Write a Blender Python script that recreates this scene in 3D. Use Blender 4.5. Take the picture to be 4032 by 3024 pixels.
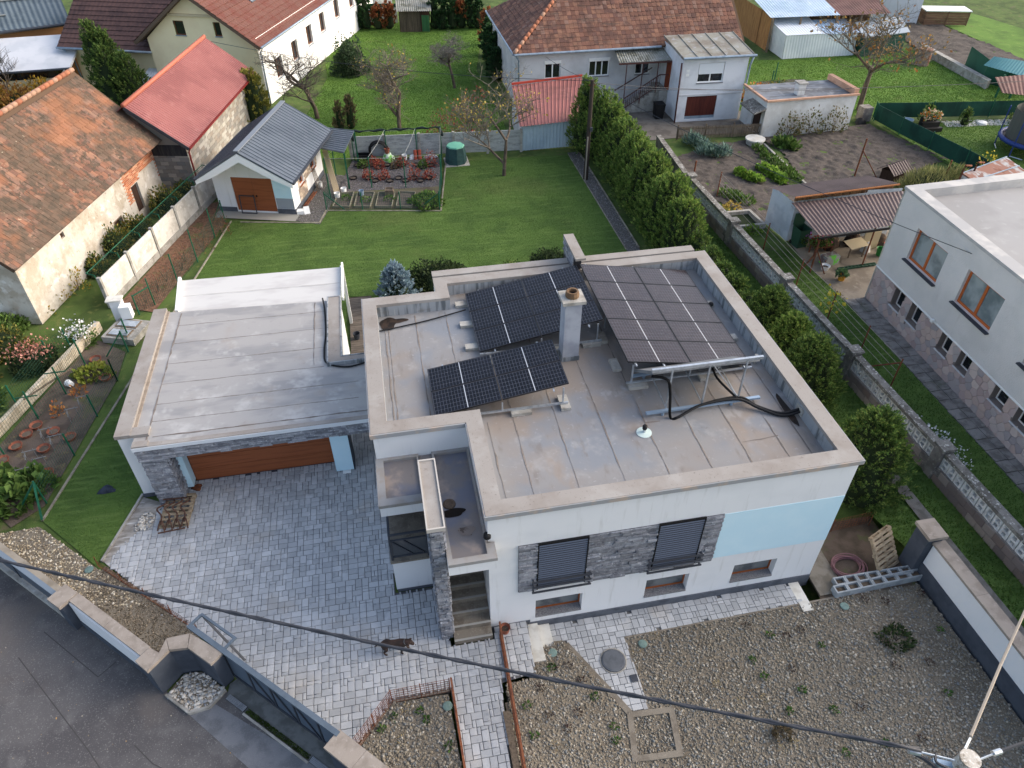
import bpy, math, random
import numpy as np
from mathutils import Vector
random.seed(7); np.random.seed(7)
PI = math.pi
for o in list(bpy.data.objects): bpy.data.objects.remove(o)
sc = bpy.context.scene
COL = sc.collection

# ------------------------------------------------------------------ camera, sky, sun, exposure
cam_d = bpy.data.cameras.new('camera'); cam = bpy.data.objects.new('camera', cam_d); COL.objects.link(cam)
cam_d.sensor_width = 36.0; cam_d.lens = 25.612; cam_d.clip_end = 600; cam_d.clip_start = 0.2
CAM = Vector((-10.531, -10.321, 17.363))
cam.location = CAM; cam.rotation_euler = (math.radians(90 - 40.64), 0, math.radians(-10.839))
sc.camera = cam
SUN_AZ, SUN_EL = math.radians(88), math.radians(29)        # azimuth clockwise from +Y
w = bpy.data.worlds.new('World'); sc.world = w; w.use_nodes = True
wn = w.node_tree.nodes; wl = w.node_tree.links
sky = wn.new('ShaderNodeTexSky'); sky.sky_type = 'NISHITA'; sky.sun_disc = False
sky.sun_elevation = SUN_EL; sky.sun_rotation = SUN_AZ
sky.air_density = 1.0; sky.dust_density = 4.0; sky.ozone_density = 1.2
hsv = wn.new('ShaderNodeHueSaturation'); hsv.inputs['Saturation'].default_value = 0.82; wl.new(sky.outputs[0], hsv.inputs['Color'])
bg = wn['Background']; wl.new(hsv.outputs[0], bg.inputs[0]); bg.inputs[1].default_value = 0.15
sun_d = bpy.data.lights.new('sun', 'SUN'); sun = bpy.data.objects.new('sun', sun_d); COL.objects.link(sun)
sun_d.energy = 0.5; sun_d.angle = math.radians(60); sun_d.color = (1.0, 0.90, 0.78)
sd = Vector((math.sin(SUN_AZ)*math.cos(SUN_EL), math.cos(SUN_AZ)*math.cos(SUN_EL), math.sin(SUN_EL)))
sun.rotation_euler = sd.to_track_quat('Z', 'Y').to_euler(); sun.location = (30, 0, 40)
sc.view_settings.view_transform = 'Standard'; sc.view_settings.look = 'None'
sc.view_settings.exposure = 1.2; sc.view_settings.gamma = 1.0
sc.cycles.max_bounces = 5; sc.cycles.diffuse_bounces = 3; sc.cycles.glossy_bounces = 2; sc.cycles.transparent_max_bounces = 8
sc.cycles.use_denoising = True

# ------------------------------------------------------------------ materials
def lin(c):
    c = [v/255 for v in c]
    return tuple((v/12.92 if v <= .04045 else ((v+.055)/1.055)**2.4) for v in c) + (1,)
MATS = {}
def mat(name, c, layers=(), rough=.85, bump=0., bsc=60., var=0., metal=0., spec=.3, hue=0., stretch=None, palette=None, translucent=0):
    """c: sRGB albedo; layers: (colour, noise scale or 3 scales, lo, hi[, strength])"""
    if name in MATS: return MATS[name]
    m = bpy.data.materials.new(name); m.use_nodes = True; MATS[name] = m
    nt = m.node_tree; N = nt.nodes; L = nt.links
    b = N['Principled BSDF']; b.inputs['Roughness'].default_value = rough; b.inputs['Metallic'].default_value = metal
    b.inputs['Specular IOR Level'].default_value = spec
    geo = N.new('ShaderNodeNewGeometry'); pos = geo.outputs['Position']
    rgb = N.new('ShaderNodeRGB'); rgb.outputs[0].default_value = lin(c); cur = rgb.outputs[0]
    def noise(scale, detail=5, seed=0):
        mp = N.new('ShaderNodeMapping'); L.new(pos, mp.inputs[0])
        s3 = scale if isinstance(scale, (tuple, list)) else (scale,)*3
        mp.inputs['Scale'].default_value = s3; mp.inputs['Location'].default_value = (seed*3.7, seed*1.3, seed*2.1)
        n = N.new('ShaderNodeTexNoise'); n.inputs['Scale'].default_value = 1; n.inputs['Detail'].default_value = detail
        n.inputs['Roughness'].default_value = .6
        L.new(mp.outputs[0], n.inputs['Vector']); return n.outputs[0]
    def rnd01():
        oi = N.new('ShaderNodeObjectInfo'); ad = N.new('ShaderNodeMath'); ad.operation = 'ADD'
        L.new(oi.outputs['Random'], ad.inputs[0]); L.new(geo.outputs['Random Per Island'], ad.inputs[1])
        fr = N.new('ShaderNodeMath'); fr.operation = 'FRACT'; L.new(ad.outputs[0], fr.inputs[0]); return fr.outputs[0]
    if palette:                            # one colour per piece
        m3 = N.new('ShaderNodeMath'); m3.operation = 'MULTIPLY'; m3.inputs[1].default_value = 13.7; L.new(rnd01(), m3.inputs[0])
        f3 = N.new('ShaderNodeMath'); f3.operation = 'FRACT'; L.new(m3.outputs[0], f3.inputs[0])
        rp = N.new('ShaderNodeValToRGB'); rp.color_ramp.interpolation = 'CONSTANT'; L.new(f3.outputs[0], rp.inputs[0]); e = rp.color_ramp.elements
        while len(e) < len(palette): e.new(.5)
        for k, pc in enumerate(palette): e[k].position = k/len(palette); e[k].color = lin(pc)
        cur = rp.outputs[0]
    for i, ly in enumerate(layers):
        col, scl, lo, hi = ly[:4]; st = ly[4] if len(ly) > 4 else 1.
        mr = N.new('ShaderNodeMapRange'); mr.interpolation_type = 'SMOOTHSTEP'
        L.new(noise(scl, 3.5, i+1), mr.inputs[0]); mr.inputs[1].default_value = lo; mr.inputs[2].default_value = hi; mr.inputs[4].default_value = st
        mx = N.new('ShaderNodeMix'); mx.data_type = 'RGBA'; L.new(mr.outputs[0], mx.inputs[0]); L.new(cur, mx.inputs[6]); mx.inputs[7].default_value = lin(col)
        cur = mx.outputs[2]
    if var or hue:
        fro = rnd01()
        mr = N.new('ShaderNodeMapRange'); L.new(fro, mr.inputs[0]); mr.inputs[3].default_value = 1-var; mr.inputs[4].default_value = 1+var
        hs = N.new('ShaderNodeHueSaturation'); L.new(cur, hs.inputs['Color']); L.new(mr.outputs[0], hs.inputs['Value'])
        if hue:
            m7 = N.new('ShaderNodeMath'); m7.operation = 'MULTIPLY'; m7.inputs[1].default_value = 7.31; L.new(fro, m7.inputs[0])
            f7 = N.new('ShaderNodeMath'); f7.operation = 'FRACT'; L.new(m7.outputs[0], f7.inputs[0])
            mh = N.new('ShaderNodeMapRange'); L.new(f7.outputs[0], mh.inputs[0]); mh.inputs[3].default_value = .5-hue; mh.inputs[4].default_value = .5+hue
            L.new(mh.outputs[0], hs.inputs['Hue'])
        cur = hs.outputs[0]
    L.new(cur, b.inputs['Base Color'])
    if bump:
        bp = N.new('ShaderNodeBump'); bp.inputs['Strength'].default_value = bump; bp.inputs['Distance'].default_value = .03
        L.new(noise(bsc, 4, 9), bp.inputs['Height']); L.new(bp.outputs[0], b.inputs['Normal'])
    if translucent:
        tr = N.new('ShaderNodeBsdfTranslucent'); L.new(cur, tr.inputs[0]); ms = N.new('ShaderNodeMixShader'); ms.inputs[0].default_value = translucent
        L.new(b.outputs[0], ms.inputs[1]); L.new(tr.outputs[0], ms.inputs[2]); L.new(ms.outputs[0], N['Material Output'].inputs[0])
    return m

# ------------------------------------------------------------------ geometry helpers
ORG = {}                                   # object name -> world origin
def tag(o, label=None, cat=None, group=None, kind=None):
    if label: o['label'] = label
    if cat: o['category'] = cat
    if group: o['group'] = group
    if kind: o['kind'] = kind
    return o
def thing(name, label, cat, loc, group=None):
    o = bpy.data.objects.new(name, None); COL.objects.link(o); o.location = loc; o.empty_display_size = .2
    ORG[o.name] = Vector(loc)
    return tag(o, label, cat, group)
def frame(o, ang=0.):                      # local frame: origin, rotation about z
    c, s = math.cos(ang), math.sin(ang)
    return (Vector(o), Vector((c, s, 0)), Vector((-s, c, 0)), Vector((0, 0, 1)))
def wframe(a, b, z=0.):                    # wall frame: x runs a->b (seen from outside left to right), y up, z outward
    a = Vector((a[0], a[1], z)); b = Vector((b[0], b[1], z)); u = (b-a).normalized()
    return (a, u, Vector((0, 0, 1)), u.cross(Vector((0, 0, 1))))
def link(name, me, parent=None, loc=(0, 0, 0), rot=None, scale=None):
    o = bpy.data.objects.new(name, me); COL.objects.link(o)
    po = ORG[parent.name] if parent else Vector((0, 0, 0))
    if parent: o.parent = parent
    o.location = Vector(loc) - po
    if rot: o.rotation_euler = rot
    if scale: o.scale = scale
    ORG[o.name] = Vector(loc)
    return o
class MB:
    def __init__(s, fr=None): s.v = []; s.f = []; s.fr = fr
    def P(s, p):
        if s.fr is None: return tuple(p)
        o, x, y, z = s.fr; q = o + x*p[0] + y*p[1] + z*p[2]; return (q.x, q.y, q.z)
    def add(s, vs, fs):
        n = len(s.v); s.v += [s.P(p) for p in vs]; s.f += [tuple(i+n for i in f) for f in fs]; return s
    def quad(s, *p): return s.add(p, [tuple(range(len(p)))])
    def box(s, a, b, bev=0):
        x0, y0, z0 = a; x1, y1, z1 = b
        if x0 > x1: x0, x1 = x1, x0
        if y0 > y1: y0, y1 = y1, y0
        if z0 > z1: z0, z1 = z1, z0
        return s.add([(x0,y0,z0),(x1,y0,z0),(x1,y1,z0),(x0,y1,z0),(x0,y0,z1),(x1,y0,z1),(x1,y1,z1),(x0,y1,z1)],
                     [(3,2,1,0),(4,5,6,7),(0,1,5,4),(1,2,6,5),(2,3,7,6),(3,0,4,7)])
    def prism(s, poly, z0, z1):
        if sum(poly[i-1][0]*p[1]-p[0]*poly[i-1][1] for i, p in enumerate(poly)) < 0: poly = poly[::-1]
        n = len(poly)
        return s.add([(p[0],p[1],z0) for p in poly]+[(p[0],p[1],z1) for p in poly],
                     [tuple(range(n-1,-1,-1)), tuple(range(n,2*n))]+[(i,(i+1)%n,n+(i+1)%n,n+i) for i in range(n)])
    def poly(s, poly, z=None):
        pts = [(p[0], p[1], z if z is not None else p[2]) for p in poly]
        if sum(pts[i-1][0]*p[1]-p[0]*pts[i-1][1] for i, p in enumerate(pts)) < 0: pts = pts[::-1]
        return s.add(pts, [tuple(range(len(pts)))])
    def slab(s, quad4, t):                 # 4 corner points (ccw from above), thickness t downward along normal
        a, b, c, d = [Vector(p) for p in quad4]; n = (b-a).cross(d-a).normalized()*t
        return s.add([a-n,b-n,c-n,d-n,a,b,c,d], [(3,2,1,0),(4,5,6,7),(0,1,5,4),(1,2,6,5),(2,3,7,6),(3,0,4,7)])
    def tube(s, pts, r, n=6, cap=True):
        pts = [Vector(p) for p in pts]; rs = r if isinstance(r, (list, tuple)) else [r]*len(pts); vs = []; k = len(pts)
        for i, p in enumerate(pts):
            d = (pts[min(i+1,k-1)]-pts[max(i-1,0)])
            if d.length < 1e-6: d = Vector((0,0,1))
            d.normalize(); a = d.cross(Vector((0,0,1)) if abs(d.z) < .9 else Vector((1,0,0))).normalized(); b = d.cross(a)
            for j in range(n):
                t = 2*PI*j/n; vs.append(p+(a*math.cos(t)+b*math.sin(t))*rs[i])
        fs = [(i*n+j, i*n+(j+1)%n, (i+1)*n+(j+1)%n, (i+1)*n+j) for i in range(k-1) for j in range(n)]
        if cap: fs += [tuple(range(n-1,-1,-1)), tuple(range((k-1)*n, k*n))]
        return s.add(vs, fs)
    def lathe(s, c, prof, n=16, cap=True):  # prof: (r,z)
        vs = [(c[0]+r*math.cos(2*PI*j/n), c[1]+r*math.sin(2*PI*j/n), c[2]+z) for r, z in prof for j in range(n)]; k = len(prof)
        fs = [(i*n+j, i*n+(j+1)%n, (i+1)*n+(j+1)%n, (i+1)*n+j) for i in range(k-1) for j in range(n)]
        if cap: fs += [tuple(range(n-1,-1,-1)), tuple(range((k-1)*n, k*n))]
        return s.add(vs, fs)
    def bar(s, a, b, w, h):                # square bar between two points
        a = Vector(a); b = Vector(b); d = (b-a).normalized(); x = d.cross(Vector((0,0,1)) if abs(d.z) < .95 else Vector((0,1,0))).normalized(); z = x.cross(d)
        vs = [p+x*i*w/2+z*j*h/2 for p in (a, b) for i, j in ((-1,-1),(1,-1),(1,1),(-1,1))]
        return s.add(vs, [(3,2,1,0),(4,5,6,7),(0,1,5,4),(1,2,6,5),(2,3,7,6),(3,0,4,7)])
    def wall(s, W, H, holes=(), d=.15, y0=0.):   # wall in wframe coords with openings (x0,y0,x1,y1) and reveals of depth d
        xs = sorted({0., W, *[h[0] for h in holes], *[h[2] for h in holes]}); ys = sorted({y0, H, *[h[1] for h in holes], *[h[3] for h in holes]})
        for i in range(len(xs)-1):
            for j in range(len(ys)-1):
                cx, cy = (xs[i]+xs[i+1])/2, (ys[j]+ys[j+1])/2
                if any(h[0] < cx < h[2] and h[1] < cy < h[3] for h in holes): continue
                s.quad((xs[i],ys[j],0),(xs[i+1],ys[j],0),(xs[i+1],ys[j+1],0),(xs[i],ys[j+1],0))
        for a, b, c, e in holes:
            s.quad((a,b,0),(a,e,0),(a,e,-d),(a,b,-d)); s.quad((c,b,0),(c,b,-d),(c,e,-d),(c,e,0))
            s.quad((a,e,0),(c,e,0),(c,e,-d),(a,e,-d)); s.quad((a,b,0),(a,b,-d),(c,b,-d),(c,b,0))
        return s
    def mesh(s, name, m, org=(0,0,0), smooth=False):
        me = bpy.data.meshes.new(name); ox, oy, oz = org
        me.from_pydata([(x-ox, y-oy, z-oz) for x, y, z in s.v], [], s.f)
        if m: me.materials.append(m)
        if smooth: me.polygons.foreach_set('use_smooth', [True]*len(me.polygons))
        me.update(); return me
    def build(s, name, m, parent=None, smooth=False, org=None):
        o3 = ORG[parent.name] if parent and org is None else Vector(org or (0,0,0))
        return link(name, s.mesh(name, m, o3, smooth), parent, o3)
def npmesh(name, V, Fc, m, parent=None, org=(0,0,0), smooth=False):   # fast: V (n,3), Fc (k,3 or 4)
    if parent is not None: org = ORG[parent.name]
    me = bpy.data.meshes.new(name); V = np.asarray(V, np.float32) - np.array(org, np.float32); Fc = np.asarray(Fc, np.int32)
    me.vertices.add(len(V)); me.vertices.foreach_set('co', V.ravel()); k, c = Fc.shape
    me.loops.add(k*c); me.loops.foreach_set('vertex_index', Fc.ravel()); me.polygons.add(k)
    me.polygons.foreach_set('loop_start', np.arange(0, k*c, c, dtype=np.int32))
    if smooth: me.polygons.foreach_set('use_smooth', np.ones(k, bool))
    me.materials.append(m); me.update(calc_edges=True)
    return link(name, me, parent, org)
def struct(o): o['kind'] = 'structure'; return o
def inpoly(x, y, P):
    c = False; n = len(P); j = n-1
    for i in range(n):
        if (P[i][1] > y) != (P[j][1] > y) and x < (P[j][0]-P[i][0])*(y-P[i][1])/(P[j][1]-P[i][1])+P[i][0]: c = not c
        j = i
    return c
def inpoly_np(X, Y, P):
    c = np.zeros(X.shape, bool); n = len(P); j = n-1
    for i in range(n):
        xi, yi, xj, yj = P[i][0], P[i][1], P[j][0], P[j][1]
        with np.errstate(divide='ignore', invalid='ignore'):
            c ^= ((yi > Y) != (yj > Y)) & (X < (xj-xi)*(Y-yi)/(yj-yi+1e-12)+xi)
        j = i
    return c
def unit_block(bev=.1):                    # unit block [-.5,.5]^3 with chamfered top (18 tris)
    b = MB(); i = .5-bev
    b.add([(-.5,-.5,-.5),(.5,-.5,-.5),(.5,.5,-.5),(-.5,.5,-.5),(-.5,-.5,.5-bev),(.5,-.5,.5-bev),(.5,.5,.5-bev),(-.5,.5,.5-bev),(-i,-i,.5),(i,-i,.5),(i,i,.5),(-i,i,.5)],
          [(0,1,5,4),(1,2,6,5),(2,3,7,6),(3,0,4,7),(4,5,9,8),(5,6,10,9),(6,7,11,10),(7,4,8,11),(8,9,10,11)])
    return b
_ub = {}
def pieces(parent, name, m, items, limit=300, bev=.06, stuff='', force=False):
    """items: (centre, size(x,y,z), (ux,uy,uz) axes or None). Nearest `limit` are objects of their own, the rest one stuff part."""
    key = (m.name, bev)
    ubm = unit_block(bev)
    if key not in _ub: _ub[key] = ubm.mesh(name+'_block', m)
    items = sorted(items, key=lambda t: (Vector(t[0])-CAM).length/max(t[1][0], .05)**.5)
    from mathutils import Matrix
    for c, sz, ax in items[:limit]:
        o = link(name, _ub[key], parent, c)
        if ax: o.rotation_euler = Matrix((ax[0], ax[1], ax[2])).transposed().to_euler()
        o.scale = sz
    rest = items[limit:]
    if rest:
        V = []; Fc = []; uv = np.array(ubm.v); n = len(uv)
        for k, (c, sz, ax) in enumerate(rest):
            p = uv*np.array(sz)
            if ax: p = p @ np.array([list(a) for a in ax])
            V.append(p+np.array(c)); Fc.append(np.array(ubm.f)+k*n)
        o = npmesh(stuff or 'more_'+name+'s', np.concatenate(V), np.concatenate(Fc), m, parent); o['kind'] = 'stuff'
def cut(o, cut_polys): pass

# ------------------------------------------------------------------ shared materials
WHITE = mat('white_render', (226,227,228), [((205,208,210), (.5,.5,.9), .5, .8, .5), ((186,186,181), (6,6,.6), .56, .80, .5)], rough=.9, bump=.12, bsc=90)
PALEBLUE = mat('pale_blue_render', (198,228,240), [((206,232,242), 2., .4, .7, .6)], rough=.9, bump=.1, bsc=90)
PLINTH = mat('plinth_grey', (92,96,104), [((74,78,86), 3., .4, .7)], rough=.85, bump=.1)
CAP = mat('parapet_membrane', (152,146,140), [((136,127,119), (1.2,1.2,1.2), .42, .70, .7), ((164,160,155), 1.1, .5, .7, .7), ((112,100,92), 5., .6, .8, .6), ((104,94,86), 19., .62, .72, .6)], rough=.8, bump=.15, bsc=30)
ROOF = mat('roof_membrane', (138,136,135), [((140,127,115), .30, .45, .62, .75), ((124,129,136), .45, .46, .62, .8), ((160,158,156), 1.5, .54, .72, .6), ((118,110,103), (3.5,1.1,3), .56, .74, .6), ((164,164,164), 7., .60, .74, .45), ((146,130,115), (1.1,.5,1), .64, .76, .5), ((112,104,100), 4., .68, .8, .5)], rough=.5, spec=.45, bump=.1, bsc=14)
GROOF = mat('garage_roof_membrane', (162,159,156), [((140,139,139), (.4,1.2,1), .45, .62, .8), ((186,184,181), 1.3, .52, .70, .75), ((158,149,140), .8, .56, .72, .6), ((142,140,138), 6., .6, .75, .5)], rough=.55, spec=.4, bump=.08, bsc=16)
SEAM = mat('membrane_seam', (124,116,110), [((108,101,95), 6., .4, .65)], rough=.9)
STREAK = mat('parapet_inner_streaks', (150,154,158), [((82,88,92), (5,5,.45), .46, .64, .85), ((196,196,192), (9,9,.6), .58, .74, .7), ((112,106,96), (1.3,1.3,2.5), .55, .75, .6)], rough=.85)
SLATE = mat('slate_strip', (140,142,148), [((110,112,120), 5., .45, .62, .8), ((186,188,192), 14., .56, .70, .8)], rough=.7, bump=.5, bsc=45, var=.36)
SLATEBACK = mat('slate_backing', (46,47,52), rough=.95)
DARK = mat('anthracite_metal', (56,60,68), [((66,70,78), 4., .4, .7, .6)], rough=.5, spec=.4)
GLASS = mat('window_glass', (22,26,30), [((44,50,56), 1.4, .45, .65)], rough=.06, spec=.8)
BROWNWOOD = mat('brown_door_foil', (146,84,52), [((132,74,45), (.8,.8,14), .45, .66)], rough=.5)
WOODFRAME = mat('window_wood_frame', (150,82,40), rough=.55)
GRANITE = mat('granite_sill', (132,132,134), [((88,88,92), 60., .45, .6)], rough=.5)
ALU = mat('aluminium_rail', (190,196,202), [((160,166,172), 6., .4, .7)], rough=.35, metal=.6, spec=.5)
CONC = mat('concrete', (168,165,158), [((138,134,126), 2.4, .42, .65), ((196,194,188), 7., .56, .72, .7)], rough=.95, bump=.35, bsc=40, var=.08)
BLACK = mat('black_rubber', (24,24,26), rough=.6)
WHITEPAINT = mat('white_paint', (236,236,234), rough=.55)
STAIR = mat('stair_stone', (128,120,108), [((108,100,90), 4., .4, .66), ((146,138,126), 20., .56, .7)], rough=.75, bump=.1)
STAIRNOSE = mat('stair_nosing', (158,156,150), rough=.8)
DIRT = mat('roof_dirt', (58,46,38), [((34,28,24), 4., .4, .6)], rough=.6)
BLUEGREY = mat('chimney_render', (168,172,180), [((150,154,164), 2., .4, .7)], rough=.9)

def ring(b, O, I, z0, z1):
    n = len(O); vs = [(p[0],p[1],z) for z in (z0,z1) for P in (O,I) for p in P]
    fs = []
    for i in range(n):
        j = (i+1)%n; o0,o1,i0,i1 = i,j,n+i,n+j; O0,O1,I0,I1 = 2*n+i,2*n+j,3*n+i,3*n+j
        fs += [(O0,O1,I1,I0),(o0,i0,i1,o1),(o0,o1,O1,O0),(i1,i0,I0,I1)]
    return b.add(vs, fs)
def clad(part, fr, x0, y0, x1, y1, holes=(), m=None, rh=(.055,.1), ln=(.18,.6), seed=1, limit=300, name='stone_strip'):
    rnd = random.Random(seed); it = []; o, ux, uy, uz = fr; y = y0
    while y < y1-.02:
        h = min(rnd.uniform(*rh), y1-y); x = x0 - rnd.random()*.2
        while x < x1:
            l = rnd.uniform(*ln); a, b = max(x, x0), min(x+l, x1); x += l
            segs = [(a, b)]
            for hx0, hy0, hx1, hy1 in holes:
                if hy0-.01 < y+h/2 < hy1+.01:
                    segs = [q for s_ in segs for q in ((s_[0], min(s_[1], hx0)), (max(s_[0], hx1), s_[1]))]
            for a, b in segs:
                if b-a > .03:
                    d = rnd.choice((.012,.02,.034,.055)); c = o+ux*((a+b)/2)+uy*(y+h/2)+uz*(d/2)
                    it.append((c, (b-a-.006, h-.005, d), (ux, uy, uz)))
        y += h
    pieces(part, name, m or SLATE, it, limit, bev=.12)
def blob(b, c, rx, ry, z, n=18, seed=0, wob=.3):
    r = random.Random(seed); ph = [r.uniform(0, 6.28) for _ in range(4)]
    pts = []
    for i in range(n):
        t = 2*PI*i/n; k = 1+wob*(math.sin(2*t+ph[0])*.5+math.sin(3*t+ph[1])*.4+math.sin(5*t+ph[2])*.3)
        pts.append((c[0]+rx*k*math.cos(t), c[1]+ry*k*math.sin(t), z))
    return b.poly(pts)
def window(parent, fr, x0, y0, x1, y1, d=.12, fm=None, gm=None, mull=1, fw=.06, sill=None, so=.06, sh=.04):
    """frame ring + mullions + one pane per light + optional sill, set back d behind the wall plane"""
    fm = fm or WOODFRAME; b = MB(fr); z0, z1 = -d-.05, -d+.01
    b.box((x0,y0,z0),(x1,y0+fw,z1)); b.box((x0,y1-fw,z0),(x1,y1,z1)); b.box((x0,y0+fw,z0),(x0+fw,y1-fw,z1)); b.box((x1-fw,y0+fw,z0),(x1,y1-fw,z1))
    n = mull+1; wl_ = (x1-x0-2*fw)/n
    for i in range(1, n): c = x0+fw+wl_*i; b.box((c-fw*.6,y0+fw,z0),(c+fw*.6,y1-fw,z1))
    wo = b.build('window', fm, parent)
    for i in range(n):
        a = x0+fw+wl_*i; MB(fr).quad((a,y0+fw*.9,z1-.03),(a+wl_,y0+fw*.9,z1-.03),(a+wl_,y1-fw*.9,z1-.03),(a,y1-fw*.9,z1-.03)).build('pane', gm or GLASS, wo)
    if sill: MB(fr).box((x0-.03,y0-sh,-d-.02),(x1+.03,y0-.003,so)).build('sill', sill, wo)
    return wo

# ------------------------------------------------------------------ main house
HZ = 4.6; RZ = 4.15
house = thing('family_house', 'white flat-roofed house with slate cladding, pale blue band and solar panels on its roof', 'house', (-5, 5, 0))
fw_ = wframe((-9.12,0),(0,0))
bw = [(-7.93,.15,-6.68,.87),(-4.94,.2,-3.75,.94),(-2.48,.21,-1.24,.95)]
b = MB(fw_).wall(9.12, 4.5, [(x0+9.12,y0,x1+9.12,y1) for x0,y0,x1,y1 in bw], d=.28, y0=-.6)
for a, c in (((0,0),(0,9.9)),((0,9.9),(-9.23,9.9)),((-9.23,9.9),(-9.23,9.11)),((-9.23,9.11),(-11.52,9.11)),((-11.52,9.11),(-11.52,3.08)),((-11.52,3.08),(-9.12,3.08)),((-9.12,3.08),(-9.12,0))):
    L_ = (Vector(c)-Vector(a)).length; b.fr = wframe(a, c); b.wall(L_, 4.5, y0=-.6)
b.build('wall', WHITE, house)
MB(fw_).box((5.90,1.48,.002),(9.115,3.27,.012)).build('blue_band', PALEBLUE, house)
bp = MB(fw_); bp.box((0.02,-.6,.0),(1.05,.02,.035)); bp.box((1.05,-.6,0),(9.12,-.1,.035)); bp.fr = wframe((0,0),(0,9.9)); bp.box((.0,-.6,0),(9.9,-.1,.035)); bp.build('plinth', PLINTH, house)
O_ = [(-9.16,-.04),(.04,-.04),(.04,9.94),(-9.27,9.94),(-9.27,9.15),(-11.56,9.15),(-11.56,3.04),(-9.16,3.04)]
I_ = [(-8.74,.38),(-.4,.38),(-.4,9.53),(-8.86,9.53),(-8.86,8.72),(-11.14,8.72),(-11.14,3.46),(-8.74,3.46)]
ring(MB(), O_, I_, HZ-.1, HZ).build('parapet_cap', CAP, house)
dr = MB()
for a, c in (((-9.19,-.07),(.07,-.03)),((.03,-.03),(.07,9.97)),((-9.19,-.03),(-9.15,3.0)),((-11.59,3.0),(-9.19,3.04)),((-11.59,3.04),(-11.55,9.18))):
    dr.box((a[0],a[1],HZ-.14),(c[0],c[1],HZ-.012))
dr.build('cap_flashing', mat('flashing_grey', (150,152,154), [((176,160,146), 3., .45, .7)], rough=.6), house)
b = MB(); I2 = [(x, y) for x, y in I_]
for i in range(8):
    p, q_ = I2[i], I2[(i+1)%8]; b.quad((p[0],p[1],RZ-.02),(p[0],p[1],HZ-.1),(q_[0],q_[1],HZ-.1),(q_[0],q_[1],RZ-.02))
b.build('parapet', STREAK, house)
rf = MB().poly([(x, y) for x, y in I_], RZ).build('roof', ROOF, house)
def seam_line(p, q_, z, w=.035):            # irregular raised lap joint
    b = MB(); p = Vector(p); q_ = Vector(q_); d = (q_-p); n = max(2, int(d.length/.25)); u = d.normalized(); s_ = Vector((-u.y, u.x)); rr = random.Random(int(p.x*77+p.y*13))
    pts = [(p+d*i/n+s_*rr.uniform(-.012,.012), w*rr.choice((.1,.25,.5,.8,1.0,1.2))) for i in range(n+1)]
    vs = []; 
    for c, ww in pts: vs += [(c.x-s_.x*ww/2, c.y-s_.y*ww/2, z+.002), (c.x+s_.x*ww/2, c.y+s_.y*ww/2, z+.009)]
    b.add(vs, [(2*i, 2*i+2, 2*i+3, 2*i+1) for i in range(n)]); return b
for x in (-7.87,-6.76,-5.62,-4.5,-3.4,-2.35,-1.35): seam_line((x,.42),(x+.02,9.3),RZ).build('membrane_seam', SEAM, rf)
for x in (-10.85,-10.0,-9.05): seam_line((x,3.6),(x,8.6),RZ).build('membrane_seam', SEAM, rf)
for p, q_ in (((-10.95,3.6),(-10.95,8.6)),((-8.55,.55),(-8.55,3.4)),((-8.6,.6),(-.5,.6)),((-2.3,1.45),(-1.3,1.5)),((-4.5,2.6),(-4.1,2.6)),((-.75,.7),(-.75,9.3))):
    seam_line(p, q_, RZ+.003).build('membrane_seam', SEAM, rf)
for k, (c, rx, ry) in enumerate((((-10.85,8.3),.26,.32),((-.62,2.35),.09,.7),((-10.55,8.4),.3,.12))):
    blob(MB(), c, rx, ry, RZ+.012+.002*k, seed=k+2, n=40, wob=.16).build('dirt_patch', DIRT if k < 3 else mat('roof_dirt_pale', (132,108,90), [((150,130,114), 5., .4, .6)], rough=.9), rf)
# rear parapet with gutter channel and fin wall
b = MB(); b.box((-9.23,9.946,3.2),(-.3,10.06,4.38)); b.box((-9.23,10.062,3.2),(-.3,10.32,4.5)); b.build('rear_canopy', WHITE, house)
MB().box((-9.27,10.03,4.502),(-.27,10.36,HZ)).build('rear_cap', CAP, house)
f1 = MB().box((-4.68,9.55,0),(-4.42,10.8,5.14)).build('fin_wall', SLATEBACK, house)
MB().box((-4.72,9.2,5.143),(-4.38,10.84,5.22)).build('fin_cap', CAP, f1)
clad(f1, wframe((-4.68,10.8),(-4.68,9.55)), 0, 4.55, 1.25, 5.14, seed=5)
# chimney
ch = MB(); ch.box((-6.02,5.5,4.3),(-5.55,5.97,6.12)); ch = ch.build('chimney', BLUEGREY, house)
MB().box((-6.04,5.48,RZ),(-5.53,5.99,4.297)).build('chimney_base', STREAK, ch)
MB().box((-6.11,5.42,6.123),(-5.46,6.06,6.22)).build('chimney_cap', CONC, ch)
b = MB(); b.lathe((-5.78,5.74,6.223), [(.19,0),(.2,.08),(.17,.17),(.12,.17),(.1,.02)], 12); b.build('flue_pot', mat('flue_clay', (120,96,72), [((104,80,58), 5., .4, .6)], rough=.8), ch)
MB().lathe((-5.78,5.74,6.29), [(.11,0),(.11,.005)], 12).build('flue_mouth', BLACK, ch)
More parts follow.
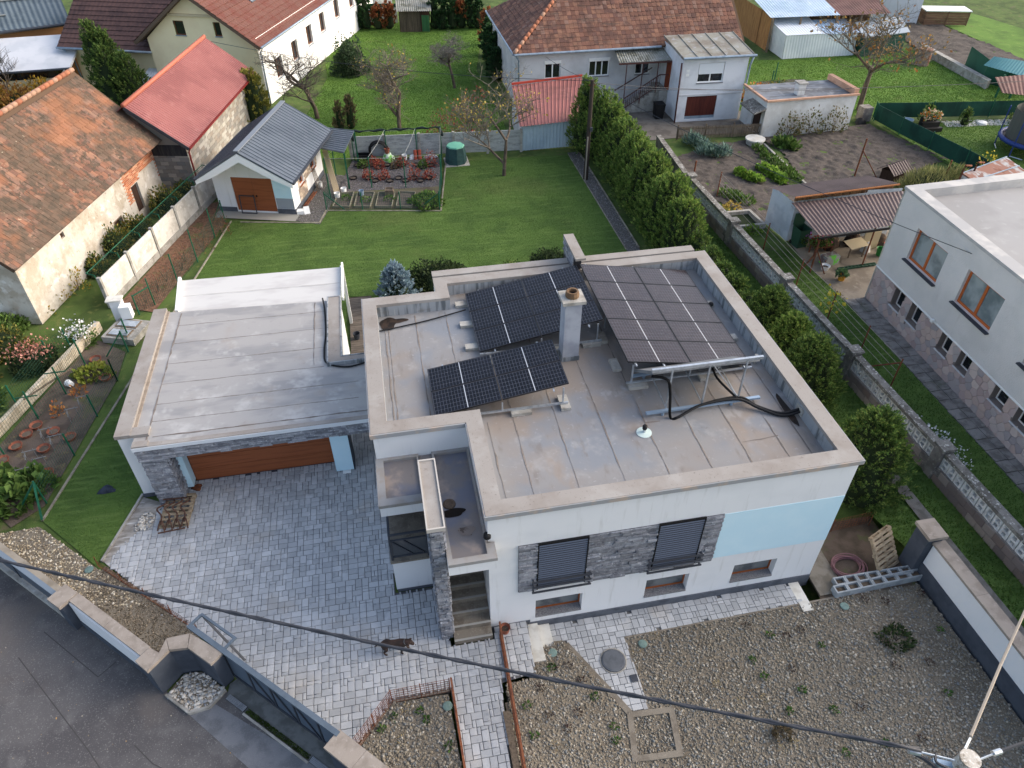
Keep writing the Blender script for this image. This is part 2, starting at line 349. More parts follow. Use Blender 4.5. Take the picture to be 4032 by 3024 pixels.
# facade: slate panel, blinds, rails
cl = MB(fw_).box((.72,1.40,.002),(5.88,3.29,.015)).build('slate_panel', SLATEBACK, house)
hs = [(1.19,1.44,2.44,3.3),(4.2,1.46,5.4,3.32)]
clad(cl, (fw_[0]+Vector((0,-.015,0)), fw_[1], fw_[2], fw_[3]), .72, 1.40, 5.88, 3.29, hs, seed=2)
for hx0, hy0, hx1, hy1 in hs:
    bl = MB(fw_); bl.box((hx0,hy0,.016),(hx1,hy1,.02)); bl.box((hx0,hy0,.02),(hx0+.025,hy1,.06)); bl.box((hx1-.025,hy0,.02),(hx1,hy1,.06)); bl.box((hx0+.025,hy1-.04,.02),(hx1-.025,hy1,.06))
    bl = bl.build('window_blind', mat('blind_dark', (16,17,20), rough=.7), house)
    o, ux, uy, uz = fw_; an = math.radians(38); a1 = uy*math.cos(an)-uz*math.sin(an); a2 = uz*math.cos(an)+uy*math.sin(an)
    pieces(bl, 'slat', mat('blind_slat', (80,88,104), rough=.45, spec=.5), [(o+ux*((hx0+hx1)/2)+uy*(hy0+.05+.085*i)+uz*.045, (hx1-hx0-.055,.038,.008), (ux,a1,a2)) for i in range(int((hy1-hy0-.14)/.085)+1)])
    for y in (hy0+.02, hy0+.23, hy0+.44):
        rb = MB(fw_).box((hx0-.14,y-.02,.12),(hx1+.14,y+.02,.16)); 
        for x in (hx0-.12, hx1+.08): rb.box((x,y-.018,.02),(x+.04,y+.018,.118))
        rb.build('guard_rail', DARK, bl)
for i, (x0,y0,x1,y1) in enumerate(bw):
    x0 += 9.12; x1 += 9.12
    wo = window(house, fw_, x0, y0+.03, x1, y1, d=.2, mull=0, fw=.035, gm=mat('basement_glass', (120,124,126), [((84,88,92), 2., .4, .65)], rough=.2, spec=.5))
    MB(fw_).box((x0+.002,y0-.03,-.3),(x1-.002,y0+.025,.03)).build('sill', GRANITE, wo)
# entrance: stairs, fin wall with slate, canopy roofs, balcony
for i in range(8):
    y0 = -.34+.29*i; st = MB().box((-10.115,y0,0 if i == 0 else .17*i-.1),(-9.125,y0+.33,.17*(i+1))).build('step', STAIR, house)
    MB().box((-10.113,y0-.008,.17*(i+1)-.006),(-9.127,y0+.05,.17*(i+1)+.004)).build('nosing', STAIRNOSE, st)
MB().box((-10.115,1.98,0),(-9.125,3.07,1.358)).build('landing', STAIR, house)
f2 = MB().box((-10.43,-.1,0),(-10.13,1.93,4.46)).build('slate_fin_wall', SLATEBACK, house)
clad(f2, wframe((-10.43,-.1),(-10.13,-.1)), 0, 0, .3, 4.46, seed=11, ln=(.12,.34))
clad(f2, wframe((-10.43,1.93),(-10.43,-.1)), 0, 0, 2.03, 4.46, seed=12)
clad(f2, wframe((-10.13,-.1),(-10.13,1.93)), 0, 0, 2.03, 4.46, seed=13, limit=150)
ring(MB(), [(-10.49,-.16),(-10.07,-.16),(-10.07,1.98),(-10.49,1.98)], [(-10.455,-.12),(-10.105,-.12),(-10.105,1.94),(-10.455,1.94)], 4.463, 4.575).build('fin_cap_rim', mat('fin_cap_rim', (182,177,170), rough=.7), f2)
MB().box((-10.453,-.118,4.466),(-10.107,1.938,4.54)).build('fin_cap', CAP, f2)
PROOF = mat('porch_roof_membrane', (120,114,112), [((104,108,122), .9, .45, .62, .9), ((154,140,130), 1.6, .52, .7, .8), ((108,98,92), (6,2,2), .6, .76, .7)], rough=.45, spec=.5, bump=.08, bsc=16)
for nm, O, Z in (('porch_roof', [(-11.53,1.5),(-10.452,1.5),(-10.452,3.075),(-11.53,3.075)], 3.68), ('stair_roof', [(-10.105,-.5),(-9.0,-.5),(-9.0,-.045),(-9.135,-.045),(-9.135,3.075),(-10.105,3.075)], 3.68)):
    rr = MB().prism(O, Z-.42, Z-.105).build(nm, WHITE, house)
    I = [(-11.35,1.7),(-10.5,1.7),(-10.5,2.98),(-11.35,2.98)] if len(O) == 4 else [(-9.99,-.36),(-9.19,-.36),(-9.19,-.04),(-9.2,.05),(-9.2,2.98),(-10.05,2.98)]
    ring(MB(), [(x+(-.02 if x < -11 else (.02 if x > -9.05 else 0)), y+(-.02 if y < 2 else 0)) for x, y in O], I, Z-.1, Z).build('rim_cap', mat('rim_cap_grey', (150,148,146), [((146,140,134), 3., .42, .66)], rough=.8), rr)
    MB().poly(I, Z-.08).build('roof_membrane', PROOF, rr)
rr = MB().box((-10.43,1.95,3.26),(-10.107,3.07,3.6)).build('roof_bridge', PROOF, house)
blob(MB(), (-9.80,1.02), .30, .13, 3.61, seed=2, n=36, wob=.16).build('puddle', mat('puddle', (30,24,20), rough=.5, spec=.1), house)
b = MB(); b.lathe((-9.86,1.30,3.606), [(.16,0),(.15,.03),(.1,.05),(.05,.03)], 14); b.build('roof_drain', mat('drain_dirty', (92,80,70), rough=.9), house)
blob(MB(), (-9.55,.42), .18, .16, 3.612, seed=8).build('dried_stain', mat('dried_stain', (128,118,112), [((90,80,74), 9., .5, .6)], rough=.8), house)
b = MB(); b.lathe((-9.13,.02,3.74), [(.05,0),(.09,.04),(.09,.14),(.04,.18)], 10); b.build('roof_lamp', BLACK, house)
# balcony left of the fin wall
MB().box((-11.46,1.5,.16),(-10.432,1.64,1.36)).build('balcony_wall', WHITE, house)
MB().box((-11.46,1.64,0),(-11.32,3.07,1.36)).build('balcony_side_wall', WHITE, house)
MB().box((-11.44,1.52,0),(-10.435,1.62,.157)).build('balcony_plinth', PLINTH, house)
MB().box((-11.5,1.46,1.363),(-10.435,3.06,1.43)).build('balcony_floor', STAIR, house)
rl = MB()
for x in (-11.44,-10.5): rl.box((x-.025,1.52,1.43),(x+.025,1.57,2.42))
rl.box((-11.465,1.52,2.421),(-10.475,1.57,2.47)); rl.box((-11.465,1.525,2.2),(-10.475,1.565,2.24)); rl.box((-11.414,1.53,1.52),(-10.526,1.565,1.56))
rl.bar((-11.4,1.545,2.19),(-10.9,1.545,1.58),.04,.04); rl.bar((-11.1,1.545,2.19),(-10.6,1.545,1.58),.04,.04)
rl.box((-11.465,1.572,2.421),(-11.415,3.06,2.47)); rl.box((-11.46,1.575,2.2),(-11.42,3.06,2.24))
rl.build('balcony_railing', DARK, house)
MB().quad((-10.49,1.55,1.58),(-11.41,1.55,1.58),(-11.41,1.55,2.19),(-10.49,1.55,2.19)).build('balcony_glass', mat('smoked_glass', (70,74,78), rough=.1, spec=.6), house)
MB().box((-11.5,3.04,1.44),(-9.14,3.07,3.25)).build('entrance_glazing', mat('dark_glazing', (52,52,54), rough=.15, spec=.5), house)

# ------------------------------------------------------------------ garage wing
GZ = 2.65
gar = thing('garage_wing', 'low garage wing with pale grey flat roof, slate fascia and brown sectional door', 'garage', (-15, 9, 0))
b = MB(wframe((-18.9,12.75),(-18.9,6.42))); b.wall(6.33, 2.55, y0=.0); b.fr = wframe((-18.9,6.42),(-18.36,6.42)); b.wall(.54, 2.55)
b.fr = wframe((-12.5,12.4),(-18.9,12.75)); b.wall(6.4, 2.4); b.fr = wframe((-12.5,6.3),(-12.5,12.4)); b.wall(6.1, 2.4)
b.build('wall', WHITE, gar)
MB().box((-18.93,6.39,0),(-18.355,6.45,.14)).build('plinth', PLINTH, gar)
MB().box((-18.94,6.36,GZ-.12),(-18.5,12.84,GZ)).build('side_parapet', CAP, gar)
MB().box((-18.5,6.72,GZ-.2),(-18.42,12.78,GZ-.10)).build('parapet_kerb', mat('kerb_tan', (150,138,125), [((136,124,112), (1,6,1), .45, .6)], rough=.85), gar)
MB().box((-18.498,6.36,GZ-.12),(-18.0,6.70,GZ-.02)).build('corner_parapet', CAP, gar)
gr = MB().poly([(-18.42,5.9),(-11.525,5.9),(-11.525,8.9),(-12.5,8.9),(-12.5,12.42),(-18.42,12.75)], GZ-.13).build('roof', GROOF, gar)
b = MB(); b.box((-18.38,5.86,GZ-.135),(-17.95,6.1,GZ-.03)); b.box((-17.95,5.86,GZ-.135),(-11.525,6.02,GZ-.06)); b.build('front_edge', CAP, gar)
MB().box((-18.40,5.84,GZ-.21),(-11.525,5.858,GZ-.08)).build('drip_edge', mat('drip_edge_white', (214,218,222), rough=.5), gar)
ring(MB(), [(-12.95,8.62),(-11.526,8.62),(-11.526,8.95),(-12.46,8.95),(-12.46,12.5),(-12.95,12.5)], [(-12.9,8.66),(-11.56,8.66),(-11.56,8.91),(-12.5,8.91),(-12.5,12.46),(-12.9,12.46)], GZ-.2, GZ+.02).build('light_well_kerb', STREAK, gar)
MB().poly([(-12.9,8.66),(-11.56,8.66),(-11.56,8.91),(-12.5,8.91),(-12.5,12.46),(-12.9,12.46)], GZ).build('light_well_cap', CAP, gar)
SEAMG = mat('garage_seam', (132,126,121), [((150,146,142), 5., .42, .6)], rough=.9)
for y in (6.98,7.75,8.7,9.72,10.82,11.85): seam_line((-18.05,y),(-12.0 if y < 8.6 else -13.05,y-.05),GZ-.128,.028).build('membrane_seam', SEAMG, gr)
seam_line((-18.05,6.2),(-18.0,12.6),GZ-.126,.05).build('membrane_seam', SEAM, gr); seam_line((-13.38,8.8),(-13.4,12.4),GZ-.126).build('membrane_seam', SEAM, gr); seam_line((-17.9,6.3),(-11.6,6.3),GZ-.125,.04).build('membrane_seam', SEAM, gr)
fas = MB().box((-18.36,5.90,2.03),(-11.53,6.25,GZ-.14)).build('slate_fascia', SLATEBACK, gar)
clad(fas, wframe((-18.36,5.90),(-11.53,5.90)), 0, 2.0, 6.83, GZ-.2, seed=21)
pil = MB().box((-18.34,5.95,0),(-17.62,6.75,2.028)).build('slate_pillar', SLATEBACK, gar)
clad(pil, wframe((-18.34,5.95),(-17.62,5.95)), 0, 0, .72, 2.0, seed=22)
clad(pil, wframe((-17.62,5.95),(-17.62,6.75)), 0, 0, .8, 2.0, seed=23)
MB().box((-17.6,6.45,.12),(-17.42,6.8,2.028)).build('blue_pier', PALEBLUE, gar)
MB().box((-13.05,6.3,.08),(-12.5,6.8,2.028)).build('blue_pier', PALEBLUE, gar)
MB().box((-12.498,6.32,0),(-12.46,6.9,2.028)).build('pier_edge', DARK, gar)
gd = MB().box((-17.42,6.82,.02),(-13.05,6.9,2.02)).build('sectional_door', BROWNWOOD, gar)
for z in (.03,.53,1.03,1.53): MB().box((-17.40,6.80,z),(-13.07,6.82,z+.485)).build('door_panel', BROWNWOOD, gd)
MB().box((-17.42,6.7,0),(-13.05,6.81,.028)).build('door_threshold', DARK, gar)
b = MB(); b.box((-12.5,6.32,2.03),(-11.53,8.6,2.3)); b.build('passage_soffit', WHITE, gar)
# rear lean-to roof in white membrane
WMEM = mat('white_membrane', (204,202,198), [((192,189,186), (.6,2,1), .46, .66)], rough=.6)
MB().slab([(-18.15,12.80,2.42),(-12.5,12.55,2.42),(-12.42,14.35,2.72),(-18.22,14.5,2.72)], .12).build('rear_roof', WMEM, gar)
MB().bar((-18.2,12.8,2.5),(-18.26,14.55,2.8),.1,.12).build('rear_roof_edge', WHITEPAINT, gar); MB().bar((-12.40,12.5,2.5),(-12.36,14.45,2.80),.07,.16).build('rear_roof_edge', WHITEPAINT, gar)
seam_line((-18.1,13.6),(-12.5,13.45),2.59,.02).build('membrane_seam', mat('seam_pale', (180,176,172)), gar)
MB().box((-12.46,14.36,0),(-12.34,14.5,2.7)).build('rear_post', WHITEPAINT, gar); MB().box((-18.2,14.3,0),(-18.08,14.42,2.6)).build('rear_post', WHITEPAINT, gar)

# ------------------------------------------------------------------ solar arrays on the roof
CELL = mat('solar_cell', (17,18,24), [((23,24,32), 3., .4, .7)], rough=.2, spec=.3)
CELLSHEEN = mat('solar_cell_painted_sheen', (48,40,42), [((56,47,48), 3., .4, .7)], rough=.2, spec=.36)  # brownish reflection of the warm sky painted into the cell colour
BACKSHEET = mat('solar_backsheet', (122,123,130), rough=.15, spec=.6)
PFRAME = mat('solar_frame', (34,34,38), rough=.4)
MIDBAR = mat('solar_midbar', (196,198,202), rough=.3)
def solar_array(label, x0, x1, y0, y1, zl, zr, rows, cm, blocks):
    t = thing('solar_array', label, 'solar panels', ((x0+x1)/2, (y0+y1)/2, RZ), 'solar arrays on the flat roof')
    ux = Vector((x1-x0, 0, zr-zl)); L_ = ux.length; ux.normalize(); uy = Vector((0,1,0)); fr = (Vector((x0,y0,zl)), ux, uy, ux.cross(uy))
    pw = (L_-.02)/2; ph = (y1-y0-.02*(rows-1))/rows
    for r in range(rows):
        for c in range(2):
            a = c*(pw+.02); e = r*(ph+.02); p = MB(fr)
            for q0, q1 in (((a,e),(a+pw,e+.018)),((a,e+ph-.018),(a+pw,e+ph)),((a,e+.018),(a+.018,e+ph-.018)),((a+pw-.018,e+.018),(a+pw,e+ph-.018))): p.box((q0[0],q0[1],-.035),(q1[0],q1[1],.004))
            p = p.build('panel', PFRAME, t)
            MB(fr).box((a+.018,e+.018,-.02),(a+pw-.018,e+ph-.018,-.004)).build('backsheet', BACKSHEET, p)
            MB(fr).box((a+pw/2-.011,e+.02,-.004),(a+pw/2+.011,e+ph-.02,-.001)).build('middle_bar', MIDBAR, p)
            cb = MB(fr); hw = (pw-.07)/2
            for hx in (a+.024, a+pw/2+.013):
                for i in range(10):
                    for j in range(6):
                        cw, chh = hw/10, (ph-.05)/6; u, v = hx+i*cw, e+.025+j*chh
                        cb.quad((u+.0035,v+.004,-.0012),(u+cw-.0035,v+.004,-.0012),(u+cw-.0035,v+chh-.004,-.0012),(u+.0035,v+chh-.004,-.0012))
            o = cb.build('cells', cm, p); o['kind'] = 'stuff'
    for fx in (.12, .88) if rows < 5 else (.06,.28,.5,.72,.94):
        MB(fr).box((L_*fx-.02,-.12,-.08),(L_*fx+.02,y1-y0+.1,-.037)).build('rail', ALU, t)
    for fx in (.04, .5, .96):
        p0 = fr[0]+ux*(L_*fx)
        for yy in ((y0-.06, (y0+y1)/2, y1-.1)):
            MB().box((p0.x-.02,yy,RZ+.1),(p0.x+.02,yy+.04,p0.z-.085)).build('leg', ALU, t)
    MB().bar((x0,y0-.05,RZ+.13),(x1,y0-.05,RZ+.13),.05,.05).build('base_rail', ALU, t)
    for x, y, wx, wy in blocks: MB().box((x-wx/2,y-wy/2,RZ+.004),(x+wx/2,y+wy/2,RZ+.1)).build('ballast_block', CONC, t)
solar_array('front-most dark solar array of four panels, west of the grey chimney', -9.9, -6.33, 3.68, 5.62, 4.36, 4.92, 2, CELL, [(-7.62,3.58,.55,.22),(-6.42,3.72,.26,.55),(-9.6,3.7,.5,.2),(-8.2,5.75,.5,.2)])
solar_array('dark solar array of six panels just behind the grey chimney', -8.33, -4.68, 6.17, 9.22, 4.34, 5.0, 3, CELL, [(-8.48,6.6,.42,.24),(-8.48,7.75,.42,.24),(-8.48,8.85,.42,.24),(-5.0,6.1,.55,.24),(-7.9,6.0,.5,.2),(-6.2,6.02,.5,.22)])
solar_array('large solar array of ten panels with brownish sheen, right of the chimney', -4.56, -.86, 4.15, 9.25, 5.0, 4.34, 5, CELLSHEEN, [(-4.6,6.3,.24,.5),(-4.6,5.0,.24,.5),(-4.25,4.02,.55,.24),(-.78,5.6,.28,.24),(-.78,7.4,.28,.24),(-2.2,4.02,.5,.22)])
# thermal collector on a steel stand, insulated pipes
t = thing('solar_thermal_collector', 'steel-framed solar collector seen edge-on in front of the large array', 'solar collector', (-2.9,3.6,RZ))
MB().bar((-4.42,2.88,5.68),(-1.42,2.88,5.68),.07,.09).build('top_rail', ALU, t)
MB().slab([(-4.35,2.98,5.58),(-1.45,2.98,5.58),(-1.3,4.5,4.42),(-4.25,4.5,4.42)][::1], .09).build('collector_panel', mat('collector_back', (120,122,124), [((96,98,100), 3., .4, .7)], rough=.6), t)
for x in (-3.86,-2.85,-1.83): MB().bar((x,2.88,4.3),(x,2.88,5.63),.04,.04).build('post', ALU, t)
for x in (-3.86,-2.85,-1.83): MB().bar((x,2.92,4.34),(x+.05,4.3,4.36),.03,.03).build('tie', ALU, t)
MB().bar((-1.83,2.9,4.34),(-2.75,2.92,5.6),.03,.03).build('brace', ALU, t)
STEELB = mat('steel_blue', (150,170,190), rough=.5, metal=.4)
MB().bar((-4.42,2.82,4.28),(-1.2,2.86,4.28),.09,.06).build('base_rail', STEELB, t); MB().bar((-4.3,4.34,4.28),(-1.1,4.6,4.28),.09,.06).build('base_rail', STEELB, t)
for x, y in ((-3.95,2.82),(-2.0,2.86),(-3.95,4.36),(-1.9,4.5)): MB().tube([(x,y,RZ),(x,y,4.25)], .045, 8).build('foot', STEELB, t)
pp = thing('insulated_pipes', 'black insulated pipes looping from the collector stand to the right parapet', 'pipe', (-2.5,2.8,RZ))
def bez(pts, n=6):                          # catmull-rom through points
    P = [Vector(p) for p in pts]; out = []
    for i in range(len(P)-1):
        p0, p1, p2, p3 = P[max(i-1,0)], P[i], P[i+1], P[min(i+2,len(P)-1)]
        for k in range(n):
            t_ = k/n; out.append(.5*((2*p1)+(-p0+p2)*t_+(2*p0-5*p1+4*p2-p3)*t_*t_+(-p0+3*p1-3*p2+p3)*t_**3))
    return out+[P[-1]]
for dx, dz in ((0,0),(.07,.03)):
    MB().tube(bez([(-4.35,3.0,5.4),(-3.95,2.9,5.3),(-3.85,2.8,4.9),(-3.8,2.65,4.2),(-3.6,2.6,4.2),(-2.9,2.78,4.36),(-1.9+dx,2.8+dx,4.38),(-1.4,2.5+dx,4.25),(-.9,2.15+dx,4.2+dz),(-.42,2.1+dx,4.3+dz)]), .038, 7).build('pipe', BLACK, pp, True)
MB().tube(bez([(-2.1,4.2,4.6),(-2.15,3.6,4.5),(-1.9,2.85,4.4)]), .035, 7).build('pipe', BLACK, pp, True)
MB().box((-.43,1.98,4.2),(-.398,2.3,4.44)).build('wall_plate', CONC, pp)
t = thing('roof_vent', 'small black-capped roof vent on a round pale flange', 'vent', (-4.65,2.26,RZ))
MB().lathe((-4.65,2.26,RZ+.003), [(.2,0),(.2,.012),(.06,.03)], 20).build('flange', mat('flange_mint', (196,212,208), rough=.5), t)
MB().lathe((-4.65,2.26,RZ+.02), [(.04,0),(.04,.12)], 10).build('stem', ALU, t); MB().lathe((-4.65,2.26,RZ+.13), [(.05,0),(.062,.02),(.062,.11),(.04,.14)], 12).build('cap', BLACK, t)
for i, (x, y, lb) in enumerate(((-.6,4.4,'short pale vent pipe on the roof near the right parapet'),)):
    t = thing('vent_pipe', lb, 'vent', (x,y,RZ)); MB().tube([(x,y,RZ),(x,y,RZ+.3)], .05, 10).build('pipe', CONC, t)
MB_ = MB().lathe((-.75,7.3,RZ+.02), [(.02,0),(.08,.05),(.09,.1),(.05,.16),(.0,.17)], 10); tag(MB_.build('roof_ball_vent', BLACK, None), 'black round vent ball beside the right roof parapet', 'vent')
cb_ = MB().tube(bez([(-13.1,12.4,GZ+.03),(-13.05,11.9,GZ-.08),(-13.0,10.5,GZ-.09),(-13.05,9.4,GZ-.09),(-12.95,8.75,GZ-.09),(-12.3,8.45,GZ-.09),(-11.6,8.6,GZ-.08)]), .028, 6); tag(cb_.build('roof_cable', BLACK, None, True), 'black cable curling along the garage roof edge', 'cable')
cb_ = MB().tube(bez([(-11.2,7.9,RZ+.05),(-10.6,8.0,RZ+.05),(-9.6,8.2,RZ+.05),(-8.4,8.5,RZ+.08)]), .022, 6); tag(cb_.build('roof_cable', BLACK, None, True), 'thin black cable crossing the roof to the rear solar array', 'cable')

# ------------------------------------------------------------------ ground, lawns, paving, gravel, street
SOIL = mat('soil', (104,92,80), [((82,72,62), 1.5, .42, .62), ((124,112,98), 6., .55, .72, .6)], rough=1., bump=.6, bsc=18)
ROUGHGRASS = mat('rough_grass', (84,104,50), [((66,84,40), .7, .42, .6), ((112,116,66), 2.4, .54, .7, .7), ((98,88,70), 1.1, .6, .74, .8)], rough=1., bump=.7, bsc=30)
LAWN = mat('lawn', (88,114,52), [((74,99,45), .5, .42, .62), ((102,126,64), (.7,5.,1), .50, .68, .75), ((62,84,38), (1.4,11,1), .54, .68, .5), ((98,114,62), 22., .58, .74, .5), ((96,108,58), .25, .56, .7, .5)], rough=1., bump=.8, bsc=70)
n = 70; xs = np.concatenate([[-130], np.linspace(-60, 60, n), [130]]); ys = np.concatenate([[-60], np.linspace(-20, 70, n), [160]])
X, Y = np.meshgrid(xs, ys); Z = np.where((X > -9.6) & (X < 3.6) & (Y < 1.2), -.95, -.03)
nn = n+2; idx = np.arange(nn*nn).reshape(nn, nn)
F_ = np.stack([idx[:-1,:-1].ravel(), idx[:-1,1:].ravel(), idx[1:,1:].ravel(), idx[1:,:-1].ravel()], 1)
struct(npmesh('ground', np.stack([X.ravel(), Y.ravel(), Z.ravel()], 1), F_, ROUGHGRASS))
def sheet(name, poly, z, m): return struct(MB().poly([p[:2] for p in poly], z).build(name, m))
def rand_in(poly, dens, rs):
    P = np.array([p[:2] for p in poly]); a, c = P.min(0), P.max(0); k = int((c-a).prod()*dens); pts = rs.rand(k, 2)*(c-a)+a
    return pts[inpoly_np(pts[:,0], pts[:,1], P)]
def grass(name, label, poly, z, dens, m, h=(.03,.06), seed=1, w=.012, excl=()):
    rs = np.random.RandomState(seed); p = rand_in(poly, dens, rs)
    for e in excl: p = p[~inpoly_np(p[:,0], p[:,1], e)]
    k = len(p); a = rs.rand(k)*6.283; hh = rs.uniform(*h, k); ln = rs.rand(k)*.6*hh; b = rs.rand(k)*6.283
    v0 = np.stack([p[:,0]-np.cos(a)*w, p[:,1]-np.sin(a)*w, np.full(k, z)], 1); v1 = np.stack([p[:,0]+np.cos(a)*w, p[:,1]+np.sin(a)*w, np.full(k, z)], 1)
    v2 = np.stack([p[:,0]+np.cos(b)*ln, p[:,1]+np.sin(b)*ln, z+hh], 1)
    V = np.stack([v0, v1, v2], 1).reshape(-1, 3); o = npmesh(name, V, np.arange(3*k).reshape(k, 3), m)
    return tag(o, label, 'grass', kind='stuff')
t_ = (1+5**.5)/2; IV = np.array([(-1,t_,0),(1,t_,0),(-1,-t_,0),(1,-t_,0),(0,-1,t_),(0,1,t_),(0,-1,-t_),(0,1,-t_),(t_,0,-1),(t_,0,1),(-t_,0,-1),(-t_,0,1)])/1.9
IF = np.array([(0,11,5),(0,5,1),(0,1,7),(0,7,10),(0,10,11),(1,5,9),(5,11,4),(11,10,2),(10,7,6),(7,1,8),(3,9,4),(3,4,2),(3,2,6),(3,6,8),(3,8,9),(4,9,5),(2,4,11),(6,2,10),(8,6,7),(9,8,1)])
def pebbles(name, label, poly, z, dens, size, m, seed=1, zf=None, excl=(), parent=None, cat='gravel'):
    rs = np.random.RandomState(seed); p = rand_in(poly, dens, rs)
    for e in excl: p = p[~inpoly_np(p[:,0], p[:,1], e)]
    k = len(p); s_ = size[0]*(size[1]/size[0])**(rs.rand(k)**2.2); a = rs.rand(k)*6.283
    sx, sy, sz = s_*rs.uniform(.8,1.35,k), s_*rs.uniform(.6,.95,k), s_*rs.uniform(.35,.7,k)
    V = IV[None]*(1+.28*(rs.rand(k,12,1)-.5)); V = V*np.stack([sx,sy,sz],1)[:,None]*.5
    c, s2 = np.cos(a)[:,None], np.sin(a)[:,None]; x = V[:,:,0]*c-V[:,:,1]*s2; y = V[:,:,0]*s2+V[:,:,1]*c
    zz = z+sz*.25 if zf is None else zf(p[:,0], p[:,1])+sz*.25
    V = np.stack([x+p[:,0:1], y+p[:,1:2], V[:,:,2]+zz[:,None]], 2).reshape(-1,3)
    F = (IF[None]+(np.arange(k)*12)[:,None,None]).reshape(-1,3)
    o = npmesh(name, V, F, m, parent); o['kind'] = 'stuff'
    if parent is None: tag(o, label, cat)
    return o
def rough_patch(name, poly, z, amp, step, m, seed=3):
    P = np.array([p[:2] for p in poly]); a, c = P.min(0), P.max(0); rs = np.random.RandomState(seed)
    gx_ = np.arange(a[0], c[0]+step, step); gy_ = np.arange(a[1], c[1]+step, step); X, Y = np.meshgrid(gx_, gy_); nx, ny = len(gx_), len(gy_)
    H = rs.rand(ny, nx); H = (H+np.roll(H,1,0)+np.roll(H,1,1))/3; H2 = np.kron(rs.rand(ny//4+2, nx//4+2), np.ones((4,4)))[:ny,:nx]
    Z = z+amp*(H*1.3+H2*.6-.6); X = X+rs.uniform(-.3,.3,X.shape)*step; Y = Y+rs.uniform(-.3,.3,X.shape)*step
    idx = np.arange(nx*ny).reshape(ny, nx); F = np.stack([idx[:-1,:-1].ravel(), idx[:-1,1:].ravel(), idx[1:,1:].ravel(), idx[1:,:-1].ravel()], 1)
    cx, cy = X.ravel()[F].mean(1), Y.ravel()[F].mean(1); F = F[inpoly_np(cx, cy, P)]
    return struct(npmesh(name, np.stack([X.ravel(), Y.ravel(), Z.ravel()], 1), F, m))
def strip(name, pts, w, z, h, m, parent=None, kind=True):     # kerb along a polyline
    b = MB()
    for p, q_ in zip(pts[:-1], pts[1:]): b.bar((p[0],p[1],z+h/2),(q_[0],q_[1],z+h/2), w, h)
    o = b.build(name, m, parent)
    return struct(o) if kind else o

# lawn of the main garden
lawn_p = [(-18.04,24.28), (-21.75,5.99), (-19.80,3.99), (-18.95,6.4), (-18.95,12.9), (-12.6,12.9), (-12.6,16.5), (-11.7,16.3), (-11.5,9.0), (.27,9.0), (0.31,18.40), (0.28,28.87), (-1.81,29.07), (-6.80,29.12), (-7.74,23.51), (-13.43,24.64), (-13.81,23.38), (-14.89,23.68)]
sheet('lawn', lawn_p, .004, LAWN)
BLADE = mat('grass_blade', (88,116,52), [((74,99,43), .8, .42, .6), ((104,126,64), (.7,5.,1), .50, .68, .8)], rough=.9, var=.18, hue=.012, translucent=.25)
BLADEF = mat('grass_blade_far', (98,130,54), [((80,112,44), .8, .42, .6), ((124,142,74), 3., .56, .72, .7)], rough=.9, var=.2, hue=.012, translucent=.25)
hp = [(-11.6,2.9),(.05,2.9),(.05,10.2),(-11.6,10.2)]
grass('lawn_grass', 'short mown green grass of the lawn around the main house', lawn_p, .004, 1100, BLADE, h=(.012,.03), w=.008, seed=2, excl=[hp])
EDGE = mat('edging_concrete', (150,144,128), [((118,112,98), 3., .4, .65)], rough=.95)
for pts in ([(-18.04,24.28), (-21.75,5.99)], [(-7.75,23.41), (-13.43,24.54), (-13.76,23.27), (-17.58,24.09)], [(-6.76,29.24), (-7.73,23.41)]): strip('lawn_edging', pts, .07, -.02, .06, EDGE)
strip('lawn_edging', [(.3,18.0),(.3,28.9)], .05, -.02, .05, EDGE); strip('lawn_edging', [(.95,18.0),(1.0,29.2)], .06, -.02, .07, EDGE)
GRAVELD = mat('grey_gravel', (128,126,124), palette=[(128,126,124),(104,102,102),(150,148,144),(116,112,108),(88,88,90)], rough=.95)
sheet('gravel_strip_base', [(.3,17.5),(.95,17.5),(1.0,29.2),(.3,29.2)], 0, mat('gravel_base', (98,94,90), rough=1, bump=.5, bsc=50))
pebbles('gravel', 'grey gravel strip between the lawn and the thuja hedge', [(.33,17.5),(.92,17.5),(.97,29.2),(.33,29.2)], 0, 380, (.03,.07), GRAVELD, seed=4)
# driveway base and paving stones
PAVE = mat('paving_stone', (172,174,176), [((190,191,192), 2., .48, .68, .7), ((146,149,154), 7., .54, .72, .6), ((178,172,164), .8, .54, .7, .5)], rough=.8, var=.15, hue=.006, bump=.2, bsc=60)
JOINT = mat('paving_joint', (94,94,96), [((112,110,106), 2., .4, .65)], rough=1)
drive_p = [(-18.2,6.0), (-19.43,4.19), (-19.36,3.84), (-16.71,1.26), (-12.79,-2.60), (-12.63,-2.38), (-11.79,-1.50), (-10.35,-1.49), (-10.30,-3.79), (-9.29,-3.98), (-9.12,-1.57), (-8.25,-1.46), (-8.15,-.04), (-9.05,-.03), (-9.1,-.36), (-10.2,-.36), (-10.5,1.5), (-11.52,1.5), (-11.52,12.4), (-12.5,12.4), (-12.5,6.78), (-17.6,6.78), (-17.6,5.9)]
path_p = [(p[0], p[1]) for p in ((-8.13,-0.17,-0.35), (-8.22,-0.61,-0.35), (-7.22,-0.62,-0.35), (-6.12,-2.68,-0.35), (-5.67,-2.73,-0.35), (-5.67,-0.75,-0.35), (-0.45,-0.70,-0.35), (-.62,-.04,0), (-8.1,-.04,0))]
drive = struct(MB().poly(drive_p, .0).build('driveway', JOINT)); path = struct(MB().poly(path_p, -.36).build('garden_path', JOINT))
